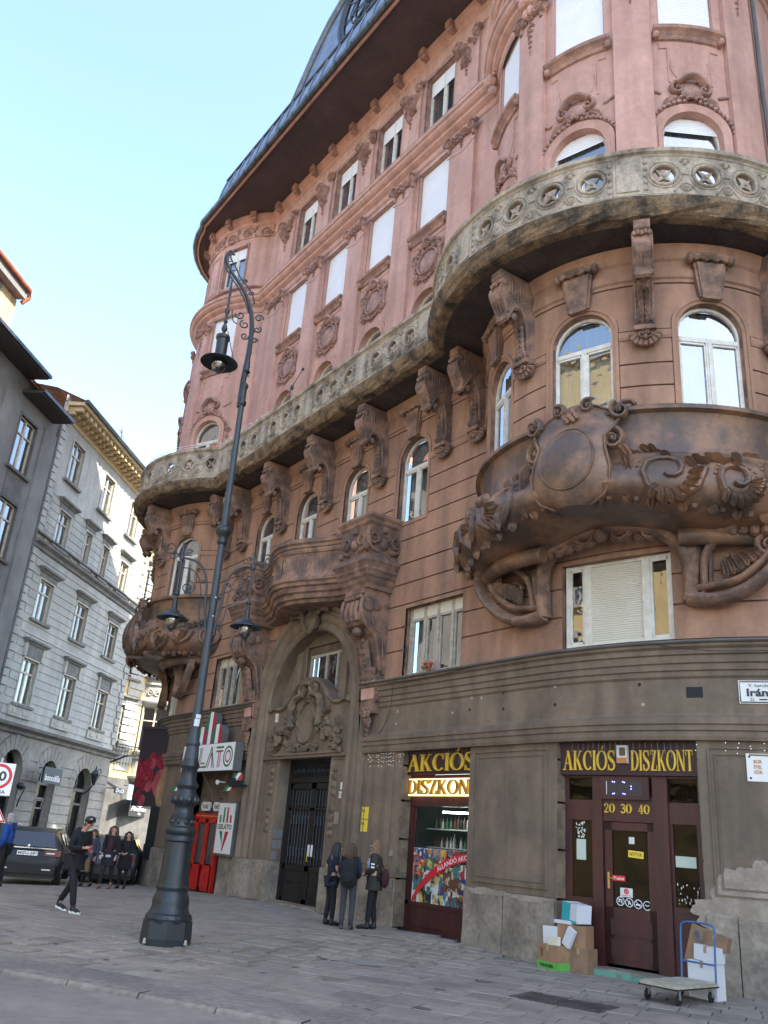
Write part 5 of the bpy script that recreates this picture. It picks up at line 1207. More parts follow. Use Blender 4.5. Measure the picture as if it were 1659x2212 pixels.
m = M(ident); m.box(a-.3, b+.3, -2.4, -2.35, 0, 3); m.box(a-.35, a-.3, -2.4, dk-.07, 0, 3); m.box(b+.3, b+.35, -2.4, dk-.07, 0, 3); m.box(a-.3, b+.3, -2.4, dk-.07, 2.75, 2.8); m.box(a-.3, b+.3, -2.4, dk-.07, -.05, 0); m.obj('shop_room', WALLIN, SH)
m = M(ident); 
for z in (1.25, 1.62, 2.0): m.box(a, b+.1, -1.1, -.8, z, z+.025)
m.obj('shelf', WHITE, SH)
LAMP = mat('fluorescent_tube', (1, 1, 1), .5, emit=((.85, 1, .95), 9))
m = M(ident); m.tube([(a+.75, -.62, 2.36), (b+.1, -.62, 2.34)], .02, 8); m.obj('fluorescent_tube', LAMP, SH)
rr = random.Random(21)
PKC = [mat('pack_'+n_, c, .35) for n_, c in (('red', (.42, .035, .03)), ('yellow', (.58, .42, .09)), ('blue', (.035, .06, .20)), ('white', (.6, .6, .57)), ('orange', (.52, .18, .05)), ('green', (.07, .17, .09)), ('brown', (.13, .06, .035)), ('teal', (.06, .18, .22)), ('black', (.02, .02, .025)), ('cream', (.55, .48, .35)), ('rose', (.45, .20, .17)))]
bot = M()
def bottle(mp, x, d, z, r, h, m_, parent, name='bottle'):
    m = M(lambda X, Y, Z: mp(x+X, d+Y, z+Z)); m.lathe([(0, 0), (r, 0), (r, h*.55), (r*.9, h*.62), (r*.35, h*.78), (r*.33, h*.96), (r*.4, h*.97), (r*.4, h), (0, h)], seg=7); m.obj(name, m_, parent, smooth=True)
for z in (1.275, 1.645, 2.025):
    x = a+.15
    while x < b: bottle(ident, x, -.95, z, .035, rr.uniform(.2, .29), rr.choice((PKC[3], PKC[5], PKC[8], PKC[6], PKC[3])), SH); x += rr.uniform(.085, .14)
# poster of grocery packs on the glass
PO_ = thing('shop_poster', 'grocery poster with colourful packs and a red band on the shop window', 'poster', (5.7, .3, 1.05))
x0, x1, z0, z1 = a+.20, b-.13, .52, 1.60; dp = dk-.008
m = M(ident); m.add([(x0, dp, z0), (x1, dp, z0), (x1, dp, z1), (x0, dp, z1)], [(0, 1, 2, 3)]); m.obj('poster_sheet', PKC[3], PO_)
lay = 0
def sheetpoly(P, m_, name='printed_pack'):
    global lay
    lay += 1; m = M(ident); m.add([(p[0], dp+.0015+.00008*lay, p[1]) for p in P], delaunay_tri(P)); m.obj(name, m_, PO_)
def clampx(v): return max(x0+.005, min(x1-.005, v))
def clampz(v): return max(z0+.005, min(z1-.005, v))
cells = [(i, j) for i in range(9) for j in range(6)]; rr.shuffle(cells)
for i, j in cells:
    cx = x0+(x1-x0)*(i+.5)/9+rr.uniform(-.04, .04); cz = z0+(z1-z0)*(j+.5)/6+rr.uniform(-.04, .04); c = rr.choice(PKC)
    w_, h = rr.uniform(.15, .22), rr.uniform(.17, .27); t = rr.uniform(-.25, .25); k_ = rr.random()
    if j < 2 and k_ < .6: P = [(-.3, -.9), (.3, -.9), (.3, .2), (.12, .55), (.12, .95), (-.12, .95), (-.12, .55), (-.3, .2)]; h *= 1.25
    elif k_ < .25: P = [(cos(2*pi*q/12)*.8, sin(2*pi*q/12)*.6) for q in range(12)]
    else: P = [(-.75, -.7), (.75, -.7), (.75, .7), (-.75, .7)]
    R = lambda x, z: (clampx(cx+x*w_*cos(t)-z*h*sin(t)), clampz(cz+x*w_*sin(t)*.7+z*h*cos(t)))
    sheetpoly([R(*p) for p in P], c)
    c2 = rr.choice(PKC); sheetpoly([R(x*.62, z*.28+rr.choice((-.1, .1))) for x, z in ((-.6, -1), (.6, -1), (.6, 1), (-.6, 1))], c2, 'printed_label')
for i in range(170):
    cx = rr.uniform(x0+.03, x1-.03); cz = rr.uniform(z0+.03, z1-.03); w_ = rr.uniform(.008, .035); h = rr.uniform(.006, .05); sheetpoly([(clampx(cx-w_), clampz(cz-h)), (clampx(cx+w_), clampz(cz-h)), (clampx(cx+w_*.8), clampz(cz+h)), (clampx(cx-w_*.8), clampz(cz+h))], rr.choice(PKC), 'printed_label')
cen = cat_([(x0+.04, z0+.02), (x0+.28, z0+.30), (x0+.72, z0+.62), (x0+1.2, z0+.84), (x0+1.60, z0+.94), (x1-.01, z0+.985)], 5)
band = ribbon(cen, [.05+.115*min(1, i/10) for i in range(len(cen))]); m = M(ident); lay += 6
for r_ in band: m.add([(clampx(p[0]), dp+.0015+.00008*lay, clampz(p[1])) for p in r_], [(0, 1, 2, 3)])
m.obj('red_band', REDS, PO_)
def bandmap(A, D, Z):   # A along the band's centre line
    L_ = [0]
    for p, q in zip(cen[:-1], cen[1:]): L_.append(L_[-1]+math.dist(p, q))
    A = max(0, min(A, L_[-1]-1e-5)); i = bisect.bisect_right(L_, A)-1; t = (A-L_[i])/(L_[i+1]-L_[i]); p, q = cen[i], cen[i+1]; l = math.dist(p, q)
    return ident(clampx(p[0]+(q[0]-p[0])*t-(q[1]-p[1])/l*Z), D, clampz(p[1]+(q[1]-p[1])*t+(q[0]-p[0])/l*Z))
sans('ÁLLANDÓ AKCIÓ', bandmap, 1.04, -.045, .09, dp+.0025+.00008*lay, WHITE, PO_, width=1.12, bold=.01)
# sign boards over the window
S1 = thing('shop_sign', 'dark sign board with yellow serif letters reading akciós over the poster window', 'sign', (5.7, .2, 3.35))
m = M(ident); m.box(a+.01, b-.01, -.22, -.15, 3.10, 3.645); m.obj('sign_board', BOARD, S1)
serif_text('AKCIÓS', ident, a+.02, b+.02, 3.17, .36, -.15, -.115, GOLD, S1)
S2 = thing('lit_shop_sign', 'glowing cream sign with golden letters reading diszkont under the dark board', 'sign', (5.7, .2, 2.85))
LIT = mat('lit_sign_panel', (.9, .7, .35), .4, emit=((1.0, .70, .36), .55)); GOLD2 = mat('golden_raised_letter', (.42, .25, .02), .35, scale=9, col2=(.30, .17, .015))
m = M(ident); m.box(a+.03, b-.01, -.24, -.19, 2.66, 3.02); m.obj('light_panel', LIT, S2)
serif_text('DISZKONT', ident, a+.04, b+.12, 2.69, .30, -.19, -.135, GOLD2, S2)
# ================================================================== corner shop: door front (curved corner)
sc_ = (SHOPD[0]+SHOPD[1])/2; FD = flat(low, sc_); A0, A1 = SHOPD[0], SHOPD[1]; W_ = A1-A0
for z0_, z1_ in ((-.15, .93), (.95, 1.73), (1.75, 2.53), (2.55, 3.28), (3.3, 3.62)):
    for s0, s1 in ((A0-.02, A0+.012), (A1-.012, A1+.02)): m = M(low); m.box(s0, s1, -.42, -.002, z0_+.02, z1_); m.obj('jamb_block', OLIVE2, B)
for s0, s1 in ((S_LO, 4.2), (7.25, S_HI)): m = M(low); sweepS(m, [(-1.3, -.3), (-1.3, 5.15)], low, s0, s1, cap=False); m.obj('added_dark_liner', DARK, B)  # added liner: stops sky light leaking through the hollow shell
dd = -.33
xa = A0+.14; x1_ = A0+.62; x2_ = A0+.80; x3_ = A0+1.72; x4_ = A0+1.98; xb_ = A1-.12
m = M(FD); m.box(A0-.1, A1+.1, -.6, -.30, 3.56, 3.8); m.obj('lintel', OLIVE2, B)
m = M(FD)
m.box(A0-.05, xa, dd-.08, dd, -.12, 3.62); m.box(x1_, x2_, dd-.08, dd+.05, -.12, 3.05); m.box(x3_, x4_, dd-.08, dd+.05, -.12, 3.05); m.box(xb_, A1+.05, dd-.08, dd, -.12, 3.62)
m.box(A0, A1, dd-.08, dd+.02, 3.0, 3.10); m.box(x2_, x3_, dd-.08, dd+.02, 2.28, 2.70)
for u, v in ((xa, x1_), (x4_, xb_)):
    m.box(u, v, dd-.06, dd-.0, 2.28, 2.62); m.box(u, v, dd-.06, dd-.0, -.12, 1.02); m.box(u+.08, v-.08, dd, dd+.02, .08, .92)
    m.box(u, u+.05, dd-.05, dd-.01, 1.02, 2.28); m.box(v-.05, v, dd-.05, dd-.01, 1.02, 2.28)
SHD = m.obj('shop_front', MAROON, B)
for u, v in ((xa, x1_), (x4_, xb_)):
    for zz in ((1.0, 2.3), (2.60, 3.02)):
        g = M(FD); g.add([(u, dd-.03, zz[0]), (v, dd-.03, zz[0]), (v, dd-.03, zz[1]), (u, dd-.03, zz[1])], [(0, 1, 2, 3)]); g.obj('side_light', GLASSD, SHD)
m = M(FD); m.box(A0-.1, A1+.1, -1.6, -1.55, -.2, 3.6); m.obj('shop_room', DARK, SHD)
m = M(FD)   # door leaf
m.box(x2_+.01, x2_+.15, dd-.06, dd, .06, 2.27); m.box(x3_-.13, x3_-.01, dd-.06, dd, .06, 2.27); m.box(x2_, x3_, dd-.06, dd, 2.14, 2.27); m.box(x2_+.01, x3_-.01, dd-.06, dd, .06, .92)
m.box(x2_+.10, x3_-.1, dd, dd+.012, .14, .44); m.box(x2_+.10, x3_-.1, dd, dd+.012, .5, .74)
DL = m.obj('shop_door', MAROON, B)
g = M(FD); gx0, gx1 = x2_+.15, x3_-.13; g.add([(gx0, dd-.03, .92), (gx1, dd-.03, .92), (gx1, dd-.03, 2.14), (gx0, dd-.03, 2.14)], [(0, 1, 2, 3)]); g.obj('door_pane', GLASSD, DL)
m = M(FD); m.box(x2_+.06, x2_+.10, dd, dd+.015, 1.2, 1.46); m.tube([(x2_+.08, dd+.01, 1.37), (x2_+.08, dd+.06, 1.37), (x2_+.2, dd+.06, 1.365)], .011, 6); m.obj('door_handle', mat('brass', (.55, .38, .15), .35, metal=.9), DL)
DOORTOP = mat('green_painted_step', (.12, .30, .22), .7, scale=7, col2=(.15, .14, .12), thr=(.35, .5))
m = M(FD); m.box(x1_-.05, x4_+.05, dd-.05, .07, -.16, .01); m.obj('door_step', PLINTH, SHD)
m = M(FD); m.box(x1_+.0, x4_-.12, .07, .105, -.14, -.01); m.obj('painted_step_edge', DOORTOP, SHD)
# things on and around the door glass
def sheet_on(name, label, cat, x, z, w_, h, m_, mp=FD, d=dd-.02, txt=None, tm=BLACK, th=.03, tilt=0):
    f2 = (lambda A, D, Z: mp(x+(A-x)*cos(tilt)-(Z-z)*sin(tilt), D, z+(A-x)*sin(tilt)+(Z-z)*cos(tilt))) if tilt else mp
    m = M(f2); m.box(x, x+w_, d, d+.004, z, z+h); c_ = mp(x+w_/2, d, z); o = m.obj(name, m_, None, loc=c_); tag(o, label, cat)
    if txt: sans(txt, f2, x+w_*.1, z+(h-th)/2, th, d+.006, tm, o, width=w_*.8, bold=.015)
    return o
sheet_on('open_sign', 'small yellow sign reading nyitva on the dark door glass', 'sign', gx0+.28, 1.72, .27, .11, YEL, txt='NYITVA', th=.06, tilt=-.06)
sheet_on('push_sign', 'small red sign with white writing beside the brass door handle', 'sign', gx0-.01, 1.33, .24, .085, REDS, txt='Tolni', tm=WHITE, th=.045, d=dd+.005)
NOT = mat('notice_paper', (.62, .63, .58), .7); NOTG = mat('greenish_notice_paper', (.50, .56, .46), .7)
nn = sheet_on('notice_sheet', 'white notice with a red round mark low on the shop door glass', 'notice', gx0+.12, 1.09, .22, .14, NOT); nn.location.z += 0
m = M(FD); m.relief([(gx0+.23+.035*cos(t_), dd-.014, 1.178+.035*sin(t_)) for t_ in [2*pi*i/14 for i in range(15)]], .010, .3); m.blob((gx0+.23, dd-.012, 1.178), .018, .003, .02); m.obj('printed_mark', REDS, nn)
m = M(FD); m.box(gx0+.14, gx0+.32, dd-.0155, dd-.0145, 1.11, 1.118); m.obj('printed_line', REDS, nn)
sheet_on('paper_slip', 'tiny white paper slip high on the shop door glass', 'notice', gx0+.30, 1.93, .10, .11, NOT)
sheet_on('notice_sheet', 'tall pale green notice on the narrow glass left of the shop door', 'notice', xa+.13, 1.62, .18, .34, NOTG)
sheet_on('notice_sheet', 'wide pale green notice on the narrow glass right of the shop door', 'notice', x4_+.07, 1.62, .34, .17, NOTG)
stick = M(FD); r_ = random.Random(3)
for i in range(40): stick.blob((xa+.12+r_.uniform(0, .18), dd-.022, 1.99+r_.uniform(0, .26)), r_.uniform(.008, .02), .002, r_.uniform(.008, .02), 5, 3)
for i in range(26): stick.blob((x4_+.08+r_.uniform(0, .36), dd-.022, 1.03+r_.uniform(0, .35)), r_.uniform(.005, .012), .002, r_.uniform(.008, .025), 5, 3)
sn = stick.obj('frost_stickers', NOT, SHD, kind='stuff')
for i in range(4):
    m = M(FD); cx = gx0+.10+.155*i+.02; cz = 1.02-.01*i; m.relief([(cx+.066*cos(t_), dd-.018, cz+.066*sin(t_)) for t_ in [2*pi*k_/20 for k_ in range(21)]], .006, .3)
    if i < 3: m.relief([(cx-.045, dd-.018, cz+.045), (cx+.045, dd-.018, cz-.045)], .005, .3)
    if i == 0: m.relief([(cx-.03, dd-.018, cz-.02), (cx-.02, dd-.018, cz+.03), (cx+.03, dd-.018, cz+.02), (cx+.02, dd-.018, cz-.03)], .008, .3)
    if i == 1: m.relief([(cx-.015, dd-.018, cz-.035), (cx, dd-.018, cz+.03), (cx+.025, dd-.018, cz-.02)], .009, .3)
    if i == 2: m.relief([(cx-.04, dd-.018, cz-.01), (cx+.04, dd-.018, cz-.01)], .010, .3)
    if i == 3: m.relief([(cx-.035, dd-.018, cz+.01), (cx, dd-.018, cz-.005), (cx+.035, dd-.018, cz+.01)], .007, .3)
    o = m.obj('round_sticker', WHITE, None, loc=FD(cx, dd, cz)); tag(o, ('white circular no entry pictogram farthest left on the door glass', 'second white circular pictogram from the left on the door glass', 'white circular no smoking pictogram, third on the door glass', 'rightmost white circular pictogram without a slash on the door glass')[i], 'sticker', 'round pictograms low on the shop door glass')
S3 = thing('shop_sign', 'dark sign board with yellow serif letters above the corner shop door', 'sign', FD(sc_, -.1, 3.3))
m = M(FD); m.box(A0+.02, A1-.02, -.30, -.20, 3.04, 3.60); m.obj('sign_board', BOARD, S3)
serif_text('AKCIÓS', FD, A0+.10, A0+1.12, 3.12, .34, -.20, -.178, GOLD, S3); serif_text('DISZKONT', FD, A0+1.40, A1-.10, 3.12, .34, -.20, -.178, GOLD, S3)
pc = thing('small_picture_box', 'small white and orange box fixed between the two yellow words', 'box', FD(sc_, -.1, 3.4))
m = M(FD); m.box(A0+1.17, A0+1.36, -.2, -.12, 3.24, 3.54); m.obj('box_body', NOT, pc); m = M(FD); m.box(A0+1.175, A0+1.355, -.12, -.116, 3.245, 3.33); m.obj('orange_print', PKC[4], pc); m = M(FD); m.box(A0+1.22, A0+1.33, -.12, -.116, 3.36, 3.5); m.obj('brown_print', PKC[6], pc)
LD = thing('led_display', 'small dark display with blue lights in a maroon frame over the shop door', 'display', FD(sc_, -.2, 2.85))
m = M(FD); e0, e1 = x2_-.02, x3_-.04; m.box(e0, e1, dd, dd+.09, 2.64, 3.02); m.obj('display_frame', MAROON, LD)
m = M(FD); m.box(e0+.1, e1-.12, dd+.09, dd+.094, 2.70, 2.96); m.obj('display_screen', mat('display_screen', (.03, .03, .04), .3), LD)
LED = mat('blue_led', (.02, .02, .4), .4, emit=((.12, .10, 1), 4)); m = M(FD)
for px, pz in ((.22, .9), (.27, .88), (.5, .9), (.54, .86), (.22, .12), (.26, .14), (.5, .14), (.55, .12), (.72, .62), (.72, .45)): m.blob((e0+.1+(e1-e0-.22)*px, dd+.096, 2.70+.26*pz), .010, .003, .010, 6, 4)
m.obj('led_light', LED, LD, kind='stuff'); m = M(FD); m.box(e0+.13, e0+.14, dd+.094, dd+.097, 2.72, 2.94); m.obj('white_stripe', WHITE, LD)
N20 = thing('number_board', 'yellow numbers 20 30 40 over the shop door', 'sign', FD(sc_, -.2, 2.5))
for t_, o_ in (('20', .0), ('30', .31), ('40', .63)): serif_text(t_, FD, x2_+.02+o_, x2_+.02+o_+.21, 2.42, .15, dd+.02, dd+.034, GOLD, N20, 'numeral')
# plates on the pier right of the door
ENAM = mat('white_enamel', (.72, .70, .64), .35)
sn_ = thing('street_name_plate', 'white enamel street name plate with black frame on the brown cornice', 'sign', low(lw(32.5), .1, 4.4))
m = M(low); s0 = lw(29.5); m.box(s0, s0+.82, .062, .085, 4.20, 4.575); m.obj('plate', ENAM, sn_)
m = M(low); m.relief([(s0+.02, .086, 4.22), (s0+.80, .086, 4.22), (s0+.80, .086, 4.555), (s0+.02, .086, 4.555), (s0+.02, .086, 4.22)], .010, .3); m.obj('plate_border', BLACK, sn_)
sans('V. kerület', low, s0+.15, 4.47, .05, .089, BLACK, sn_, width=.34); sans('Irányi', low, s0+.12, 4.32, .12, .089, BLACK, sn_, width=.46, bold=.03); sans('22', low, s0+.16, 4.24, .05, .089, BLACK, sn_)
m = M(low); m.relief([(s0+.30, .088, 4.265), (s0+.42, .088, 4.265)], .009, .3); m.obj('arrow', BLACK, sn_)
pp = thing('restaurant_plate', 'white plate with orange lettering and corner bolts beside the shop door', 'sign', low(lw(31), .05, 3.2)); s0 = lw(29.7)
m = M(low); m.box(s0, s0+.9, .0, .022, 2.98, 3.41); m.obj('plate', ENAM, pp)
for x, z in ((.05, 3.36), (.05, 3.03), (.85, 3.36), (.85, 3.03)): m = M(low); m.blob((s0+x, .024, z), .018, .008, .018, 8, 4); m.obj('bolt', BLACK, pp)
sans('BOR', lambda A, D, Z: low(A, D, Z), s0+.11, 3.26, .055, .025, PKC[4], pp, width=.12, bold=.02); sans('ÉTEL', low, s0+.11, 3.18, .05, .025, PKC[4], pp, width=.12, bold=.02); sans('SÖR', low, s0+.11, 3.10, .05, .025, PKC[4], pp, width=.12, bold=.02)
m = M(low); m.leaf((s0+.32, .024, 3.1), .4, .4, .02, .004, .2); m.obj('printed_curve', IRON, pp)
# loose cables, fixing holes and the small square opening in the frieze
CABLE = mat('black_cable', (.03, .028, .026), .6)
m = M(low); m.tube(cat_([(3.95, .24, 5.19), (4.8, .30, 5.12), (5.6, .34, 5.10), (6.4, .30, 5.14), (7.2, .30, 5.20)], 6), .008, 5); tag(m.obj('cable', CABLE, None, loc=low(5, .3, 5.1)), 'thin black cable sagging along the ledge below the triple window', 'cable')
m = M(low); m.tube(cat_([(4.35, .24, 5.12), (4.2, .16, 4.6), (3.95, .1, 4.25), (3.7, .08, 4.02), (3.55, .08, 3.98)], 6), .007, 5); tag(m.obj('cable', CABLE, None, loc=low(4, .1, 4.5)), 'thin cable hanging in a curve beside the carved pendant', 'cable')
m = M(low); m.tube(cat_([(lw(20), .3, 5.2), (lw(23), .33, 5.10), (lw(27), .33, 5.03), (lw(31), .31, 5.02), (lw(34), .3, 5.03)], 6), .008, 5); tag(m.obj('cable', CABLE, None, loc=low(lw(27), .3, 5.1)), 'thin black cable sagging under the ledge above the street name plate', 'cable')
m = M(low); m.box(lw(23.3), lw(25.3), .055, .066, 4.30, 4.48); m.obj('wall_opening', DARK, B)
HOLE = mat('patched_hole', (.34, .31, .27), .9); rr = random.Random(9)
for s, z in ((4.35, 4.50), (4.33, 4.22), (6.3, 4.33), (6.85, 4.36), (6.9, 4.6), (7.85, 4.62), (7.85, 4.30), (9.2, 4.62), (9.2, 4.28), (10.9, 4.55), (10.95, 4.2), (7.2, 4.57)):
    m = M(low); m.blob((s, .06, z), .035, .006, .035, 8, 4); m.obj('fixing_hole', HOLE if rr.random() < .5 else DARK, B)
# icicle lights under the cornice
ICE = mat('fairy_light', (.8, .85, 1), .4, emit=((.9, .95, 1), .5)); m = M(low); rr = random.Random(2)
for s0, s1 in ((3.1, 4.9), (lw(23.6), lw(33))):
    n_ = int((s1-s0)/.09)
    for i in range(n_):
        for k_ in range(rr.randint(0, 4)): m.blob((s0+.09*i+rr.uniform(-.03, .03), .10, 3.54-.085*k_+rr.uniform(-.03, .03)), .006, .006, .006, 4, 3)
o = m.obj('icicle_lights', ICE, None, loc=(6, 0, 3.5)); tag(o, 'tiny white icicle lights hanging under the shop cornice', 'fairy lights'); o['kind'] = 'stuff'
m = M(low); rr = random.Random(4)
for s0, s1, d_ in ((A0+.05, A1-.05, -.12), (a+.02, b-.05, -.10)):
    for i in range(int((s1-s0)/.11)): m.tube([(s0+.11*i, d_, 3.60), (s0+.11*i+rr.uniform(-.02, .02), d_, 3.60-rr.uniform(.08, .3))], .003, 3)
o = m.obj('light_string_wires', mat('clear_wire', (.22, .23, .26), .4), None, loc=(8, 0, 3.5)); tag(o, 'thin unlit light strings dangling before the two shop signs', 'fairy lights'); o['kind'] = 'stuff'
# ================================================================== street lamp
LB = (7.0, -6.13); LA = rad(65.94)
def lm_(a, b, z):
    a -= .011*max(0, z)
    return (LB[0]+cos(LA)*a+sin(LA)*b, LB[1]+sin(LA)*a-cos(LA)*b, z)
LP = thing('street_lamp', 'tall dark iron street lamp with scrolled top and three hanging lanterns', 'street lamp', (*LB, 0))
g0 = gnd(LB[0]); m = M(lm_)
m.lathe([(0, -.03), (.375, -.03), (.38, .06), (.37, .22), (.365, .30), (.30, .31)], seg=8); m.lathe([(.33, .22), (.345, .28), (.355, .33), (.34, .38), (.31, .40), (.30, .42)], seg=24); m.obj('base_drum', IRON, LP)
m = M(lm_); m.lathe([(.31, .40), (.285, .44), (.27, .50), (.275, .56), (.265, .62), (.235, .68), (.232, .72), (.245, .74), (.245, .78), (.23, .80)], seg=32, flute=lambda a: 1+.03*abs(sin(a*8))); m.obj('gadroon_ring', IRON, LP, smooth=True)
m = M(lm_); m.lathe([(.232, .80), (.222, .95), (.212, 1.15), (.205, 1.35), (.205, 1.40)], seg=32, flute=lambda a: 1+.012*cos(a*12)); m.obj('lower_shaft', IRON, LP, smooth=True)
m = M(lm_); m.lathe([(.205, 1.40), (.235, 1.42), (.24, 1.46), (.215, 1.50), (.235, 1.53), (.245, 1.57), (.235, 1.61), (.19, 1.64), (.17, 1.72), (.185, 1.76), (.185, 1.80), (.155, 1.83), (.15, 1.92), (.17, 1.95), (.195, 2.0), (.20, 2.06), (.185, 2.12), (.15, 2.16), (.15, 2.20), (.175, 2.23), (.175, 2.27), (.14, 2.31), (.128, 2.38), (.125, 2.50), (.15, 2.53), (.155, 2.57), (.13, 2.61), (.118, 2.66)], seg=28); m.obj('collar_rings', IRON, LP, smooth=True)
m = M(lm_)
for i in range(10):
    a = 2*pi*i/10
    for r_, h_, z_ in ((.185, .045, 2.03), (.175, .03, 1.70)): m = M(lm_); m.blob((r_*cos(a), r_*sin(a), z_), h_, h_, h_*1.6, 6, 4); m.obj('leaf_boss', IRON, LP, smooth=True)
m = M(lm_); m.lathe([(.118, 2.66), (.098, 2.86), (.114, 2.88), (.114, 2.92), (.083, 2.96), (.077, 3.1), (.070, 4.2), (.065, 5.4), (.062, 6.5), (.057, 8.0), (.054, 9.15)], seg=20); m.obj('shaft', IRONL, LP, smooth=True)
m = M(lm_); m.lathe([(.07, 6.33), (.09, 6.36), (.095, 6.40), (.075, 6.43), (.08, 6.47), (.12, 6.52), (.145, 6.57), (.15, 6.61), (.12, 6.66), (.075, 6.69)], seg=20)
m.lathe([(.06, 9.13), (.085, 9.16), (.088, 9.22), (.062, 9.26), (.06, 9.5), (.078, 9.53), (.08, 9.58), (.058, 9.62)], seg=14); m.lathe([(.06, 9.85), (.08, 9.88), (.055, 9.92), (.055, 10.1)], seg=12); m.obj('shaft_collar', IRON, LP, smooth=True)
for x, z in ((.0, 5.35), (.0, 5.02)):
    m = M(lm_); m.blob((x+.03, .075, z), .014, .02, .014); m.obj('bolt', WHITE, LP)
for i in range(4):
    a = pi/4+pi/2*i; m = M(lm_); m.lathe([(0, .07), (.02, .07), (.022, .03), (.03, .025), (.03, .0), (0, 0)], .42*cos(a), .42*sin(a), 8); m.obj('anchor_bolt', mat('zinc_bolt', (.5, .5, .5), .3, metal=.9) if i == 0 else bpy.data.materials['zinc_bolt'], LP)
STK = mat('torn_sticker', (.55, .58, .6), .6); 
for z, h, w_ in ((3.30, .06, .03), (3.20, .09, .05), (3.17, .03, .04)):
    m = M(lm_); P = [(.088*sin(t_+rad(10*z*9 % 40)), .088*cos(t_+rad(10*z*9 % 40)), 0) for t_ in (-.5, 0, .5)]; m.grid([[(p[0]*1.02, p[1]*1.02, z_) for p in P] for z_ in (z, z+h)]); m.obj('sticker', STK, LP)
# curved top
T = cat_([(-.03, 0, 9.1), (-.03, 0, 9.7), (.0, 0, 10.4), (-.02, 0, 10.95), (-.12, 0, 11.4), (-.30, 0, 11.75), (-.50, 0, 12.0), (-.66, 0, 12.25), (-.70, 0, 12.45), (-.64, 0, 12.58), (-.56, 0, 12.50)], 5)
m = M(lm_); n_ = len(T); m.tube(T, [.058-.038*(i/n_) for i in range(n_)], 8)
T2 = [(x-.05-.03*sin(i/n_*9), y, z-.02) for i, (x, y, z) in enumerate(T[18:46])]; m.tube(T2, .018, 6); m.tube([(x+.09+.02*sin(i*.6), y, z+.06) for i, (x, y, z) in enumerate(T[20:44])], .016, 6)
TS = m.obj('scrolled_top', IRON, LP, smooth=True)
m = M(lm_)
for i in range(6): p = T[20+4*i]; m.tube([(p[0]-.03, 0, p[2]), (p[0]+.11, 0, p[2]+.05)], .012, 5)
for c, r, a0, tn in (((.10, 11.12), .09, 0, 1.3), ((.10, 10.86), .08, 1, -1.2), ((-.16, 10.92), .10, 2, 1.3), ((-.13, 10.66), .08, 0, -1.3), ((-.27, 11.12), .10, 3, 1.2), ((-.12, 11.66), .05, 0, 1.2), ((-.28, 11.92), .05, 0, 1.2), ((.08, 10.6), .06, 0, 1.2)):
    p = spiral(c[0], c[1], r, .02, a0, tn); m.tube([(x, 0, z) for x, _, z in p], taper(len(p), .018, .012), 5)
for z in (9.8, 10.0, 10.3, 10.55, 10.8): m.blob((.045, 0, z), .02, .02, .02, 6, 4)
m.tube(cat_([(-.44, 0, 11.2), (-.40, 0, 10.98), (-.30, 0, 10.9)], 4), .012, 5)
m.obj('iron_scroll', IRON, TS, smooth=True)
LX = -.53
m = M(lm_); m.lathe([(.012, 10.42), (.03, 10.44), (.055, 10.50), (.075, 10.55), (.055, 10.60), (.02, 10.66), (.05, 10.70), (.06, 10.74), (.04, 10.82), (.022, 10.86), (.045, 10.90), (.03, 10.95), (.02, 11.05), (.045, 11.12), (.05, 11.16), (.025, 11.2), (.018, 11.5), (.03, 11.55), (.014, 11.9)], LX, 0, 12); m.tube([(LX+.07, 0, 10.7), (LX+.30, 0, 9.95)], .009, 5); m.obj('hanging_rod', IRON, LP, smooth=True)
def lantern(lx, z0, r, hh, glow=False):
    m = M(lm_); m.lathe([(.02, z0+hh), (.11*r/.36, z0+hh-.02), (.135*r/.36, z0+hh-.04), (.135*r/.36, z0+hh-.10), (.115*r/.36, z0+hh-.12), (.11*r/.36, z0+.13), (.13*r/.36, z0+.11), (.16*r/.36, z0+.09), (r*.98, z0), (r, z0-.015), (r*.97, z0-.01), (r*.5, z0+.05), (r*.35, z0+.05)], lx, 0, 24); o = m.obj('lantern', IRON, LP, smooth=True)
    m = M(lm_); m.lathe([(r*.42, z0+.03), (r*.43, z0-.04), (r*.36, z0-.13), (r*.2, z0-.20), (0, z0-.22)], lx, 0, 16); m.obj('glass_bowl', GLOBE, o, smooth=True)
    m = M(lm_); m.blob((lx, 0, z0-.03), .05, .05, .07, 8, 5); m.obj('bulb', WHITE, o, smooth=True); m = M(lm_); m.lathe([(0, z0-.24), (.03, z0-.235), (.035, z0-.215), (0, z0-.20)], lx, 0, 8); m.obj('bowl_finial', IRON, o)
    return o
GLOBE = glass('lantern_glass', (.62, .64, .64), .12, .08)
lantern(LX, 9.98, .36, .62)
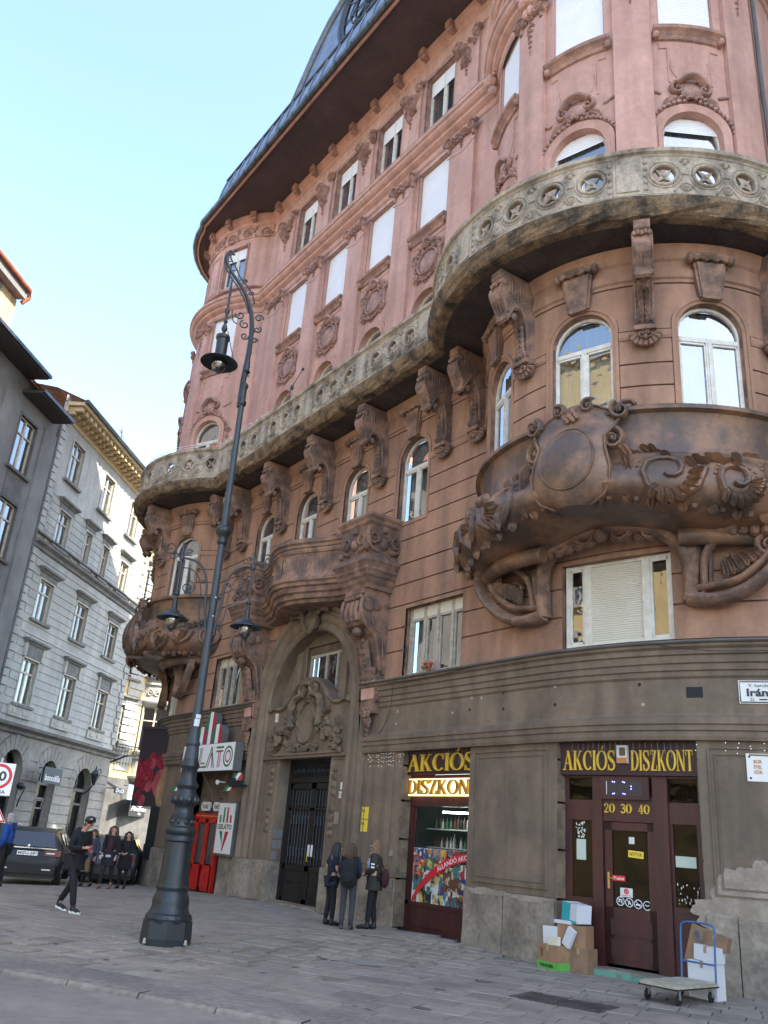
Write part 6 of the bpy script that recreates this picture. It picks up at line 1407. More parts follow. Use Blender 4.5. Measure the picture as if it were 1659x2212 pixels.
# pair of lower arms
for sg in (-1, 1):
    lx = .62*sg-.02; m = M(lm_)
    arm = cat_([(.07*sg, 0, 4.75), (.13*sg, 0, 5.2), (.16*sg, 0, 5.6), (.26*sg, 0, 5.86), (.42*sg, 0, 5.98), (lx, 0, 6.0)], 6); m.tube(arm, .020, 6)
    arm2 = cat_([(.09*sg, 0, 4.85), (.21*sg, 0, 5.0), (.24*sg, 0, 5.45), (.32*sg, 0, 5.70), (.46*sg, 0, 5.82), (lx, 0, 5.82)], 6); m.tube(arm2, .010, 5)
    for c, r, a0, tn in (((.47*sg, 5.48), .13, pi/2, 1.7*sg), ((.86*sg, 6.16), .13, pi, -1.5*sg), ((.80*sg, 6.02), .09, pi/2, 1.2*sg), ((.15*sg, 4.84), .06, 0, 1.2), ((.52*sg, 6.13), .05, 0, 1.2)):
        p = spiral(c[0], c[1], r, .015, a0, tn); m.tube([(x, 0, z) for x, _, z in p], .011, 5)
    for x, z in ((.22, 5.62), (.33, 5.82)): p = [(x*sg+.028*cos(2*pi*i/8), 0, z+.028*sin(2*pi*i/8)) for i in range(9)]; m.tube(p, .008, 4)
    m.tube([(lx, 0, 5.0), (lx, 0, 6.22)], .018, 6); m.tube([(lx-.17, 0, 6.06), (lx+.17, 0, 6.06)], .009, 5); m.blob((lx, 0, 6.0), .05, .05, .06); m.blob((lx, 0, 6.25), .025, .025, .04)
    m.lathe([(.05, 5.36), (.052, 5.33), (.03, 5.31), (.042, 5.2), (.05, 5.1), (.07, 5.02)], lx, 0, 12)
    m.obj('side_arm', IRON, LP, smooth=True); lantern(lx, 4.92, .27, .16)
# ================================================================== street behind: white house, grey house, yellow house
GW = (-23.373, .907); WA = rad(138); WU = (cos(WA), sin(WA)); WN = (-sin(WA)*-1, cos(WA)*-1)   # outward normal (.669,.743)
def wh(a, d, z): return (GW[0]+WU[0]*a+WN[0]*d, GW[1]+WU[1]*a+WN[1]*d, z)
kz = 1.25
def Z(z): return 1.6+(z-1.6)*kz
def A(a): return a*kz
WHITEW = mat('white_ashlar_wall', (.42, .42, .385), .85, scale=.6, col2=(.34, .345, .32), bump=.2, bscale=20, fine=.06, streak=.15)
WHITED = mat('grey_stone_base', (.30, .285, .245), .85, scale=.6, col2=(.22, .21, .185), bump=.3, bscale=20, fine=.1)
WTRIM = mat('stone_window_trim', (.20, .20, .185), .8, scale=2, col2=(.13, .13, .12))
WLITE = mat('pale_window_trim', (.42, .41, .36), .8, scale=2, col2=(.33, .32, .28))
GREYW = mat('grey_plaster_wall', (.20, .20, .19), .9, scale=.8, col2=(.15, .15, .145), bump=.3, bscale=30)
GREYT = mat('dark_grey_trim', (.13, .128, .118), .85, scale=2, col2=(.09, .088, .082))
TILE = mat('red_roof_tile', (.34, .13, .07), .85, scale=3, col2=(.22, .075, .045), bump=.6, bscale=16)
CREAM = mat('cream_cornice_plaster', (.55, .43, .25), .85, scale=2, col2=(.45, .34, .19))
YELW = mat('yellow_plaster', (.58, .44, .21), .85, scale=.5, col2=(.48, .37, .18), bump=.2)
EAVE = mat('dark_timber_eaves', (.035, .03, .03), .8)
def simple_window(mp, x0, x1, z0, z1, parent, fm=FRAMEW, trim=WLITE, cornice=True, sill=True, rec=.14, tm=WTRIM, pane=GLASS, corn_z=None, cw=None):
    m = M(mp); t = .09
    for q in ((x0-t, x0, z0, z1+t), (x1, x1+t, z0, z1+t), (x0, x1, z1, z1+t)): m.box(q[0], q[1], -.02, .035, q[2], q[3])
    w_ = m.obj('window', trim, parent)
    f = M(mp); f.box(x0, x0+.06, -rec-.05, -rec+.03, z0, z1); f.box(x1-.06, x1, -rec-.05, -rec+.03, z0, z1); f.box(x0, x1, -rec-.05, -rec+.03, z1-.06, z1); f.box(x0, x1, -rec-.05, -rec+.03, z0, z0+.07)
    xm_ = (x0+x1)/2; f.box(xm_-.05, xm_+.05, -rec-.05, -rec+.035, z0, z1); f.box(x0, x1, -rec-.05, -rec+.032, z1-(z1-z0)*.32, z1-(z1-z0)*.32+.07); f.obj('frame', fm, w_)
    g = M(mp); g.add([(x0, -rec-.02, z0), (x1, -rec-.02, z0), (x1, -rec-.02, z1), (x0, -rec-.02, z1)], [(0, 1, 2, 3)]); g.obj('pane', pane, w_)
    c = M(mp); c.grid([[(x0+.04+(x1-x0-.08)*i/14, -rec-.12+.02*sin(i*2.2), z) for z in (z0, z1)] for i in range(15) if not 5 < i < 9]); c.obj('curtain', CURTB, w_)
    j = M(mp); R = [(x0, z0), (x1, z0), (x1, z1), (x0, z1)]; j.grid([[(p[0], .0, p[1]) for p in R], [(p[0], -rec-.35, p[1]) for p in R]], closev=True); j.add([(p[0], -rec-.35, p[1]) for p in R], [(0, 1, 2, 3)]); j.obj('jamb', DARK if False else trim, w_)
    if sill: s = M(mp); s.box(x0-.22, x1+.22, 0, .16, z0-.14, z0-.02); s.obj('sill', tm, w_)
    if cornice:
        cz_ = corn_z or z1+.32; e = cw or .28
        s = M(mp); s.box(x0-.16, x1+.16, 0, .05, z1+.1, cz_); s.grid([[(x0-e*k_-.06, d, z), (x1+e*k_+.06, d, z)] for k_, d, z in ((.5, .0, cz_), (.6, .10, cz_+.01), (.8, .16, cz_+.08), (1, .26, cz_+.12), (1, .28, cz_+.20), (.9, .0, cz_+.24))]); 
        for sg, xx in ((-1, x0), (1, x1)): s.add([(xx+sg*(e*k_+.06), d, z) for k_, d, z in ((.5, .0, cz_), (.6, .10, cz_+.01), (.8, .16, cz_+.08), (1, .26, cz_+.12), (1, .28, cz_+.20), (.9, .0, cz_+.24))], [(0, 1, 2, 3, 4, 5)])
        s.obj('window_cornice', tm, w_)
    return w_
HB = thing('town_house', 'white coursed town house with rows of tall windows and sunlit cream cornice', 'building', wh(0, 0, 0))
aL, aR = A(-6.15), A(4.15)
wins = []
for cx in (-4.42, -1.35, 1.62): wins.append((A(cx-.5), A(cx+.5), Z(13.6), Z(15.2), 4))
for cx in (-4.25, -1.7, -.55, 1.35, ): wins.append((A(cx-.34), A(cx+.34), Z(10.95), Z(12.45), 3))
wins[3] = (A(-4.8), A(-3.85), Z(11.0), Z(12.4), 3); wins[4] = (A(-2.45), A(-1.85), Z(11.0), Z(12.4), 3); wins[5] = (A(-.75), A(-.15), Z(11.0), Z(12.4), 3); wins[6] = (A(1.2), A(2.1), Z(11.0), Z(12.4), 3)
for cx in (-4.5, -1.42, 1.72): wins.append((A(cx-.52), A(cx+.52), Z(8.15), Z(9.6), 2))
for cx in (-4.4, -1.25, 1.95): wins.append((A(cx-.54), A(cx+.54), Z(5.2), Z(6.75), 1))
arches = [(A(-4.9), A(-3.35), 0, Z(3.72), 1.0), (A(-2.05), A(-.65), 0, Z(3.6), .95), (A(.95), A(2.55), 0, Z(3.6), 1.0)]
wop = [(x0, x1, z0, z1, 0) for x0, x1, z0, z1, _ in wins]
for a_ in (wop, arches): pass
GZ0 = -.3
wall('upper_wall', wh, aL, aR, Z(4.55), Z(16.2), wop, -.02, WHITEW, HB, step=3)
# ashlar courses: thin blocks standing proud, joined per course (far away)
def ashlar(zs0, zs1, hh, mm, ops, name='stone_course', s0=aL, s1=aR, gap=.05):
    n_ = int((zs1-zs0)/hh); 
    for i in range(n_):
        for pts, tris in panel_pieces(s0, s1, zs0+i*hh+gap/2, zs0+(i+1)*hh-gap/2, ops, 3):
            m = M(wh); add_slab(m, pts, tris, .012, -.02); m.obj(name, mm, HB)
def grow(o, e): return (o[0]-e, o[1]+e, o[2]-.14, o[3]+.1, o[4])
go = [grow(o, .09) for o in wop]
ashlar(Z(4.75), Z(10.6), .36, WHITEW, go, s0=aL+.7, s1=aR-.7)
ashlar(Z(11.0), Z(13.3), .36, WHITEW, go, s0=aL+.7, s1=aR-.7, gap=.04)
for a0_, a1_ in ((aL, aL+.62), (aR-.62, aR)):       # quoins
    z = Z(4.75); i = 0
    while z < Z(16.4):
        if not Z(10.55) < z < Z(10.9):
            m = M(wh); w__ = .62 if i % 2 else .45; x0_ = a0_ if a0_ == aL else a1_-w__; m.box(x0_, x0_+w__, -.02, .06, z+.03, z+.33); m.obj('quoin', WHITEW, HB)
        z += .36; i += 1
wall('ground_floor_wall', wh, aL, aR, GZ0, Z(4.3), arches, -.02, WHITED, HB, step=3)
z = .0; gop = [(o[0], o[1], o[2], o[3], o[4]) for o in arches]
for i in range(11):
    z0_ = .1+i*.42
    if z0_+.4 > Z(4.0): break
    for pts, tris in panel_pieces(aL, aR, z0_+.03, z0_+.40, [(o[0]-.02, o[1]+.02, -1, o[3]+.55, o[4]+.5) for o in arches] if z0_ > 3.0 else gop, 3):
        m = M(wh); add_slab(m, pts, tris, .03, -.02); m.obj('stone_course', WHITED, HB)
for o in arches:      # voussoirs and arch infill
    cx = (o[0]+o[1])/2; hw = (o[1]-o[0])/2; zs = o[3]-o[4]
    for i in range(11):
        a0_ = pi*(i+.06)/11; a1_ = pi*(i+.94)/11; m = M(wh)
        P = [(cx+hw*cos(a0_), zs+o[4]*sin(a0_)), (cx+(hw+.62)*cos(a0_), zs+(o[4]+.62)*sin(a0_)), (cx+(hw+.62)*cos(a1_), zs+(o[4]+.62)*sin(a1_)), (cx+hw*cos(a1_), zs+o[4]*sin(a1_))]
        m.add([(p[0], .04, p[1]) for p in P]+[(p[0], -.3, p[1]) for p in P], [(0, 1, 2, 3), (0, 4, 5, 1), (1, 5, 6, 2), (2, 6, 7, 3), (3, 7, 4, 0)]); m.obj('voussoir', WHITED, HB)
    R = op_outline(o, 14); m = M(wh); m.grid([[(p[0], .0, p[1]) for p in R], [(p[0], -.5, p[1]) for p in R]], closev=True); sw = m.obj('arched_opening', WHITED, HB)
    m = M(wh); m.add([(p[0], -.48, p[1]) for p in R], delaunay_tri(R)); m.obj('shop_back', DARK, sw)
    f = M(wh); f.box(o[0], o[0]+.12, -.4, -.3, GZ0, zs); f.box(o[1]-.12, o[1], -.4, -.3, GZ0, zs); f.box(o[0], o[1], -.4, -.28, zs-.15, zs); f.box(cx-.04, cx+.04, -.4, -.32, zs, o[3]); f.box(o[0], o[1], -.4, -.3, 2.3, 2.4)
    if o is arches[1]: f.box(cx-.55, cx+.55, -.3, -.26, 2.38, 2.45); f.box(cx-.55, cx+.55, -.3, -.26, 1.95, 2.02); f.box(cx-.55, cx-.49, -.3, -.26, 2, 2.4); f.box(cx+.49, cx+.55, -.3, -.26, 2, 2.4); f.box(o[0]+.15, o[0]+.22, -.3, -.25, GZ0, 1.9)
    f.obj('timber_frame', WTRIM if o is arches[1] else GREYT, sw)
    g = M(wh); g.add([(p[0], -.35, p[1]) for p in R], delaunay_tri(R)); g.obj('pane', GLASSD, sw)
for x0, x1, z0, z1, fl in wins:
    simple_window(wh, x0, x1, z0, z1, HB, cornice=fl < 4, corn_z=z1+(.62 if fl == 1 else .3), cw=.30)
    if fl == 1:
        m = M(wh); m.box(x0-.35, x1+.35, .0, .10, Z(4.75), z0-.15)
        for xx in (x0-.1, (x0+x1)/2+.1): m.box(xx, xx+.5, .10, .13, Z(4.85), z0-.3)
        m.obj('window_apron', WLITE, HB)
        m = M(wh)
        for xx in (x0-.2, x1+.04):
            m.box(xx, xx+.16, .0, .12, z1+.05, z1+.62)
        m.obj('window_console', WLITE, HB)
# string courses
def band(name, mm, prof, s0=aL, s1=aR):
    m = M(wh); m.grid([[(s, d, z) for s in (s0, s1)] for d, z in prof])
    for s in (s0, s1): m.add([(s, d, z) for d, z in prof], [tuple(range(len(prof)))])
    return m.obj(name, mm, HB)
z_ = Z(4.4); band('string_cornice', WTRIM, [(0, z_-.25), (.12, z_-.22), (.16, z_-.1), (.42, z_), (.46, z_+.12), (0, z_+.2)], aL-.3, aR+.3)
z_ = Z(10.72); band('string_cornice', WTRIM, [(0, z_-.28), (.10, z_-.25), (.12, z_-.12), (.30, z_-.02), (.32, z_+.08), (0, z_+.14)])
z_ = Z(10.98); band('balcony_string', WTRIM, [(0, z_+.05), (.16, z_+.08), (.16, z_+.16), (0, z_+.2)])
for i in range(9):
    m = M(wh); x = aL+.9+i*1.28; m.box(x, x+.10, 0, .05, Z(10.75)+.1, Z(10.98)+.05); m.obj('panel_strip', WLITE, HB)
z_ = Z(7.6); band('sill_string', WLITE, [(0, z_-.04), (.05, z_-.03), (.05, z_+.05), (0, z_+.06)])
# cornice with modillions
z_ = Z(15.85); band('cornice_bed', CREAM, [(0, z_-.25), (.06, z_-.22), (.06, z_-.05), (.16, z_), (.16, z_+.3), (0, z_+.3)], aL, aR)
band('cornice_top', CREAM, [(.1, z_+.30), (.92, z_+.31), (.95, z_+.46), (.1, z_+.5)], aL, aR+.3); band('gutter', GUTTER, [(.93, z_+.47), (1.08, z_+.44), (1.14, z_+.55), (1.1, z_+.62), (.95, z_+.6)], aL, aR+.3)
n_ = 26
for i in range(n_):
    x = aL+.15+(aR-aL-.1)*i/n_; m = M(wh); m.box(x, x+.24, .15, .80, z_+.08, z_+.30); m.box(x+.03, x+.21, .15, .45, z_-.06, z_+.08); m.obj('modillion', CREAM, HB)
m = M(wh); m.grid([[(s, d, z) for s in (aL, aR+.2)] for d, z in ((1.0, z_+.55), (-.6, z_+1.25), (-2.5, z_+1.6))]); m.obj('roof', TILE, HB)
m = M(wh); m.box(aR-.02, aR, -12, .0, GZ0, z_+.3); m.obj('side_wall', WHITEW, HB)
# antenna
t_ = thing('roof_antenna', 'small thin aerial standing on the cream cornice of the white house', 'antenna', wh(A(-2.9), .2, Z(17)))
m = M(wh); x = A(-2.0); z9 = z_+.6; m.tube([(x, .5, z9), (x, .5, z9+1.1)], .03, 5); m.tube([(x-.4, .5, z9+.9), (x+.35, .5, z9+.7)], .02, 4); m.tube([(x-.2, .5, z9+1.1), (x+.1, .5, z9+.5)], .02, 4); m.obj('aerial_rod', GREYT, t_)
# hanging signs and lantern on the white house
def hung(name, label, cat, a0_, a1_, z0_, z1_, col, txt=None, tm=WHITE, d=.7, th=.2):
    o = thing(name, label, cat, wh(a0_, d, z0_)); m = M(wh); m.box(a0_, a1_, d, d+.08, z0_, z1_); m.obj('sign_panel', col, o)
    m = M(wh); m.box((a0_+a1_)/2-.02, (a0_+a1_)/2+.02, 0, d, z1_-.05, z1_); m.obj('bracket', GREYT, o)
    if txt: sans(txt, wh_m, -a1_+.08, z0_+.12, th, d+.085, tm, o, width=(a1_-a0_)*.85, bold=.02)
    return o
def wh_m(a, d, z): return wh(-a, d, z)
NAVY = mat('navy_sign', (.02, .045, .06), .5); LBLUE = mat('pale_blue_sign', (.36, .50, .60), .5)
# seen from the street the wall runs from left (low a) to right (high a)
def whf(a, d, z): return wh(a, d, z)
def hung2(name, label, cat, a0_, a1_, z0_, z1_, col, txt=None, tm=WHITE, d=.7, th=.2, zz=.12, extra=None):
    o = thing(name, label, cat, wh(a0_, d, z0_)); m = M(wh); m.box(a0_, a1_, d, d+.08, z0_, z1_); m.obj('sign_panel', col, o)
    m = M(wh); m.box((a0_+a1_)/2-.02, (a0_+a1_)/2+.02, 0, d, z1_-.05, z1_); m.obj('bracket', GREYT, o)
    if txt: sans(txt, wh, a0_+(a1_-a0_)*.08, z0_+zz, th, d+.085, tm, o, width=(a1_-a0_)*.84, bold=.02)
    return o
hung2('hanging_sign', 'dark hanging sign with white script lettering across the arched shop window', 'sign', A(-2.9), A(-1.5), Z(2.75), Z(3.3), NAVY, 'bonodilla', th=.26)
s_ = hung2('hanging_sign', 'pale blue square hanging sign with dark triangle near the house corner', 'sign', A(5.2), A(6.9), Z(2.62), Z(3.25), LBLUE); m = M(wh); m.add([(A(5.6), .79, Z(2.78)), (A(6.4), .79, Z(2.78)), (A(6.0), .79, Z(3.05))], [(0, 1, 2)]); m.obj('triangle_mark', NAVY, s_)
hung2('hanging_sign', 'small dark sign with white letters left of the pale blue sign', 'sign', A(3.7), A(4.7), Z(2.8), Z(3.02), GREYT, 'DoD', th=.2, zz=.05)
o = thing('script_sign', 'white handwritten style lettering on the dark shopfront left of the banner', 'sign', wh(A(6.3), .6, Z(2.2))); m = M(wh); m.box(A(6.0), A(9.0), .55, .6, Z(1.95), Z(2.62)); m.obj('sign_panel', BLACK, o)
sans('Dona', wh, A(6.9), Z(2.4), .24, .62, WHITE, o, shear=.4); sans('Podgorné', wh, A(6.15), Z(2.2), .24, .62, WHITE, o, width=A(2.6), shear=.5, bold=.02); sans('wine', wh, A(7.1), Z(2.03), .16, .62, WHITE, o)
wl = thing('wall_lantern', 'black iron wall lantern on a bracket beside the arched doorway', 'lantern', wh(A(1.3), .8, Z(3.3)))
lf = lambda X, Y, Zz: wh(A(1.35)+X, .8+Y, Zz)
m = M(lf); m.lathe([(.05, Z(2.95)), (.08, Z(2.98)), (.20, Z(3.32)), (.24, Z(3.34)), (.24, Z(3.38)), (.08, Z(3.52)), (.05, Z(3.56)), (.03, Z(3.66)), (0, Z(3.72))], seg=6); m.obj('lantern_body', IRON, wl)
m = M(lf); m.tube(cat_([(0, 0, Z(3.0)), (.1, -.3, Z(2.7)), (.0, -.75, Z(2.5))], 5), .035, 6); m.tube([(.45+.2*cos(t_), -.0, Z(3.45)+.2*sin(t_)) for t_ in [2*pi*i/12 for i in range(11)]], .025, 5); m.obj('lantern_bracket', IRON, wl)
wl = thing('wall_lamp', 'small dark lamp with curled arm on the stone left of the arched window', 'lamp', wh(A(-3.6), .4, Z(2.5))); m = M(wh); m.blob((A(-3.75), .4, Z(2.55)), .22, .2, .16); m.tube(cat_([(A(-3.3), .1, Z(1.9)), (A(-3.55), .3, Z(2.1)), (A(-3.4), .35, Z(2.5)), (A(-3.6), .4, Z(2.6))], 5), .035, 6); m.obj('lamp_head', IRON, wl)
# ---- grey house with deep dark eaves
GH = thing('town_house', 'grey plastered town house with deep dark eaves at the left edge', 'building', wh(A(-12), 0, 0))
gl, gr = A(-19), A(-6.2)
gw = [(A(c-.55), A(c+.55), Z(z0), Z(z1), 0) for z0, z1 in ((12.4, 14.3), (9.4, 11.3), (6.4, 8.2)) for c in (-8.2, -10.9, -13.6)]
wall('wall', wh, gl, gr, GZ0, Z(15.6), [(o[0], o[1], o[2], o[3], 0) for o in gw], .05, GREYW, GH, d0=0.0, step=3)
ch = M(wh); ch.box(-9.6, -8.9, -2.6, -1.9, 18.5, 21.2); ch.obj('chimney', TILE, GH)
for i in range(22): m = M(wh); m.box(-22+i*.38, -22+i*.38+.34, .30, .33, 19.35, 21.25); m.obj('dormer_plank', CREAM if i > 18 else GREYW, GH)
for o in gw:
    simple_window(lambda a, d, z: wh(a, d+.05, z), o[0], o[1], o[2], o[3], GH, trim=GREYT, cornice=False, tm=GREYT)
    m = M(wh); m.box(o[0]+.0, o[1], .05, .09, o[2]-1.3, o[2]-.3); m.obj('apron_panel', GREYT, GH)
for c in (-6.75, -9.55, -12.25):
    m = M(wh); m.box(A(c-.42), A(c+.42), .05, .13, Z(3.5), Z(14.6)); m.obj('pilaster', GREYW, GH)
m = M(wh); m.box(A(-6.3), A(-6.2), .05, .16, Z(3), Z(15.2)); m.obj('edge_strip', GREYT, GH)
for (e0, e1, zz, pr) in ((gl, -11.15, 19.02, 1.0), (-11.3, -8.45, 18.3, .95)):
    m = M(wh); m.box(e0, e1, -.5, pr, zz, zz+.14); ev = m.obj('eaves', EAVE, GH)
    m = M(wh); m.box(e0-.0, e1+.05, pr, pr+.12, zz+.06, zz+.2); m.obj('gutter', GUTTER, ev)
m = M(wh); m.add([(gl, 1.0, 19.17), (-11.2, 1.0, 19.17), (-12.5, -2.2, 22.4), (gl, -2.2, 22.4), (gl, -5, 22.4), (-12.5, -5, 22.4), (-11.2, -5, 19.17)], [(0, 1, 2, 3), (3, 2, 5, 4), (1, 6, 5, 2)]); m.obj('steep_roof', TILE, GH)
m = M(wh); m.add([(-11.4, .95, 18.46), (-8.5, .95, 18.46), (-9.2, -1.6, 20.5), (-11.4, -1.6, 20.9), (-8.5, -3, 18.46), (-9.2, -3, 20.5)], [(0, 1, 2, 3), (1, 4, 5, 2)]); m.obj('lower_roof', TILE, GH)
m = M(wh); m.box(-22, -13.7, -1.6, .7, 21.3, 21.7); m.box(-22, -13.9, -1.6, .3, 19.3, 21.3); dm = m.obj('dormer', GREYW, GH)
m = M(wh); m.tube([(-22, .78, 21.75), (-13.7, .78, 21.75), (-13.5, .7, 21.5), (-13.6, .5, 21.2)], .10, 8); m.obj('copper_gutter', TILE, dm)
# ---- far cream house with round bay and balcony
FA = rad(152); FO = wh(A(4.2), -1.0, 0)
def fh(a, d, z): return (FO[0]+cos(FA)*a+sin(FA)*d, FO[1]+sin(FA)*a-cos(FA)*d*1.0, z)
FA2 = rad(120)
def fh(a, d, z): return (FO[0]+cos(FA2)*a+sin(FA2)*d, FO[1]+sin(FA2)*a-cos(FA2)*d, z)
FH = thing('town_house', 'pale yellow and white house with a rounded bay and balcony beyond the white house', 'building', FO)
fw = [(1.0, 2.3, z0, z1, 0) for z0, z1 in ((5.6, 8.0), (9.6, 12.2), (13.8, 16.2), (17.6, 19.6))]+[(9.0, 10.3, z0, z1, 0) for z0, z1 in ((5.6, 8.0), (9.6, 12.2), (13.8, 16.2), (17.6, 19.6))]
wall('wall', fh, 0, 22, GZ0, 21.5, fw, 0, YELW, FH, step=3)
for o in fw: simple_window(fh, o[0], o[1], o[2], o[3], FH, trim=WLITE)
bc = 5.4
def bay(a, d, z, R_=2.3): th = a/R_; return fh(bc+R_*sin(th), R_*cos(th)-.9+d*1.0 if False else (R_+d)*cos(th)-.9, z) if False else fh(bc+(R_+d)*sin(th), (R_+d)*cos(th)-.9, z)
bo = [(-2.7+i*1.8+.1, -2.7+i*1.8+1.5, z0, z1, 0) for i in range(3) for z0, z1 in ((5.6, 8.2), (10.0, 12.6), (14.2, 16.4))]
wall('bay_wall', bay, -3.0, 3.0, 4.4, 17.6, bo, .0, WLITE, FH)
for o in bo: simple_window(lambda a, d, z: flat(bay, (o[0]+o[1])/2)(a, d, z), o[0], o[1], o[2], o[3], FH, trim=WLITE, cornice=False)
for z0_, nm in ((8.5, 'balcony'), (4.2, 'cornice_band'), (17.6, 'cornice_band')):
    m = M(bay); sweepS(m, [(0, z0_-.3), (.3, z0_-.1), (.34, z0_), (.12, z0_+.02), (.12, z0_+.95), (.22, z0_+1.0), (.2, z0_+1.12), (0, z0_+1.12)], bay, -3.2, 3.2); q_ = m.obj(nm, WLITE, FH)
    if nm == 'balcony':
        m = M(bay)
        for i in range(5):
            for sg in (-1, 1): p = spiral(-2.2+1.1*i+sg*.2, 9.0, .2, .04, pi/2, sg*1.3, .13); m.relief(p, .035, 1.4)
        m.obj('scroll_relief', WLITE, q_)
i = 0; z = 4.4
while z < 20:
    for a0_, a1_ in ((3.0-.55, 3.0), (8.2, 8.9), (14, 14.6)):
        m = M(fh); m.box(a0_-.8, a0_+(.6 if i % 2 else .3), 0, .07, z+.03, z+.38); m.obj('quoin', WHITEW, FH)
    z += .42; i += 1
m = M(fh); m.box(0, 22, -.1, .8, 21.3, 21.8); m.obj('eaves', CREAM, FH)
m = M(fh); m.box(.5, 8.5, -.2, .05, GZ0, 4.0); m.obj('shop_front', GREYT, FH)
# iron balcony rail in front of it
m = M(fh)
for i in range(9): m.tube([(.2+.25*i, 1.0, 4.6), (.2+.25*i, 1.0, 5.7)], .015, 4)
m.tube([(.1, 1.0, 5.7), (2.4, 1.0, 5.7)], .03, 5); m.tube([(-.3, .2, 4.2), (.9, 1.4, 5.1), (2.2, 2.0, 5.3)], .06, 5); m.obj('iron_rail', IRON, FH)
# ---- house opposite, behind the camera: it is what the windows mirror and what lights the shaded front
OP = thing('town_house', 'sunlit yellow house across the street mirrored in the arched tower window', 'building', (-9, -27, 0))
def oh(a, d, z): return (-9-a, -27+d, z)
ow_ = [(a_-.6, a_+.6, z0, z1, 0) for a_ in range(-18, 25, 3) for z0, z1 in ((6, 8.2), (10, 12.2), (14, 16.2), (18, 20.2), (22, 24))]
wall('wall', oh, -19.5, 26, -.3, 27.5, ow_, 0, YELW, OP, step=9)
for o in ow_[::1]:
    m = M(oh); m.box(o[0]-.15, o[0], -.1, .08, o[2], o[3]); m.box(o[1], o[1]+.15, -.1, .08, o[2], o[3]); m.box(o[0]-.3, o[1]+.3, -.1, .22, o[3], o[3]+.25); m.box(o[0]-.2, o[1]+.2, -.1, .15, o[2]-.15, o[2]); m.add([(o[0], -.2, o[2]), (o[1], -.2, o[2]), (o[1], -.2, o[3]), (o[0], -.2, o[3])], [(0, 1, 2, 3)]); m.obj('window', WLITE, OP)
for z_q in (5, 9.2, 17.2, 27.0): m = M(oh); m.box(-19.6, 26.1, 0, .4, z_q, z_q+.4); m.obj('cornice', CREAM, OP)
m = M(oh); m.box(-19.5, 26, -10, -.3, -.3, 27.4); m.obj('house_block', YELW, OP)
RB = thing('town_house', 'tall plain cream house across the side street beyond the corner tower', 'building', (24, 2, 0))  # added out of view to keep the sun off the paving and right tower
m = M(); m.box(21.5, 52, 1.5, 34, -.3, 38); m.obj('wall', CREAM, RB)
for yy in range(4, 32, 4):
    for zz in (5, 9, 13, 17, 21): m = M(); m.box(21.44, 21.56, yy-.6, yy+.6, zz, zz+2.2); m.obj('window', GREYT, RB)
# bare tree behind the camera, mirrored in the bay window
TR = thing('bare_tree', 'leafless tree across the street seen mirrored in the bay window', 'tree', (15.2, -25, 0)); BARK = mat('tree_bark', (.07, .055, .045), .9, scale=6, bump=.5)
rr = random.Random(8); br = M()
def grow_(p, d, l, r, n):
    q = p+d*l; mid = p+d*l*.5+Vector((rr.uniform(-1, 1), rr.uniform(-1, 1), rr.uniform(-.3, .3)))*l*.06
    (tm_ if n >= 4 else br).tube([p, mid, q], [r, r*.85, r*.68], 5 if n > 2 else 3, caps=False)
    if n == 0: return
    for k in range(3 if n > 1 else 4):
        dd_ = (d+Vector((rr.uniform(-1, 1), rr.uniform(-1, 1), rr.uniform(-.35, .7)))*.62).normalized(); grow_(q if k else mid, dd_, l*rr.uniform(.62, .8), r*.6, n-1)
tm_ = M(); grow_(Vector((15.2, -25, -.3)), Vector((0, .02, 1)), 4.2, .26, 5); tm_.obj('trunk', BARK, TR, smooth=True); br.obj('crown', BARK, TR)
# ================================================================== gelato shop on the left of the portal
GP = thing('gelato_sign', 'projecting white gelato sign board with red and green letters under striped scoops', 'sign', (-5, -.4, 3.3))
y_ = .52; gx0_, gx1_ = -6.35, -2.75; gz0_, gz1_ = 3.27, 4.08
m = M(ident); m.box(gx0_, gx1_, y_-.28, y_, gz0_, gz1_); m.obj('sign_box', GREYT, GP); m = M(ident); m.box(gx0_+.01, gx1_-.01, y_, y_+.012, gz0_+.01, gz1_-.01); m.obj('sign_face', WHITE, GP)
def two(P, w1=.085, w2=.085, off=.10):
    return P
def gl_stroke(pts, wdt, mm_, dd_=.016):
    m = M(ident)
    for r_ in ribbon(pts, wdt): m.add([(p[0], y_+dd_, p[1]) for p in r_], [(0, 1, 2, 3)])
    m.obj('letter_stroke', mm_, GP)
L0 = gx0_+.16; lh = gz1_-gz0_-.2; zb_ = gz0_+.10; lw_ = .56
def arcp(cx, cz, rx, rz, a0, a1, n=18): return [(cx+rx*cos(rad(a0+(a1-a0)*i/n)), cz+rz*sin(rad(a0+(a1-a0)*i/n))) for i in range(n+1)]
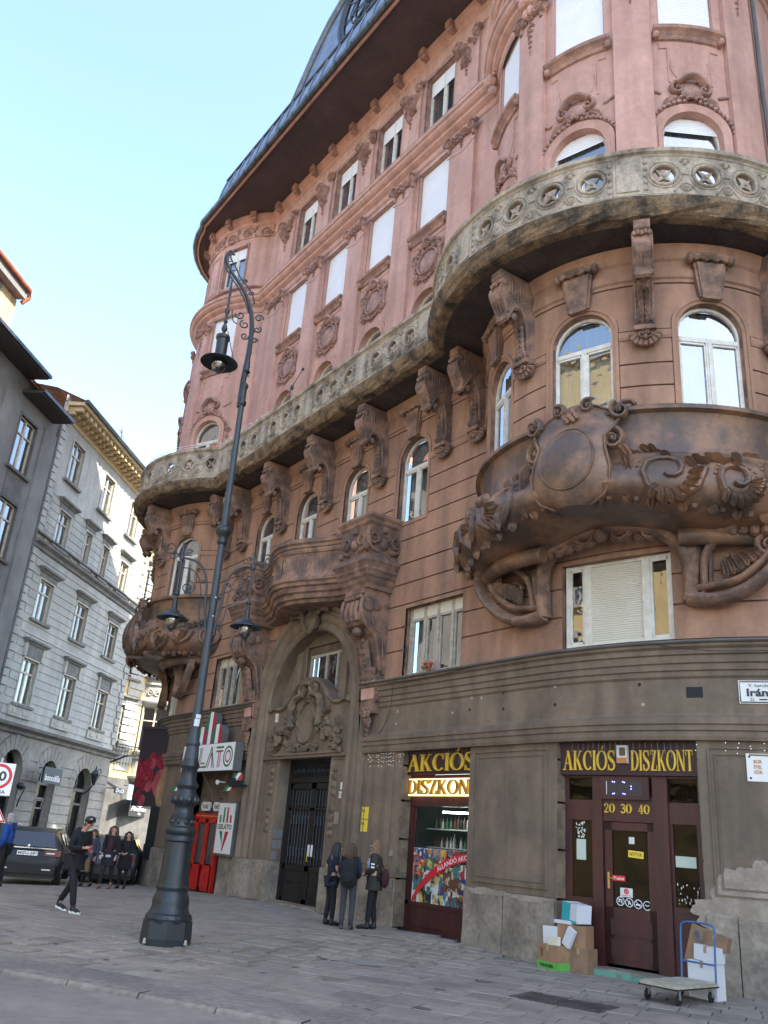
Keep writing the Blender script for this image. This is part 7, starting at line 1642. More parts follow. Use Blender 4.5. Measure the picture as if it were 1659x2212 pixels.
for k_, ch in enumerate('GELATO'):
    x = L0+k_*lw_; zt_ = zb_+lh
    if ch == 'G':
        for r_, c_ in ((.0, GREENP), (.11, REDF)): gl_stroke(arcp(x+.25, zb_+lh/2, .24-r_, lh/2-.03-r_, 50, 340), .055, c_)
        gl_stroke([(x+.28, zb_+lh*.48), (x+.5, zb_+lh*.48), (x+.5, zb_+.1)], .05, GREENP)
    elif ch == 'E':
        for z__, c_ in ((zt_-.03, GREENP), (zt_-.14, REDF), (zb_+lh*.5, REDF), (zb_+.14, REDF), (zb_+.03, GREENP)): gl_stroke([(x+.02, z__), (x+.45, z__)], .055, c_)
        gl_stroke([(x+.03, zb_), (x+.03, zt_)], .05, GREENP); gl_stroke([(x+.13, zb_+.12), (x+.13, zt_-.12)], .045, REDF)
    elif ch == 'L':
        gl_stroke([(x+.03, zt_), (x+.03, zb_+.03), (x+.5, zb_+.03)], .055, GREENP); gl_stroke([(x+.14, zt_), (x+.14, zb_+.14), (x+.42, zb_+.14)], .05, REDF)
    elif ch == 'A':
        gl_stroke([(x-.04, zb_), (x+.24, zt_)], .055, GREENP); gl_stroke([(x+.24, zt_), (x+.52, zb_)], .055, GREENP); gl_stroke([(x+.10, zb_), (x+.27, zb_+.45)], .05, REDF); gl_stroke([(x+.27, zb_+.45), (x+.40, zb_)], .05, REDF)
    elif ch == 'T':
        gl_stroke([(x+.0, zt_-.03), (x+.5, zt_-.03)], .055, GREENP); gl_stroke([(x+.02, zt_-.14), (x+.48, zt_-.14)], .05, REDF); gl_stroke([(x+.20, zt_-.14), (x+.20, zb_)], .05, REDF); gl_stroke([(x+.31, zt_-.14), (x+.31, zb_)], .05, REDF)
    else:
        gl_stroke(arcp(x+.27, zb_+lh/2, .27, lh/2-.03, 0, 360, 26), .06, GREENP); gl_stroke(arcp(x+.27, zb_+lh/2, .15, lh/2-.15, 0, 360, 22), .05, REDF)
# striped scoops above
def scoop(cx, zb__, zt__, hw, dd_):
    m = M(ident); P = [(cx-hw, zb__)]+[(cx+hw*cos(pi-pi*i/12), zt__-hw*.9+hw*.9*sin(pi-pi*i/12)) for i in range(13)]+[(cx+hw, zb__)]
    m.poly_ex([(p[0], p[1]) for p in P], y_-.2, y_+dd_-.004); s_ = m.obj('striped_scoop', GREYT, GP)
    for j, c_ in enumerate((GREENP, WHITE, REDF)):
        xa_, xb2 = cx-hw+2*hw*j/3, cx-hw+2*hw*(j+1)/3; sh_ = .16
        Q_ = []
        n9 = 6
        for i in range(n9+1):
            x = xa_+(xb2-xa_)*i/n9; t_ = max(-1, min(1, (x-cx)/hw)); Q_.append((x, zt__-hw*.9+hw*.9*sqrt(max(0, 1-t_*t_))))
        m = M(ident); m.add([(xa_, y_+dd_, zb__), (xb2, y_+dd_, zb__)]+[(p[0], y_+dd_, p[1]) for p in reversed(Q_)], [tuple(range(n9+3))]); m.obj('scoop_stripe', c_, s_)
scoop(-4.62, gz1_, gz1_+.98, .33, .0); scoop(-5.12, gz1_, gz1_+.55, .33, .02); scoop(-4.05, gz1_, gz1_+.58, .33, .02)
# shop recess
m = M(low); sweepS(m, [(-.34, -.4), (-.34, 3.6)], low, GEL[0]-.1, GEL[1]+.1); m.obj('recess_wall', OLIVE2, B)
GS = thing('gelato_door', 'bright red double door with tall glass panes under the gelato sign', 'door', (-5.2, .3, 0))
dx0, dx1 = -6.30, -4.60; gz = gnd(-5)
def box_(name, x0_, x1_, d0_, d1_, z0_, z1_, mm_, par): m = M(ident); m.box(x0_, x1_, d0_, d1_, z0_, z1_); return m.obj(name, mm_, par)
m = M(ident); m.box(dx0, dx0+.12, -.30, -.2, gz, 2.05); m.box(dx1-.12, dx1, -.30, -.2, gz, 2.05); m.box(dx0, dx1, -.30, -.19, 1.95, 2.1); m.obj('door_frame', REDP, GS)
xm2 = (dx0+dx1)/2
for u, v in ((dx0+.12, xm2), (xm2, dx1-.12)):
    m = M(ident); m.box(u+.005, u+.10, -.28, -.21, gz+.02, 1.95); m.box(v-.10, v-.005, -.28, -.21, gz+.02, 1.95); m.box(u, v, -.28, -.21, gz+.02, .62); m.box(u, v, -.28, -.21, 1.83, 1.95); m.box(u+.08, v-.08, -.21, -.19, gz+.12, .5); l = m.obj('door_leaf', REDP, GS)
    m = M(ident); m.add([(u+.1, -.25, .62), (v-.1, -.25, .62), (v-.1, -.25, 1.83), (u+.1, -.25, 1.83)], [(0, 1, 2, 3)]); m.obj('pane', GLASSD, l)
    m = M(ident); m.grid([[(u+.1+(v-u-.2)*(i/8)*(1-.35*((z-.62)/1.2) if u < xm2-.3 else 1), -.29+.015*sin(i*2), z) for z in (.66, 1.2, 1.82)] for i in range(9)]); m.obj('curtain', CURT, l)
box_('brass_strip', dx0+.05, dx1-.05, -.19, -.18, 2.02, 2.035, GOLD, GS); box_('room_backing', dx0, dx1, -.345, -.335, gz, 2.0, DARK, GS)
for u, txt in ((-5.62, 'OLASZ'), (-4.78, 'FAGYI')):
    o = thing('hexagonal_plate', 'white six sided plate reading %s above the red door' % txt.lower(), 'sign', (u, .2, 2.3)); m = M(ident); P = [(u-.33, 2.31), (u-.26, 2.18), (u+.26, 2.18), (u+.33, 2.31), (u+.26, 2.44), (u-.26, 2.44)]; m.poly_ex(P, -.22, -.17)
    m.v = [(p[0], -p[1], p[2]) if False else p for p in m.v]; m.obj('plate', ENAM, o); sans(txt, ident, u-.2, 2.25, .11, -.165, BLACK, o, width=.4, bold=.02)
GPn = thing('framed_sign', 'tall white framed panel with a striped ice cream cone and the word gelato', 'sign', (-3.3, -.1, 1.7))
px0, px1, pz0, pz1 = -3.98, -2.86, 1.0, 2.42; pdx = .17
m = M(ident); m.box(px0, px1, .0, pdx, pz0-.04, pz1+.03); m.obj('panel_frame', GREYT, GPn); m = M(ident); m.box(px0+.05, px1-.05, pdx, pdx+.012, pz0+.02, pz1-.03); m.obj('panel_face', ENAM, GPn)
cxp = (px0+px1)/2
def flatp(P, mm_, name='print_shape', d_=.0): m = M(ident); m.add([(p[0], pdx+.016+d_, p[1]) for p in P], delaunay_tri(P)); m.obj(name, mm_, GPn)
for j, (cx_, zt__) in enumerate(((cxp-.22, 2.12), (cxp+.22, 2.12), (cxp, 2.34))):
    for q_, c_ in enumerate((GREENP, ENAM, REDF)):
        flatp([(cx_-.16+.107*q_, 1.86), (cx_-.16+.107*(q_+1), 1.86), (cx_-.16+.107*(q_+1)*.95, zt__-.06+.05*(q_ == 1)), (cx_-.16+.107*q_*1.0, zt__-.06+.0)], c_, d_=.001*j)
sans('GELATO', ident, px0+.12, 1.68, .13, pdx+.018, BLACK, GPn, width=.88, bold=.02)
flatp([(cxp-.30, 1.62), (cxp-.10, 1.62), (cxp-.04, 1.2), (cxp-.10, 1.32)], GREENP); flatp([(cxp+.08, 1.62), (cxp+.30, 1.62), (cxp+.0, 1.06), (cxp-.04, 1.12)], REDF)
# pennants, sign struts, flood light
for x, sg, lab in ((-6.85, -1, 'green white red pennant at the left end of the gelato sign'), (-3.15, 1, 'green white red pennant below the right end of the gelato sign')):
    o = thing('pennant', lab, 'flag', (x, -.3, 2.9))
    for j, c_ in enumerate((GREENP, WHITE, REDF)):
        m = M(ident); a0_ = x+.20*j; m.add([(a0_+.35, .38, 3.22), (a0_+.52, .36, 3.20) if j < 2 else (a0_+.40, .36, 3.12), (a0_+.20, .50, 2.72), (a0_, .52, 2.70)], [(0, 1, 2, 3)]); m.obj('pennant_stripe', c_, o)
o = thing('sign_strut', 'thin grey metal strut hanging under the gelato sign', 'bracket', (-5, -.3, 3)); m = M(ident); m.tube([(-5.2, .3, 3.27), (-4.75, .05, 2.6)], .018, 6); m.tube([(-4.75, .05, 2.6), (-4.75, -.3, 2.55)], .018, 6); m.obj('strut_rod', GREYT, o)
o = thing('flood_light', 'small black flood light on the portal pilaster right of the gelato sign', 'lamp', (-2.4, -.3, 2.9)); m = M(ident); m.box(-2.62, -2.18, .42, .62, 2.80, 2.98); m.box(-2.42, -2.36, .18, .44, 2.84, 2.9); m.box(-2.70, -2.62, .40, .64, 2.86, 3.06); m.obj('lamp_housing', BLACK, o)
o = thing('security_lamp', 'white round spot lamp under the gelato sign', 'lamp', (-4.2, -.1, 2.95)); m = M(ident); m.blob((-4.15, .25, 2.98), .06, .07, .08); m.tube([(-4.15, .0, 3.0), (-4.15, .2, 3.0)], .02, 6); m.obj('lamp_head', WHITE, o)
# dark panel with the fruit picture
BN = (-8.45, .25); bd = Vector((-.9101, -.4144)).normalized()
def bn(a, d, z): return (BN[0]+bd.x*a-bd.y*d, BN[1]+bd.y*a+bd.x*d, z)   # a to the left, d outwards
DKP = mat('dark_printed_sheet', (.030, .022, .026), .35); RASP = mat('raspberry_print', (.30, .015, .03), .4, scale=9, col2=(.13, .008, .016)); PINKP = mat('rose_print', (.34, .07, .075), .4, scale=4, col2=(.22, .03, .04)); PEAR = mat('pear_print', (.33, .20, .095), .4, scale=3, col2=(.22, .12, .06)); CONE = mat('cone_print', (.40, .17, .13), .45)
o = thing('advertising_panel', 'large dark advertising panel picturing red berries and fruit on the building corner', 'banner', bn(.8, 0, 3))
m = M(bn); m.box(-.2, 1.90, -.06, .0, 2.22, 4.86); m.obj('panel_sheet', DKP, o); m = M(bn); m.box(-.2, 1.95, -.06, .04, 4.84, 4.93); m.obj('panel_rail', EAVE, o)
lay2 = [0]
def bp2(cx, cz, rx, rz, mm_, name='printed_fruit', tl=0, n=14):
    lay2[0] += 1; m = M(bn); P = []
    for i in range(n):
        a_ = 2*pi*i/n; x, z = rx*cos(a_), rz*sin(a_); P.append((max(-.19, min(1.88, cx+x*cos(tl)-z*sin(tl))), .002+.0006*lay2[0], max(2.24, min(4.82, cz+x*sin(tl)+z*cos(tl)))))
    m.add(P, [tuple(range(n))]); m.obj(name, mm_, o)
rr = random.Random(3)
for i in range(26):
    t_ = rr.random(); bp2(1.05+.75*t_+rr.uniform(-.1, .15), 2.4+1.5*rr.random()*(1-.1*t_), .17, .19, RASP if rr.random() < .7 else PINKP)
bp2(.62, 3.0, .42, .50, PINKP); bp2(.75, 3.75, .28, .26, RASP); bp2(.30, 3.55, .30, .85, PEAR, tl=.15); bp2(.26, 4.25, .14, .22, CONE, tl=-.2); bp2(.5, 2.75, .30, .62, PEAR); bp2(.02, 3.1, .2, .6, RASP); bp2(-.05, 4.0, .10, .4, PEAR)
o2 = thing('advertising_panel', 'narrow black panel with an ice cream cone below the fruit picture', 'banner', bn(.4, 0, 1)); m = M(bn); m.box(-.28, .95, -.14, -.02, .55, 2.25); m.obj('panel_sheet', BLACK, o2)
m = M(bn); m.add([(.42, -.015, 1.55), (.22, -.015, 1.6), (.42, -.015, .85)], [(0, 1, 2)]); m.obj('printed_cone', REDF, o2); m = M(bn); m.add([(.50, -.014, 1.55), (.42, -.014, 1.56), (.44, -.014, .9)], [(0, 1, 2)]); m.obj('printed_cone', WHITE, o2)
m = M(bn)
for x, z in ((.28, 1.66), (.42, 1.68), (.35, 1.8), (.34, 1.92)): m.blob((x, -.015, z), .08, .004, .08, 10, 4)
m.obj('printed_scoop', CONE, o2)
# plates by the entrance
for z, lab in ((2.26, 'upper of two yellow plates on the pier right of the entrance'), (1.98, 'lower of two yellow plates on the pier right of the entrance')):
    o = thing('yellow_plate', lab, 'plate', (3.3, 0, z)); box_('plate', 3.16, 3.42, .0, .015, z-.13, z+.13, YEL, o); sans('Kft', ident, 3.19, z+.02, .05, .018, BLACK, o, width=.12, bold=.03)
o = thing('cream_plate', 'small cream plate on the stone frame right of the entrance door', 'plate', (2.1, 0, 2.2)); box_('plate', 2.02, 2.22, .0, .015, 1.98, 2.25, PALE, o)
o = thing('house_number_plate', 'small white house number plate on the entrance frame', 'plate', (2.4, -.1, 2.8)); box_('plate', 2.14, 2.30, .0, .014, 2.58, 2.74, ENAM, o); box_('upper_plate', 2.17, 2.27, .0, .014, 2.78, 2.95, ENAM, o); sans('21', ident, 2.17, 2.62, .08, .017, BLACK, o)
o = thing('number_plate', 'tiny pale number plate above the entrance left of the carved panel', 'plate', (-1.5, 0, 4.8)); box_('plate', -1.50, -1.34, .0, .014, 4.62, 4.86, ENAM, o); sans('21', ident, -1.48, 4.70, .09, .017, BLACK, o)
for i, (yy, z) in enumerate(((.10, 1.66), (.24, 1.66), (.10, 1.40), (.24, 1.40), (.12, 1.12))):
    o = thing('doorbell_plate', ('upper left grey bell plate inside the entrance', 'upper right grey bell plate inside the entrance', 'middle left grey bell plate inside the entrance', 'middle right grey bell plate inside the entrance', 'lowest single grey bell plate inside the entrance')[i], 'doorbell', (DX0, yy, z), 'grey bell plates on the entrance jamb')
    m = M(); m.box(DX0, DX0+.02, yy-.06, yy+.06, z-.10, z+.10); m.obj('plate', mat('bell_plate', (.22, .23, .24), .4, metal=.3) if i == 0 else bpy.data.materials['bell_plate'], o)
for x, lab in ((xm-.02, 'left of two white paper strips taped to the dark entrance door'), (xm+.13, 'right of two white paper strips taped to the dark entrance door')):
    o = thing('paper_strip', lab, 'notice', (x, .3, 1.3), 'paper strips on the entrance door'); box_('paper', x, x+.09, -.385, -.378, 1.18, 1.46, WHITE, o)
o = thing('junction_box', 'small pale grey box on the pier left of the poster window', 'box', (4.5, 0, 1.45)); box_('box_body', 4.36, 4.46, .0, .05, 1.38, 1.50, PALE, o)
# flowers in the triple window
fl = thing('flower_pot', 'little pot of red flowers on the ledge of the triple window', 'flower pot', (5.25, .1, 5.35)); m = M(ident); P_ = lambda X, Y, Zz: (X, Y, Zz); m.lathe([(0, 5.30), (.05, 5.30), (.07, 5.40), (.06, 5.40)], 5.3, -.03, 10); m.obj('pot', TILE, fl)
rr = random.Random(6); m = M(ident); m2 = M(ident)
for i in range(34): m.blob((5.3+rr.uniform(-.16, .16), -.03+rr.uniform(-.06, .08), 5.46+rr.uniform(-.04, .10)), .03, .025, .025, 5, 3)
for i in range(14): m2.leaf((5.3+rr.uniform(-.14, .1), .0, 5.40), rr.uniform(.3, 2.8), .14, .03, .01, .3)
m.obj('blossom', mat('red_blossom', (.5, .09, .06), .7), fl); m2.obj('leaves', mat('pot_leaf', (.04, .09, .025), .7), fl)
# wire baskets and light tubes along the parapet coping
ro = thing('tube_light_string', 'white tube lights lying along the parapet of the long balcony', 'string lights', bp_(9, 0, 14.5)); 
TUBE = mat('clear_tube', (.72, .70, .72), .4); m = M(bp_); rr = random.Random(12)
for s0, s1 in ((6.5, 12.5), (13.0, c0-2.4)):
    for zz, ph in ((14.52, 0), (14.62, 1)):
        p = [(s0+(s1-s0)*i/24, .0+.05*sin(i+ph), zz+rr.uniform(-.03, .03)) for i in range(25)]; m.tube(p, .010, 4)
    for i in range(10): s = s0+(s1-s0)*i/10; m.tube([(s, .0, 14.46), (s+.05, 0, 14.66)], .008, 4)
m.obj('light_tube', TUBE, ro, kind='stuff')
sp = thing('spot_lamp', 'black spot lamp on a thin rod above the balcony parapet', 'lamp', bp_(c0+.2, 0, 14.5)); m = M(bp_); m.tube([(c0-1.2, .05, 14.45), (c0-1.15, .1, 14.75), (c0-.3, .2, 15.1)], .012, 5); m.blob((c0-.28, .2, 15.1), .05, .05, .05); m.blob((c0-.95, .15, 14.75), .06, .06, .09); m.obj('lamp_head', BLACK, sp)
# rain pipe at far right of the tower
m = M(up); m.tube([(tw(87), .12, 14.3), (tw(87), .12, 17.1), (tw(87), .10, 17.5), (tw(87), .12, 21)], .05, 8); m.obj('rain_pipe', LEDGE, B, smooth=True)
# ================================================================== people
SKIN = mat('skin', (.50, .27, .19), .55); SKIN2 = mat('skin_tanned', (.42, .22, .15), .55)
def clothm(n_, c, v=.25): return mat(n_, c, .9, var=v, scale=9, bump=.3, bscale=35)
HAIRB = mat('black_hair', (.010, .008, .008), .5, bump=.5, bscale=60); HAIRN = mat('brown_hair', (.07, .038, .022), .5, bump=.5, bscale=60); HAIRL = mat('dark_blonde_hair', (.24, .135, .065), .5, var=.4, scale=30, bump=.5, bscale=60); HAIRG = mat('grey_hair', (.30, .29, .28), .6, bump=.4)
def skinmesh(name, nodes, edges, m_, parent, F, sub=1, root=0):
    me = bpy.data.meshes.new(name); me.from_pydata([F(*n_[0]) for n_ in nodes], edges, []); o = bpy.data.objects.new(name, me); COL.objects.link(o)
    md = o.modifiers.new('s', 'SKIN'); md.use_smooth_shade = True; sv = me.skin_vertices[0].data
    for i, n_ in enumerate(nodes):
        r = n_[1]; sv[i].radius = (r, r) if not isinstance(r, tuple) else r; sv[i].use_root = (i == root)
    if sub: sb = o.modifiers.new('b', 'SUBSURF'); sb.levels = sub; sb.render_levels = sub
    dg = bpy.context.evaluated_depsgraph_get(); em = bpy.data.meshes.new_from_object(o.evaluated_get(dg)); bpy.data.objects.remove(o)
    m = M(); m.add([tuple(v.co) for v in em.vertices], [tuple(p.vertices) for p in em.polygons]); return m.obj(name, m_, parent, smooth='full')
def person(label, x, y, face, H, top, topm, legm, hairm, hair='long', sk=SKIN, shoem=BLACK, pose=None, coat=None, sleeves=True, width=1.0, lean=0.0, headtilt=0.0):
    k = H/1.70; c_, s_ = face; n_ = math.hypot(c_, s_); c_, s_ = c_/n_, s_/n_; z0 = gnd(x)
    def F(X, Y, Zz):   # X to the person's right, Y forward
        Y2 = Y+lean*max(0, Zz-.9); return (x+(s_*X+c_*Y2)*k, y+(-c_*X+s_*Y2)*k, z0+Zz*k)
    P = thing('person', label, 'person', (x, y, z0))
    J_ = dict(pel=(0, 0, .95), sp=(0, 0, 1.12), ch=(0, .0, 1.30), nk=(0, .0, 1.44), hd0=(0, .02, 1.52), hd1=(0, .03, 1.60), hd2=(0, .02, 1.67), sR=(.165, 0, 1.39), sL=(-.165, 0, 1.39), eR=(.21, -.02, 1.12), eL=(-.21, -.02, 1.12), wR=(.20, .08, .88), wL=(-.20, .08, .88), hR=(.09, 0, .90), hL=(-.09, 0, .90), kR=(.10, .02, .49), kL=(-.10, .02, .49), aR=(.10, -.03, .08), aL=(-.10, -.03, .08), tR=(.115, .13, .035), tL=(-.115, .13, .035))
    if pose: J_.update(pose)
    N = ['pel', 'sp', 'ch', 'nk', 'hd0', 'hd1', 'hd2', 'sR', 'eR', 'wR', 'sL', 'eL', 'wL', 'hR', 'kR', 'aR', 'tR', 'hL', 'kL', 'aL', 'tL']
    Rr = dict(pel=.12, sp=.10, ch=.12, nk=.048, hd0=.062, hd1=.080, hd2=.070, sR=.05, eR=.038, wR=.026, sL=.05, eL=.038, wL=.026, hR=.08, kR=.05, aR=.036, tR=.03, hL=.08, kL=.05, aL=.036, tL=.03)
    E_ = [('pel', 'sp'), ('sp', 'ch'), ('ch', 'nk'), ('nk', 'hd0'), ('hd0', 'hd1'), ('hd1', 'hd2'), ('ch', 'sR'), ('sR', 'eR'), ('eR', 'wR'), ('ch', 'sL'), ('sL', 'eL'), ('eL', 'wL'), ('pel', 'hR'), ('hR', 'kR'), ('kR', 'aR'), ('aR', 'tR'), ('pel', 'hL'), ('hL', 'kL'), ('kL', 'aL'), ('aL', 'tL')]
    ht = headtilt
    for q_ in ('hd0', 'hd1', 'hd2'): J_[q_] = (J_[q_][0], J_[q_][1]+ht*(J_[q_][2]-1.44), J_[q_][2])
    skinmesh('body', [(J_[q_], Rr[q_]*k*width) for q_ in N], [(N.index(a), N.index(b)) for a, b in E_], sk, P, F)
    # head detail
    hx, hy, hz = J_['hd1']; m = M(F)
    m.blob((hx, hy+.092, hz-.02), .013, .02, .022, 6, 4)
    for sg in (-1, 1): m.blob((hx+sg*.082, hy, hz-.01), .012, .02, .03, 6, 4)
    m.blob((hx, hy+.07, hz-.085), .03, .02, .02, 6, 4); m.obj('nose_and_ears', sk, P, smooth=True)
    m = M(F)
    for sg in (-1, 1): m.blob((hx+sg*.032, hy+.078, hz+.012), .012, .006, .007, 6, 4); m.blob((hx+sg*.032, hy+.080, hz+.032), .018, .005, .004, 6, 4)
    m.obj('eyes_and_brows', BLACK, P); m = M(F); m.blob((hx, hy+.082, hz-.055), .022, .006, .007, 6, 4); m.obj('mouth', REDF, P)
    m = M(F)
    if hair != 'cap':
        Pn = []
        for i in range(15):
            a_ = 2*pi*i/14; Pn.append([(hx+.104*sin(b_)*sin(a_), hy-.012-.108*sin(b_)*cos(a_), hz+.015+.105*cos(b_)) for b_ in [pi*.5*j/5*(1.35 if cos(a_) > -.35 else .55) for j in range(6)]])
        m.grid(Pn)
    ln = {'long': .36, 'mid': .2, 'short': .03, 'cap': .0}[hair]
    if ln:
        rr_ = random.Random(int(x*100)); wv = .10 if hair == 'long' else .085
        for i in range(13):
            a_ = -1.7+3.4*i/12; bx, by = hx+wv*sin(a_), hy-.015-.085*cos(a_); L_ = ln*rr_.uniform(.8, 1.1)
            m.tube([(bx, by, hz+.06), (bx*1.0+.012*rr_.uniform(-1, 1)+.025*sin(a_), by-.012, hz-.08), (bx+.03*sin(a_)+.02*rr_.uniform(-1, 1), by-.02, hz-.08-L_*.5), (bx+.02*sin(a_), by+.0, hz-.08-L_)], [.028, .034, .034, .008], 5)
    if hair == 'short':
        for i in range(16): a_ = 2*pi*i/16; m.blob((hx+.085*sin(a_), hy-.03-.075*cos(a_)*.9, hz+.03), .03, .03, .04, 5, 3)
    if hair != 'cap': m.obj('hair', hairm, P, smooth=True)
    if hair == 'cap':
        m = M(F); m.blob((hx, hy-.01, hz+.035), .105, .115, .085, 12, 6); m.grid([[(hx+.075*sin(a_)*t_, hy+.06+.13*cos(a_)*t_, hz+.03-.03*t_) for t_ in (.4, .8, 1.0)] for a_ in [-1.3+2.6*i/8 for i in range(9)]]); m.obj('cap', BLACK, P, smooth=True)
        m = M(F); m.blob((hx+.05, hy+.085, hz+.06), .03, .012, .012); m.obj('cap_mark', WHITE, P); m = M(F)
        for i in range(9): a_ = -1.5+3*i/8; m.blob((hx+.088*sin(a_), hy-.01-.085*cos(a_), hz-.04), .022, .022, .035, 5, 3)
        m.obj('hair', hairm, P)
    # trousers
    N2 = ['pel', 'hR', 'kR', 'aR', 'hL', 'kL', 'aL']; R2 = dict(pel=.135, hR=.098, kR=.070, aR=.060, hL=.098, kL=.070, aL=.060); up_ = lambda q_: (J_[q_][0], J_[q_][1], J_[q_][2]+(.035 if q_[0] == 'a' else 0))
    skinmesh('trousers', [(up_(q_), R2[q_]*k*width) for q_ in N2], [(0, 1), (1, 2), (2, 3), (0, 4), (4, 5), (5, 6)], legm, P, F)
    # top
    N3 = ['pel', 'sp', 'ch', 'nk', 'sR', 'eR', 'wR', 'sL', 'eL', 'wL']; b_ = {'tee': 0, 'jacket': .022, 'puffer': .045, 'coat': .03}[top]
    R3 = dict(pel=.132+b_, sp=.118+b_, ch=.135+b_, nk=.066+b_*.4, sR=.068+b_*.6, eR=.052+b_*.7, wR=.040+b_*.5, sL=.068+b_*.6, eL=.052+b_*.7, wL=.040+b_*.5)
    J3 = dict(J_); J3['nk'] = (J_['nk'][0], J_['nk'][1], J_['nk'][2]-.025); J3['pel'] = (0, 0, .93)
    if not sleeves:
        for q_ in 'RL': a, b = Vector(J_['s'+q_]), Vector(J_['e'+q_]); J3['e'+q_] = tuple(a.lerp(b, .65)); N3 = [n__ for n__ in N3 if n__[0] != 'w']
        R3['eR'] = R3['eL'] = .062
    else:
        for q_ in 'RL': a, b = Vector(J_['e'+q_]), Vector(J_['w'+q_]); J3['w'+q_] = tuple(a.lerp(b, .92))
    e3 = [('pel', 'sp'), ('sp', 'ch'), ('ch', 'nk'), ('ch', 'sR'), ('sR', 'eR'), ('eR', 'wR'), ('ch', 'sL'), ('sL', 'eL'), ('eL', 'wL')]; e3 = [(a, b) for a, b in e3 if a in N3 and b in N3]
    t_ = skinmesh('tshirt' if top == 'tee' else top, [(J3[q_], R3[q_]*k*width) for q_ in N3], [(N3.index(a), N3.index(b)) for a, b in e3], topm, P, F)
    if coat:
        m = M(F); wd = .17*width+b_; P2 = []
        for z_, q_ in ((1.02, .94), (.92, 1.0), (.80, 1.06), (coat+.02, 1.12), (coat, 1.08)):
            P2.append([(wd*q_*1.05*cos(a_), wd*q_*.78*sin(a_)+.004*sin(a_*7), z_) for a_ in [2*pi*i/24 for i in range(24)]])
        m.grid(P2, closev=True); m.obj('coat_skirt', topm, t_, smooth='full')
    # hands with five fingers, shoes
    for q_, sg in (('R', 1), ('L', -1)):
        w_ = Vector(J_['w'+q_]); e_ = Vector(J_['e'+q_]); d_ = (w_-e_).normalized(); side = Vector((sg, 0, 0)); side = (side-d_*side.dot(d_)).normalized(); nn_ = d_.cross(side)
        m = M(F); c__ = w_+d_*.045; m.tube([tuple(w_), tuple(w_+d_*.03), tuple(w_+d_*.08)], [.024, .032, .030], 7)
        for i in range(4):
            o_ = side*(-.024+.016*i); L_ = (.062, .072, .068, .052)[i]; p0 = w_+d_*.075+o_; m.tube([tuple(p0), tuple(p0+d_*L_*.5-nn_*sg*.008), tuple(p0+d_*L_*.85-nn_*sg*.028)], [.0095, .0085, .006], 5)
        p0 = w_+d_*.03-side*.028; m.tube([tuple(p0), tuple(p0+d_*.03-side*.018), tuple(p0+d_*.055-side*.016)], [.011, .010, .007], 5)
        m.obj('hand', sk, P, smooth='full')
        a, t__ = Vector(J_['a'+q_]), Vector(J_['t'+q_]); m = M(F); dv = (t__-a); dv.z = 0; dv.normalize(); 
        pts = [a-dv*.045+Vector((0, 0, -.02)), a+Vector((0, 0, -.025)), a.lerp(t__, .55)+Vector((0, 0, .0)), t__+dv*.02, t__+dv*.075]
        m.tube([tuple(p_) for p_ in pts], [.034, .046, .043, .038, .014], 8); m.tube([tuple(a+Vector((0, 0, .06))), tuple(a-Vector((0, 0, .03)))], [.048, .045], 8); m.obj('shoe', shoem, P, smooth=True)
    return P, F, J_
NV = clothm('navy_cloth', (.012, .016, .035)); BK = clothm('black_cloth', (.010, .010, .012)); GYT = clothm('dark_grey_denim', (.045, .047, .055)); OLV = clothm('olive_parka_cloth', (.035, .033, .022)); BLU = clothm('royal_blue_nylon', (.010, .060, .26)); BURG = clothm('burgundy_cloth', (.045, .010, .014)); TAN = clothm('tan_cloth', (.17, .11, .06)); SLATE = clothm('slate_shawl_cloth', (.055, .062, .085)); SCARF = clothm('beige_scarf_cloth', (.28, .23, .19)); LILAC = clothm('pale_blue_shirt', (.42, .44, .58))
IR = (.6, .8); AW = (-.8, .6)
person('woman with long black hair in navy t-shirt and black trousers by the entrance', 4.40, -1.50, (.15, .95), 1.56, 'tee', NV, BK, HAIRB, 'long', sleeves=False, coat=.80, pose=dict(eL=(-.22, -.06, 1.14), wL=(-.10, .22, 1.16), eR=(.2, .02, 1.12), wR=(.06, .26, 1.16), kR=(.10, .04, .49), aR=(.12, .02, .08), tR=(.13, .18, .035)), headtilt=.35, sk=SKIN2)
person('person in navy jacket and grey trousers with their back to the street', 5.11, -1.55, (-.75, .66), 1.57, 'jacket', NV, GYT, HAIRN, 'mid', pose=dict(wR=(.17, .16, 1.02), wL=(-.17, .16, 1.02)))
o = thing('backpack', 'black backpack on the back of the person in the navy jacket', 'backpack', (5.2, -1.65, 1.1))
def BF(X, Y, Zz): c_, s_ = -.75, .66; return (5.11+(s_*X+c_*Y), -1.55+(-c_*X+s_*Y), Zz-.06)
m = M(BF); P_ = []
for z_, q_ in ((.84, .5), (.87, .9), (1.0, 1.0), (1.2, .98), (1.30, .85), (1.34, .45)): P_.append([(.165*q_*cos(a_), -.235+.095*q_*sin(a_), z_) for a_ in [2*pi*i/16 for i in range(16)]])
m.grid(P_, closev=True); m.obj('bag_body', BK, o, smooth='full'); m = M(BF)
for sg in (-1, 1): m.tube(cat_([(sg*.11, -.16, 1.28), (sg*.12, -.04, 1.40), (sg*.12, .12, 1.34), (sg*.13, .14, 1.15), (sg*.14, .0, 1.0)], 4), .016, 5)
m.obj('strap', BK, o); m = M(BF); m.blob((0, -.335, 1.02), .11, .03, .11, 10, 6); m.obj('front_pocket', BK, o, smooth=True)
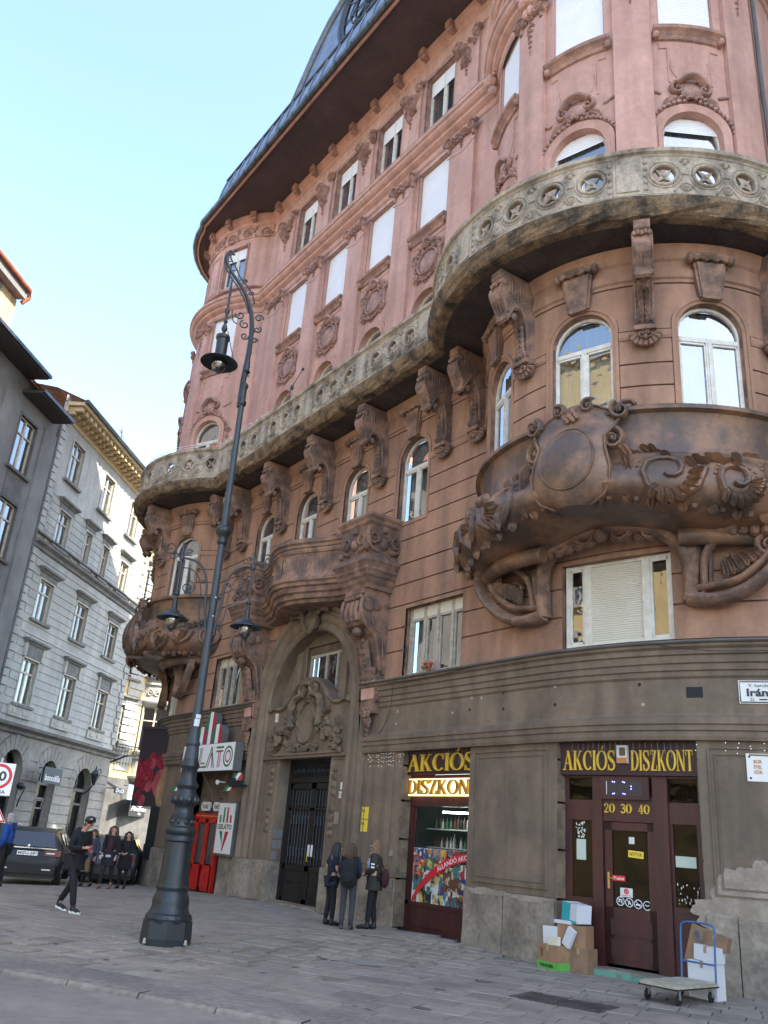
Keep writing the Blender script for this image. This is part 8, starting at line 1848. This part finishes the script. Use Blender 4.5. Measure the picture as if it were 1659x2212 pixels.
Pw, Fw, Jw = person('woman with long fair hair in olive parka and pale scarf facing two others', 5.10, -.92, (-.75, -.66), 1.68, 'coat', OLV, BK, HAIRL, 'long', coat=.74, pose=dict(eL=(-.22, -.02, 1.14), wL=(-.07, .20, 1.04), eR=(.22, -.02, 1.14), wR=(.07, .20, 1.03), kL=(-.08, .05, .5), aL=(-.05, .08, .08), tL=(-.05, .24, .035)))
m = M(Fw); m.tube(cat_([(.09, .03, 1.44), (.0, .12, 1.40), (-.09, .03, 1.44), (0, -.07, 1.45), (.09, .03, 1.44)], 4), .045, 7); m.tube([(.04, .13, 1.38), (.03, .165, 1.25), (.02, .16, 1.15)], [.04, .035, .02], 6); m.obj('scarf', SCARF, Pw, smooth=True)
m = M(Fw); m.blob((0, .125, 1.22), .07, .05, .12, 9, 6); m.obj('shirt_front', LILAC, Pw, smooth=True); m = M(Fw); m.box(-.295, -.27, -.04, .03, 1.22, 1.25); m.box(-.295, -.27, -.04, .03, 1.16, 1.19); m.obj('sleeve_badge', WHITE, Pw)
o = thing('shoulder_bag', 'burgundy bag hanging behind the fair haired woman', 'bag', Fw(0, -.2, .9)); m = M(Fw); m.blob((-.1, -.24, .98), .11, .09, .19, 9, 6); m.tube([(-.1, -.22, 1.12), (-.05, -.1, 1.4), (.1, .1, 1.3)], .012, 5); m.obj('bag_body', BURG, o, smooth=True)
Pm, Fm, Jm = person('man in black cap and black hooded jacket walking while looking at his hands', 2.88, -6.36, (.93, .36), 1.68, 'jacket', BK, BK, HAIRN, 'cap', coat=.74, lean=.14, headtilt=.55, shoem=clothm('canvas_shoe', (.03, .03, .035)), pose=dict(kR=(.10, .20, .50), aR=(.10, .30, .085), tR=(.11, .45, .05), kL=(-.09, -.08, .50), aL=(-.09, -.34, .12), tL=(-.10, -.18, .035), eR=(.22, .02, 1.12), wR=(.07, .25, 1.14), eL=(-.22, .02, 1.10), wL=(-.07, .27, 1.08)))
m = M(Fm); m.blob((0, -.08, 1.44), .13, .09, .07, 10, 6); m.obj('hood', BK, Pm, smooth=True)
for q_ in ('R', 'L'):
    m = M(Fm); a, t__ = Vector(Jm['a'+q_]), Vector(Jm['t'+q_]); m.tube([tuple(a+Vector((0, -.05, -.055))), tuple(a.lerp(t__, .5)+Vector((0, 0, -.035))), tuple(t__+Vector((0, .07, -.025)))], [.040, .042, .030], 7); m.obj('white_sole', WHITE, Pm)
o = thing('phone', 'pale phone held by the man in the black cap', 'phone', Fm(0, .35, 1.15)); m = M(Fm); m.box(-.04, .04, .33, .345, 1.06, 1.20); m.obj('phone_body', PINKP, o)
person('person in bright royal blue padded jacket at the left edge', -2.72, -6.28, (-.6, -.8), 1.66, 'puffer', BLU, BK, HAIRG, 'short', width=1.12)
Pg, Fg, Jg = person('woman wrapped in slate shawl walking beside the dark car', -6.05, -3.02, (.75, -.66), 1.55, 'jacket', SLATE, BK, HAIRN, 'short', coat=.78, sk=SKIN2, pose=dict(wR=(.16, .16, .98), kR=(.1, .1, .5), aR=(.1, .1, .08), tR=(.1, .25, .035), aL=(-.1, -.15, .1), tL=(-.1, -.02, .035)))
m = M(Fg); m.tube(cat_([(.13, .0, 1.42), (.0, .13, 1.36), (-.13, .0, 1.42), (0, -.1, 1.44), (.13, 0, 1.42)], 4), .06, 7); m.grid([[(.2*cos(a_), .16*sin(a_), z_) for a_ in [2*pi*i/14 for i in range(15)]] for z_ in (1.40, 1.2, 1.02)]); m.obj('shawl', SLATE, Pg, smooth=True)
o = thing('paper_bag', 'brown paper carrier bag held beside the woman in the shawl', 'bag', Fg(-.2, .2, .7)); m = M(Fg); m.poly_ex([(-.14, .46), (.16, .46), (.13, .84), (-.11, .84)], .17, .29); m.obj('bag_body', TAN, o); m = M(Fg); m.tube([(-.05, .23, .84), (0, .2, .93), (.08, .23, .84)], .008, 4); m.obj('bag_handle', TAN, o)
Pg2, Fg2, Jg2 = person('smiling woman with long dark hair in open black coat walking towards the camera', -4.55, -3.0, (.80, -.60), 1.62, 'coat', BK, BK, HAIRN, 'long', coat=.62, shoem=TAN, pose=dict(eR=(.22, -.04, 1.12), wR=(.20, .10, .92), kR=(.1, .12, .5), aR=(.1, .16, .085), tR=(.1, .30, .045), kL=(-.1, -.06, .5), aL=(-.1, -.2, .12), tL=(-.1, -.06, .035)))
m = M(Fg2); m.blob((0, .14, 1.15), .09, .05, .22, 9, 6); m.obj('burgundy_top', BURG, Pg2, smooth=True); m = M(Fg2); m.blob((0, .155, .88), .09, .05, .045, 9, 5); m.obj('shirt_hem', LILAC, Pg2)
person('person in black coat walking behind the smiling woman', -5.05, -2.35, (.78, -.62), 1.52, 'coat', BK, BK, HAIRB, 'long', coat=.60, pose=dict(eR=(.2, .0, 1.14), wR=(.06, .2, 1.05), eL=(-.2, .0, 1.14), wL=(-.06, .2, 1.05)))
# ================================================================== parked cars
CARP = mat('dark_metallic_paint', (.006, .0065, .008), .35, metal=.0, spec=.3); CARP2 = mat('grey_metallic_paint', (.018, .02, .025), .28, metal=.1); RUB = mat('tyre_rubber', (.012, .012, .012), .85); RIM = mat('alloy_rim', (.35, .35, .36), .3, metal=.9); CHR = mat('chrome', (.65, .65, .66), .15, metal=1); TAIL = mat('tail_light', (.12, .004, .008), .2, spec=.8); SILV = mat('silver_roof_rail', (.5, .52, .55), .3, metal=.8)
def car(name, label, x, y, hd, paint, L_=4.75, W_=1.84, Hh=1.48, plate='MZU-281', wagon=True):
    c_, s_ = hd; n_ = math.hypot(c_, s_); c_, s_ = c_/n_, s_/n_; z0 = gnd(x)
    def F(X, Y, Zz): return (x+s_*X+c_*Y, y-c_*X+s_*Y, z0+Zz)     # origin: middle of the rear bumper on the ground; Y forward
    C = thing('parked_car', label, 'car', (x, y, z0)); m = M(F); hw = W_/2
    st = [(-.02, .86, .36, .62, .66, .66, .55), (.05, .97, .26, .95, .94, .70, .80), (.22, 1.0, .22, .98, 1.04, .74, 1.34), (.55, 1.0, .22, .98, 1.02, .76, 1.44), (1.4, 1.0, .22, .98, .98, .77, Hh), (2.4, 1.0, .22, .98, .95, .76, Hh-.01), (3.0, 1.0, .22, .98, .93, .72, Hh-.12), (3.55, 1.0, .22, .97, .91, .80, .96), (4.2, .97, .24, .93, .80, .70, .86), (4.6, .90, .28, .82, .68, .55, .70), (4.75, .80, .36, .62, .55, .4, .58)]
    P_ = []
    for Y, wq, zl, wbq, zb_, wr, zr in st:
        zr = max(zr, zb_+.01); P_.append([(-hw*wq*.9, Y, zl), (-hw*wq, Y, zl+.12), (-hw*wq, Y, (zl+zb_)/2+.05), (-hw*wbq, Y, zb_), (-hw*wr, Y, zr-.05 if zr > 1.1 else zr-.01), (-hw*wr*.82, Y, zr), (0, Y, zr+.015), (hw*wr*.82, Y, zr), (hw*wr, Y, zr-.05 if zr > 1.1 else zr-.01), (hw*wbq, Y, zb_), (hw*wq, Y, (zl+zb_)/2+.05), (hw*wq, Y, zl+.12), (hw*wq*.9, Y, zl)])
    m.grid(P_); m.add(P_[0][::-1], [tuple(range(13))]); m.add(P_[-1], [tuple(range(13))]); b_ = m.obj('body', paint, C, smooth=True, recalc=True)
    m = M(F); m.add([(-.62, .045, 1.0), (.62, .045, 1.0), (.55, .215, 1.36), (-.55, .215, 1.36)], [(0, 1, 2, 3)]); m.v = [F(*p) for p in [(-.70, .035, .99), (.70, .035, .99), (.60, .205, 1.37), (-.60, .205, 1.37)]]; m.obj('rear_window', GLASSC, C)
    for sg in (-1, 1):
        for Y0, Y1, T0, T1 in ((.55, 1.35, .62, 1.38), (1.45, 2.35, 1.46, 2.33), (2.45, 3.35, 2.44, 2.98)):
            m = M(F); q_ = [(sg*(hw*.985+.004), Y0, 1.03), (sg*(hw*.975+.004), Y1, 1.0), (sg*(hw*.775+.01), T1, 1.40 if T1 < 2.9 else 1.32), (sg*(hw*.775+.01), T0, 1.40)]; m.add(q_, [(0, 1, 2, 3)]); m.obj('side_window', GLASSC, C)
        m = M(F); m.tube([(sg*.60, .35, Hh-.0), (sg*.62, .8, Hh+.045), (sg*.63, 2.2, Hh+.05), (sg*.62, 2.6, Hh+.0)], .018, 6); m.obj('roof_rail', SILV, C)
        m = M(F); m.box(sg*.66-.22, sg*.66+.22, -.03, .05, .76, .91); m.v = [v for v in m.v]; m.obj('tail_light', TAIL, C)
        m = M(F); m.box(sg*.62-.12, sg*.62+.1, -.035, -.028, .82, .85); m.obj('reversing_lamp', SILV, C)
        m = M(F); m.blob((sg*(hw+.08), 2.95, 1.02), .10, .06, .08, 8, 5); m.obj('wing_mirror', paint, C, smooth=True)
        for Y in (.85, 3.7):
            f2 = lambda X, Y2, Zz, Y=Y, sg=sg: F(sg*(hw-.10)+Zz, Y+X, .32+Y2)
            m = M(f2); m.lathe([(0, -.10), (.32, -.10), (.325, -.06), (.325, .07), (.30, .11), (.21, .11), (.20, .08), (0, .08)], seg=20); wh_ = m.obj('wheel', RUB, C, smooth=True); m = M(f2); m.lathe([(.20, .085), (.20, .115), (.05, .10), (0, .10)] if sg > 0 else [(.20, -.085), (.20, -.115), (.05, -.10), (0, -.10)], seg=10); m.obj('rim', RIM, wh_)
    m = M(F); m.box(-.75, .75, -.05, -.02, .94, .965); m.obj('chrome_strip', CHR, C); m = M(F); m.box(-.27, .27, -.055, -.03, .76, .87); pl = m.obj('number_plate', WHITE, C); sans(plate, lambda A_, D_, Z_: F(A_, -.057-D_, Z_), -.24, .785, .065, 0, BLACK, pl, width=.48, bold=.02)
    m = M(F); m.box(-.80, .80, -.06, .10, .30, .52); m.obj('rear_bumper', paint, C); m = M(F); m.blob((0, -.03, 1.0), .045, .02, .045, 8, 5); m.obj('badge', CHR, C); m = M(F); m.box(.45, .68, -.068, -.055, .40, .43); m.box(-.68, -.45, -.068, -.055, .40, .43); m.obj('reflector', SILV, C)
    m = M(F); m.tube([(0, .5, Hh+.01), (0, .62, Hh+.12)], .008, 5); m.obj('aerial', BLACK, C); m = M(F); m.box(-.8, .8, .3, 4.4, .16, .40); m.obj('underbody', BLACK, C)
car('c', 'dark estate car seen from behind with red tail lights, partly behind the walking man', -5.90, -4.85, (-.93, .37), CARP)
car('c', 'dark grey car parked beyond the walking group beside the building corner', -9.2, -1.35, (-.90, .43), CARP2, plate='KLM-407')
# ================================================================== boxes, trolley, traffic signs
CARD = mat('brown_cardboard', (.33, .19, .10), .85, var=.2, scale=6, bump=.2); CARD2 = mat('dull_cardboard', (.27, .165, .095), .85, var=.2, scale=6, bump=.2); GRNB = mat('green_print', (.10, .36, .06), .6); TEAL = mat('teal_print', (.03, .36, .40), .5); WBOX = mat('white_card', (.60, .60, .62), .7); CREAMB = mat('cream_card', (.62, .58, .45), .7)
def crate(name, label, mp, a, d, z, w_, dp_, h, m_, rot=0.0, tilt=0.0, flaps=False, cat='box', grp=None):
    ca, sa = cos(rot), sin(rot); ct, st_ = cos(tilt), sin(tilt)
    def F(X, Y, Zz): X2, Z2 = X*ct-Zz*st_, X*st_+Zz*ct; return mp(a+X2*ca-Y*sa, d+X2*sa+Y*ca, z+Z2)
    o = thing(name, label, cat, F(0, 0, 0), grp); t = .006
    m = M(F); m.box(-w_/2, w_/2, -dp_/2, dp_/2, 0, h-.004 if flaps else h); m.obj('box_body', m_, o)
    if h > .15 and dp_ > .12: m = M(F); m.box(-.025, .025, -dp_/2-.001, dp_/2+.0015, h-.09, h+.0015); m.obj('tape_strip', TAPE, o)
    if flaps:
        m = M(F)
        for sx in (-1, 1): m.add([(sx*w_/2, -dp_/2, h), (sx*w_/2, dp_/2, h), (sx*(w_/2+.09), dp_/2-.01, h+.05), (sx*(w_/2+.09), -dp_/2+.01, h+.05)], [(0, 1, 2, 3)])
        m.add([(-w_/2, dp_/2, h), (w_/2, dp_/2, h), (w_/2-.01, dp_/2+.07, h+.06), (-w_/2+.01, dp_/2+.07, h+.06)], [(0, 1, 2, 3)]); m.obj('flap', m_, o)
    return o, F
TAPE = mat('packing_tape', (.36, .25, .14), .3); gs = gnd(10)
o, F = crate('cardboard_box', 'brown cardboard box with green printed base, front of the pile', low, lw(6.2), .36, gs, .44, .34, .36, CARD, .15, flaps=False)
m = M(F); m.box(-.223, .223, -.173, .173, .002, .115); m.obj('green_band', GRNB, o)
m = M(F)
for x, z in ((-.14, .18), (-.11, .18)): m.box(x, x+.012, .171, .174, z, z+.12)
m.add([(-.155, .1742, .28), (-.115, .1742, .28), (-.135, .1742, .32)], [(0, 1, 2)]); m.obj('printed_arrow', PKC[6], o)
sans('TENDER', lambda A_, D_, Z_: F(A_, D_, Z_), -.17, .035, .045, .1745, BLACK, o, width=.3, bold=.03)
crate('cardboard_box', 'plain brown cardboard box standing at the bottom of the pile against the shop front', low, lw(9.1), .14, gs, .36, .30, .36, CARD2, .0)
crate('cardboard_box', 'wide brown cardboard box on top of the plain bottom box', low, lw(8.2), .16, gs+.362, .50, .30, .33, CARD, -.08)
o, F = crate('cardboard_box', 'tilted bright teal and white box at the very top of the pile', low, lw(8.3), .16, gs+.74, .38, .30, .28, WBOX, .35, -.10); m = M(F); m.box(-.193, .02, .151, .155, .0, .283); m.box(-.194, -.191, -.15, .151, 0, .283); m.box(-.19, .19, -.15, .152, -.002, .03); m.obj('teal_face', TEAL, o)
crate('white_tray', 'flat white tray lying under the teal box', low, lw(7.2), .2, gs+.695, .34, .26, .05, WBOX, .1)
crate('cream_carton', 'small cream carton sticking out of the green based box', low, lw(6.4), .42, gs+.362, .20, .08, .13, CREAMB, .1)
crate('white_carton', 'grey white carton standing behind the small cream carton', low, lw(5.4), .30, gs+.362, .30, .05, .27, WBOX, .0, .05)
crate('white_carton', 'slanted white carton leaning right above the green based box', low, lw(7.7), .34, gs+.37, .16, .06, .30, WBOX, .2, -.5)
# trolley
tx, ty = 12.16, -.76; gt = gnd(12); ta = rad(2)
def TF(X, Y, Zz): return (tx+X*cos(ta)-Y*sin(ta)-.05*Y, ty+X*sin(ta)+Y*cos(ta), gt+Zz)
TRO = thing('platform_trolley', 'blue handled platform trolley with pale wooden deck beside the shop door', 'trolley', TF(0, 0, 0)); DECK = mat('worn_deck', (.42, .39, .29), .8, var=.3, scale=6)
m = M(TF); P_ = [(-.31, -.50), (-.26, -.57), (.26, -.57), (.31, -.50), (.31, .50), (.26, .57), (-.26, .57), (-.31, .50)]; m.poly_ex(P_, .205, .24, 'xy'); m.obj('deck', DECK, TRO); m = M(TF); m.box(-.30, .30, -.55, .55, .185, .204); m.obj('deck_frame', BLACK, TRO)
for sx in (-1, 1):
    for sy in (-1, 1):
        f2 = lambda X, Y, Zz, sx=sx, sy=sy: TF(sx*.24+Zz, sy*.42+X, .07+Y)
        m = M(f2); m.lathe([(0, -.018), (.06, -.018), (.07, -.01), (.07, .01), (.06, .018), (0, .018)], seg=14); m.obj('castor_wheel', RUB, TRO, smooth=True); m = M(TF); m.box(sx*.24-.03, sx*.24-.02, sy*.42-.02, sy*.42+.02, .07, .19); m.box(sx*.24+.02, sx*.24+.03, sy*.42-.02, sy*.42+.02, .07, .19); m.obj('castor_fork', SILV, TRO)
BLUEM = mat('blue_tube_paint', (.04, .12, .28), .4); m = M(TF); m.tube(cat_([(-.27, .52, .22), (-.27, .54, .6), (-.27, .56, .90), (-.20, .565, .97), (0, .565, .98), (.20, .565, .97), (.27, .56, .90), (.27, .54, .6), (.27, .52, .22)], 4), .015, 8); m.tube([(-.27, .535, .46), (.27, .535, .46)], .013, 6); m.obj('handle', BLUEM, TRO, smooth=True)
o_ = lambda *a: None
def near(X, Y, Zz): return TF(X, Y, Zz)
crate('white_box', 'large white box standing behind the blue trolley handle', near, .0, .74, .0, .44, .26, .48, WBOX, .02)
crate('white_box', 'upper white box lying on the large white box behind the handle', near, .06, .74, .482, .36, .24, .20, WBOX, -.03, -.08)
crate('cardboard_sheet', 'brown cardboard carton leaning steeply left of the trolley handle', near, -.24, .76, .42, .20, .10, .52, CARD, .2, -.28)
crate('cardboard_box', 'crumpled brown cardboard box lying behind the top of the trolley handle', near, .10, .84, .66, .40, .14, .20, CARD2, .1, -.25)
o = thing('tape_roll', 'roll of grey tape caught between the cartons on the trolley', 'tape', TF(-.02, .62, .78)); m = M(TF); m.tube([(-.06+.055*cos(a_), .66, .80+.065*sin(a_)) for a_ in [2*pi*i/14 for i in range(15)]], .024, 6); m.obj('roll', mat('grey_tape', (.12, .14, .16), .5), o, smooth=True)
# traffic signs at the left edge, facing the camera
sx0, sy0 = .80, -7.30; vd = Vector((camx-sx0, camy-sy0)).normalized()
def SG(a, d, z): return (sx0-vd.y*(a)+vd.x*d, sy0+vd.x*a+vd.y*d, z)
zs_ = thing('zone_sign', 'white rectangular traffic sign with red ring, 30 and zóna, cut by the left edge', 'traffic sign', SG(-.28, 0, 2.2))
m = M(SG); m.box(-.56, .0, 0, .02, 1.96, 2.60); m.obj('sign_plate', WHITE, zs_); m = M(SG); m.relief([(-.28+.22*cos(a_), .021, 2.33+.22*sin(a_)) for a_ in [2*pi*i/32 for i in range(33)]], .030, .2); m.obj('red_ring', REDS, zs_)
sans('30', SG, -.42, 2.25, .18, .024, BLACK, zs_, width=.28, bold=.03); sans('ZÓNA', SG, -.46, 1.99, .08, .024, BLACK, zs_, width=.36, bold=.01)
m = M(SG); m.tube([(-.28, -.03, gnd(.8)), (-.28, -.03, 2.7)], .03, 8); m.obj('sign_post', SILV, zs_)
ws_ = thing('warning_sign', 'red edged triangular warning sign below the zone sign at the left edge', 'traffic sign', SG(-.28, 0, 1.7)); m = M(SG); m.add([(-.60, .0, 1.44), (.04, .0, 1.44), (-.28, .0, 1.95), (-.60, .02, 1.44), (.04, .02, 1.44), (-.28, .02, 1.95)], [(3, 4, 5), (2, 1, 0), (0, 1, 4, 3), (1, 2, 5, 4), (2, 0, 3, 5)]); m.obj('sign_plate', WHITE, ws_); m = M(SG); m.relief([(-.565, .021, 1.465), (.005, .021, 1.465), (-.28, .021, 1.91), (-.565, .021, 1.465)], .028, .2); m.obj('red_border', REDS, ws_)
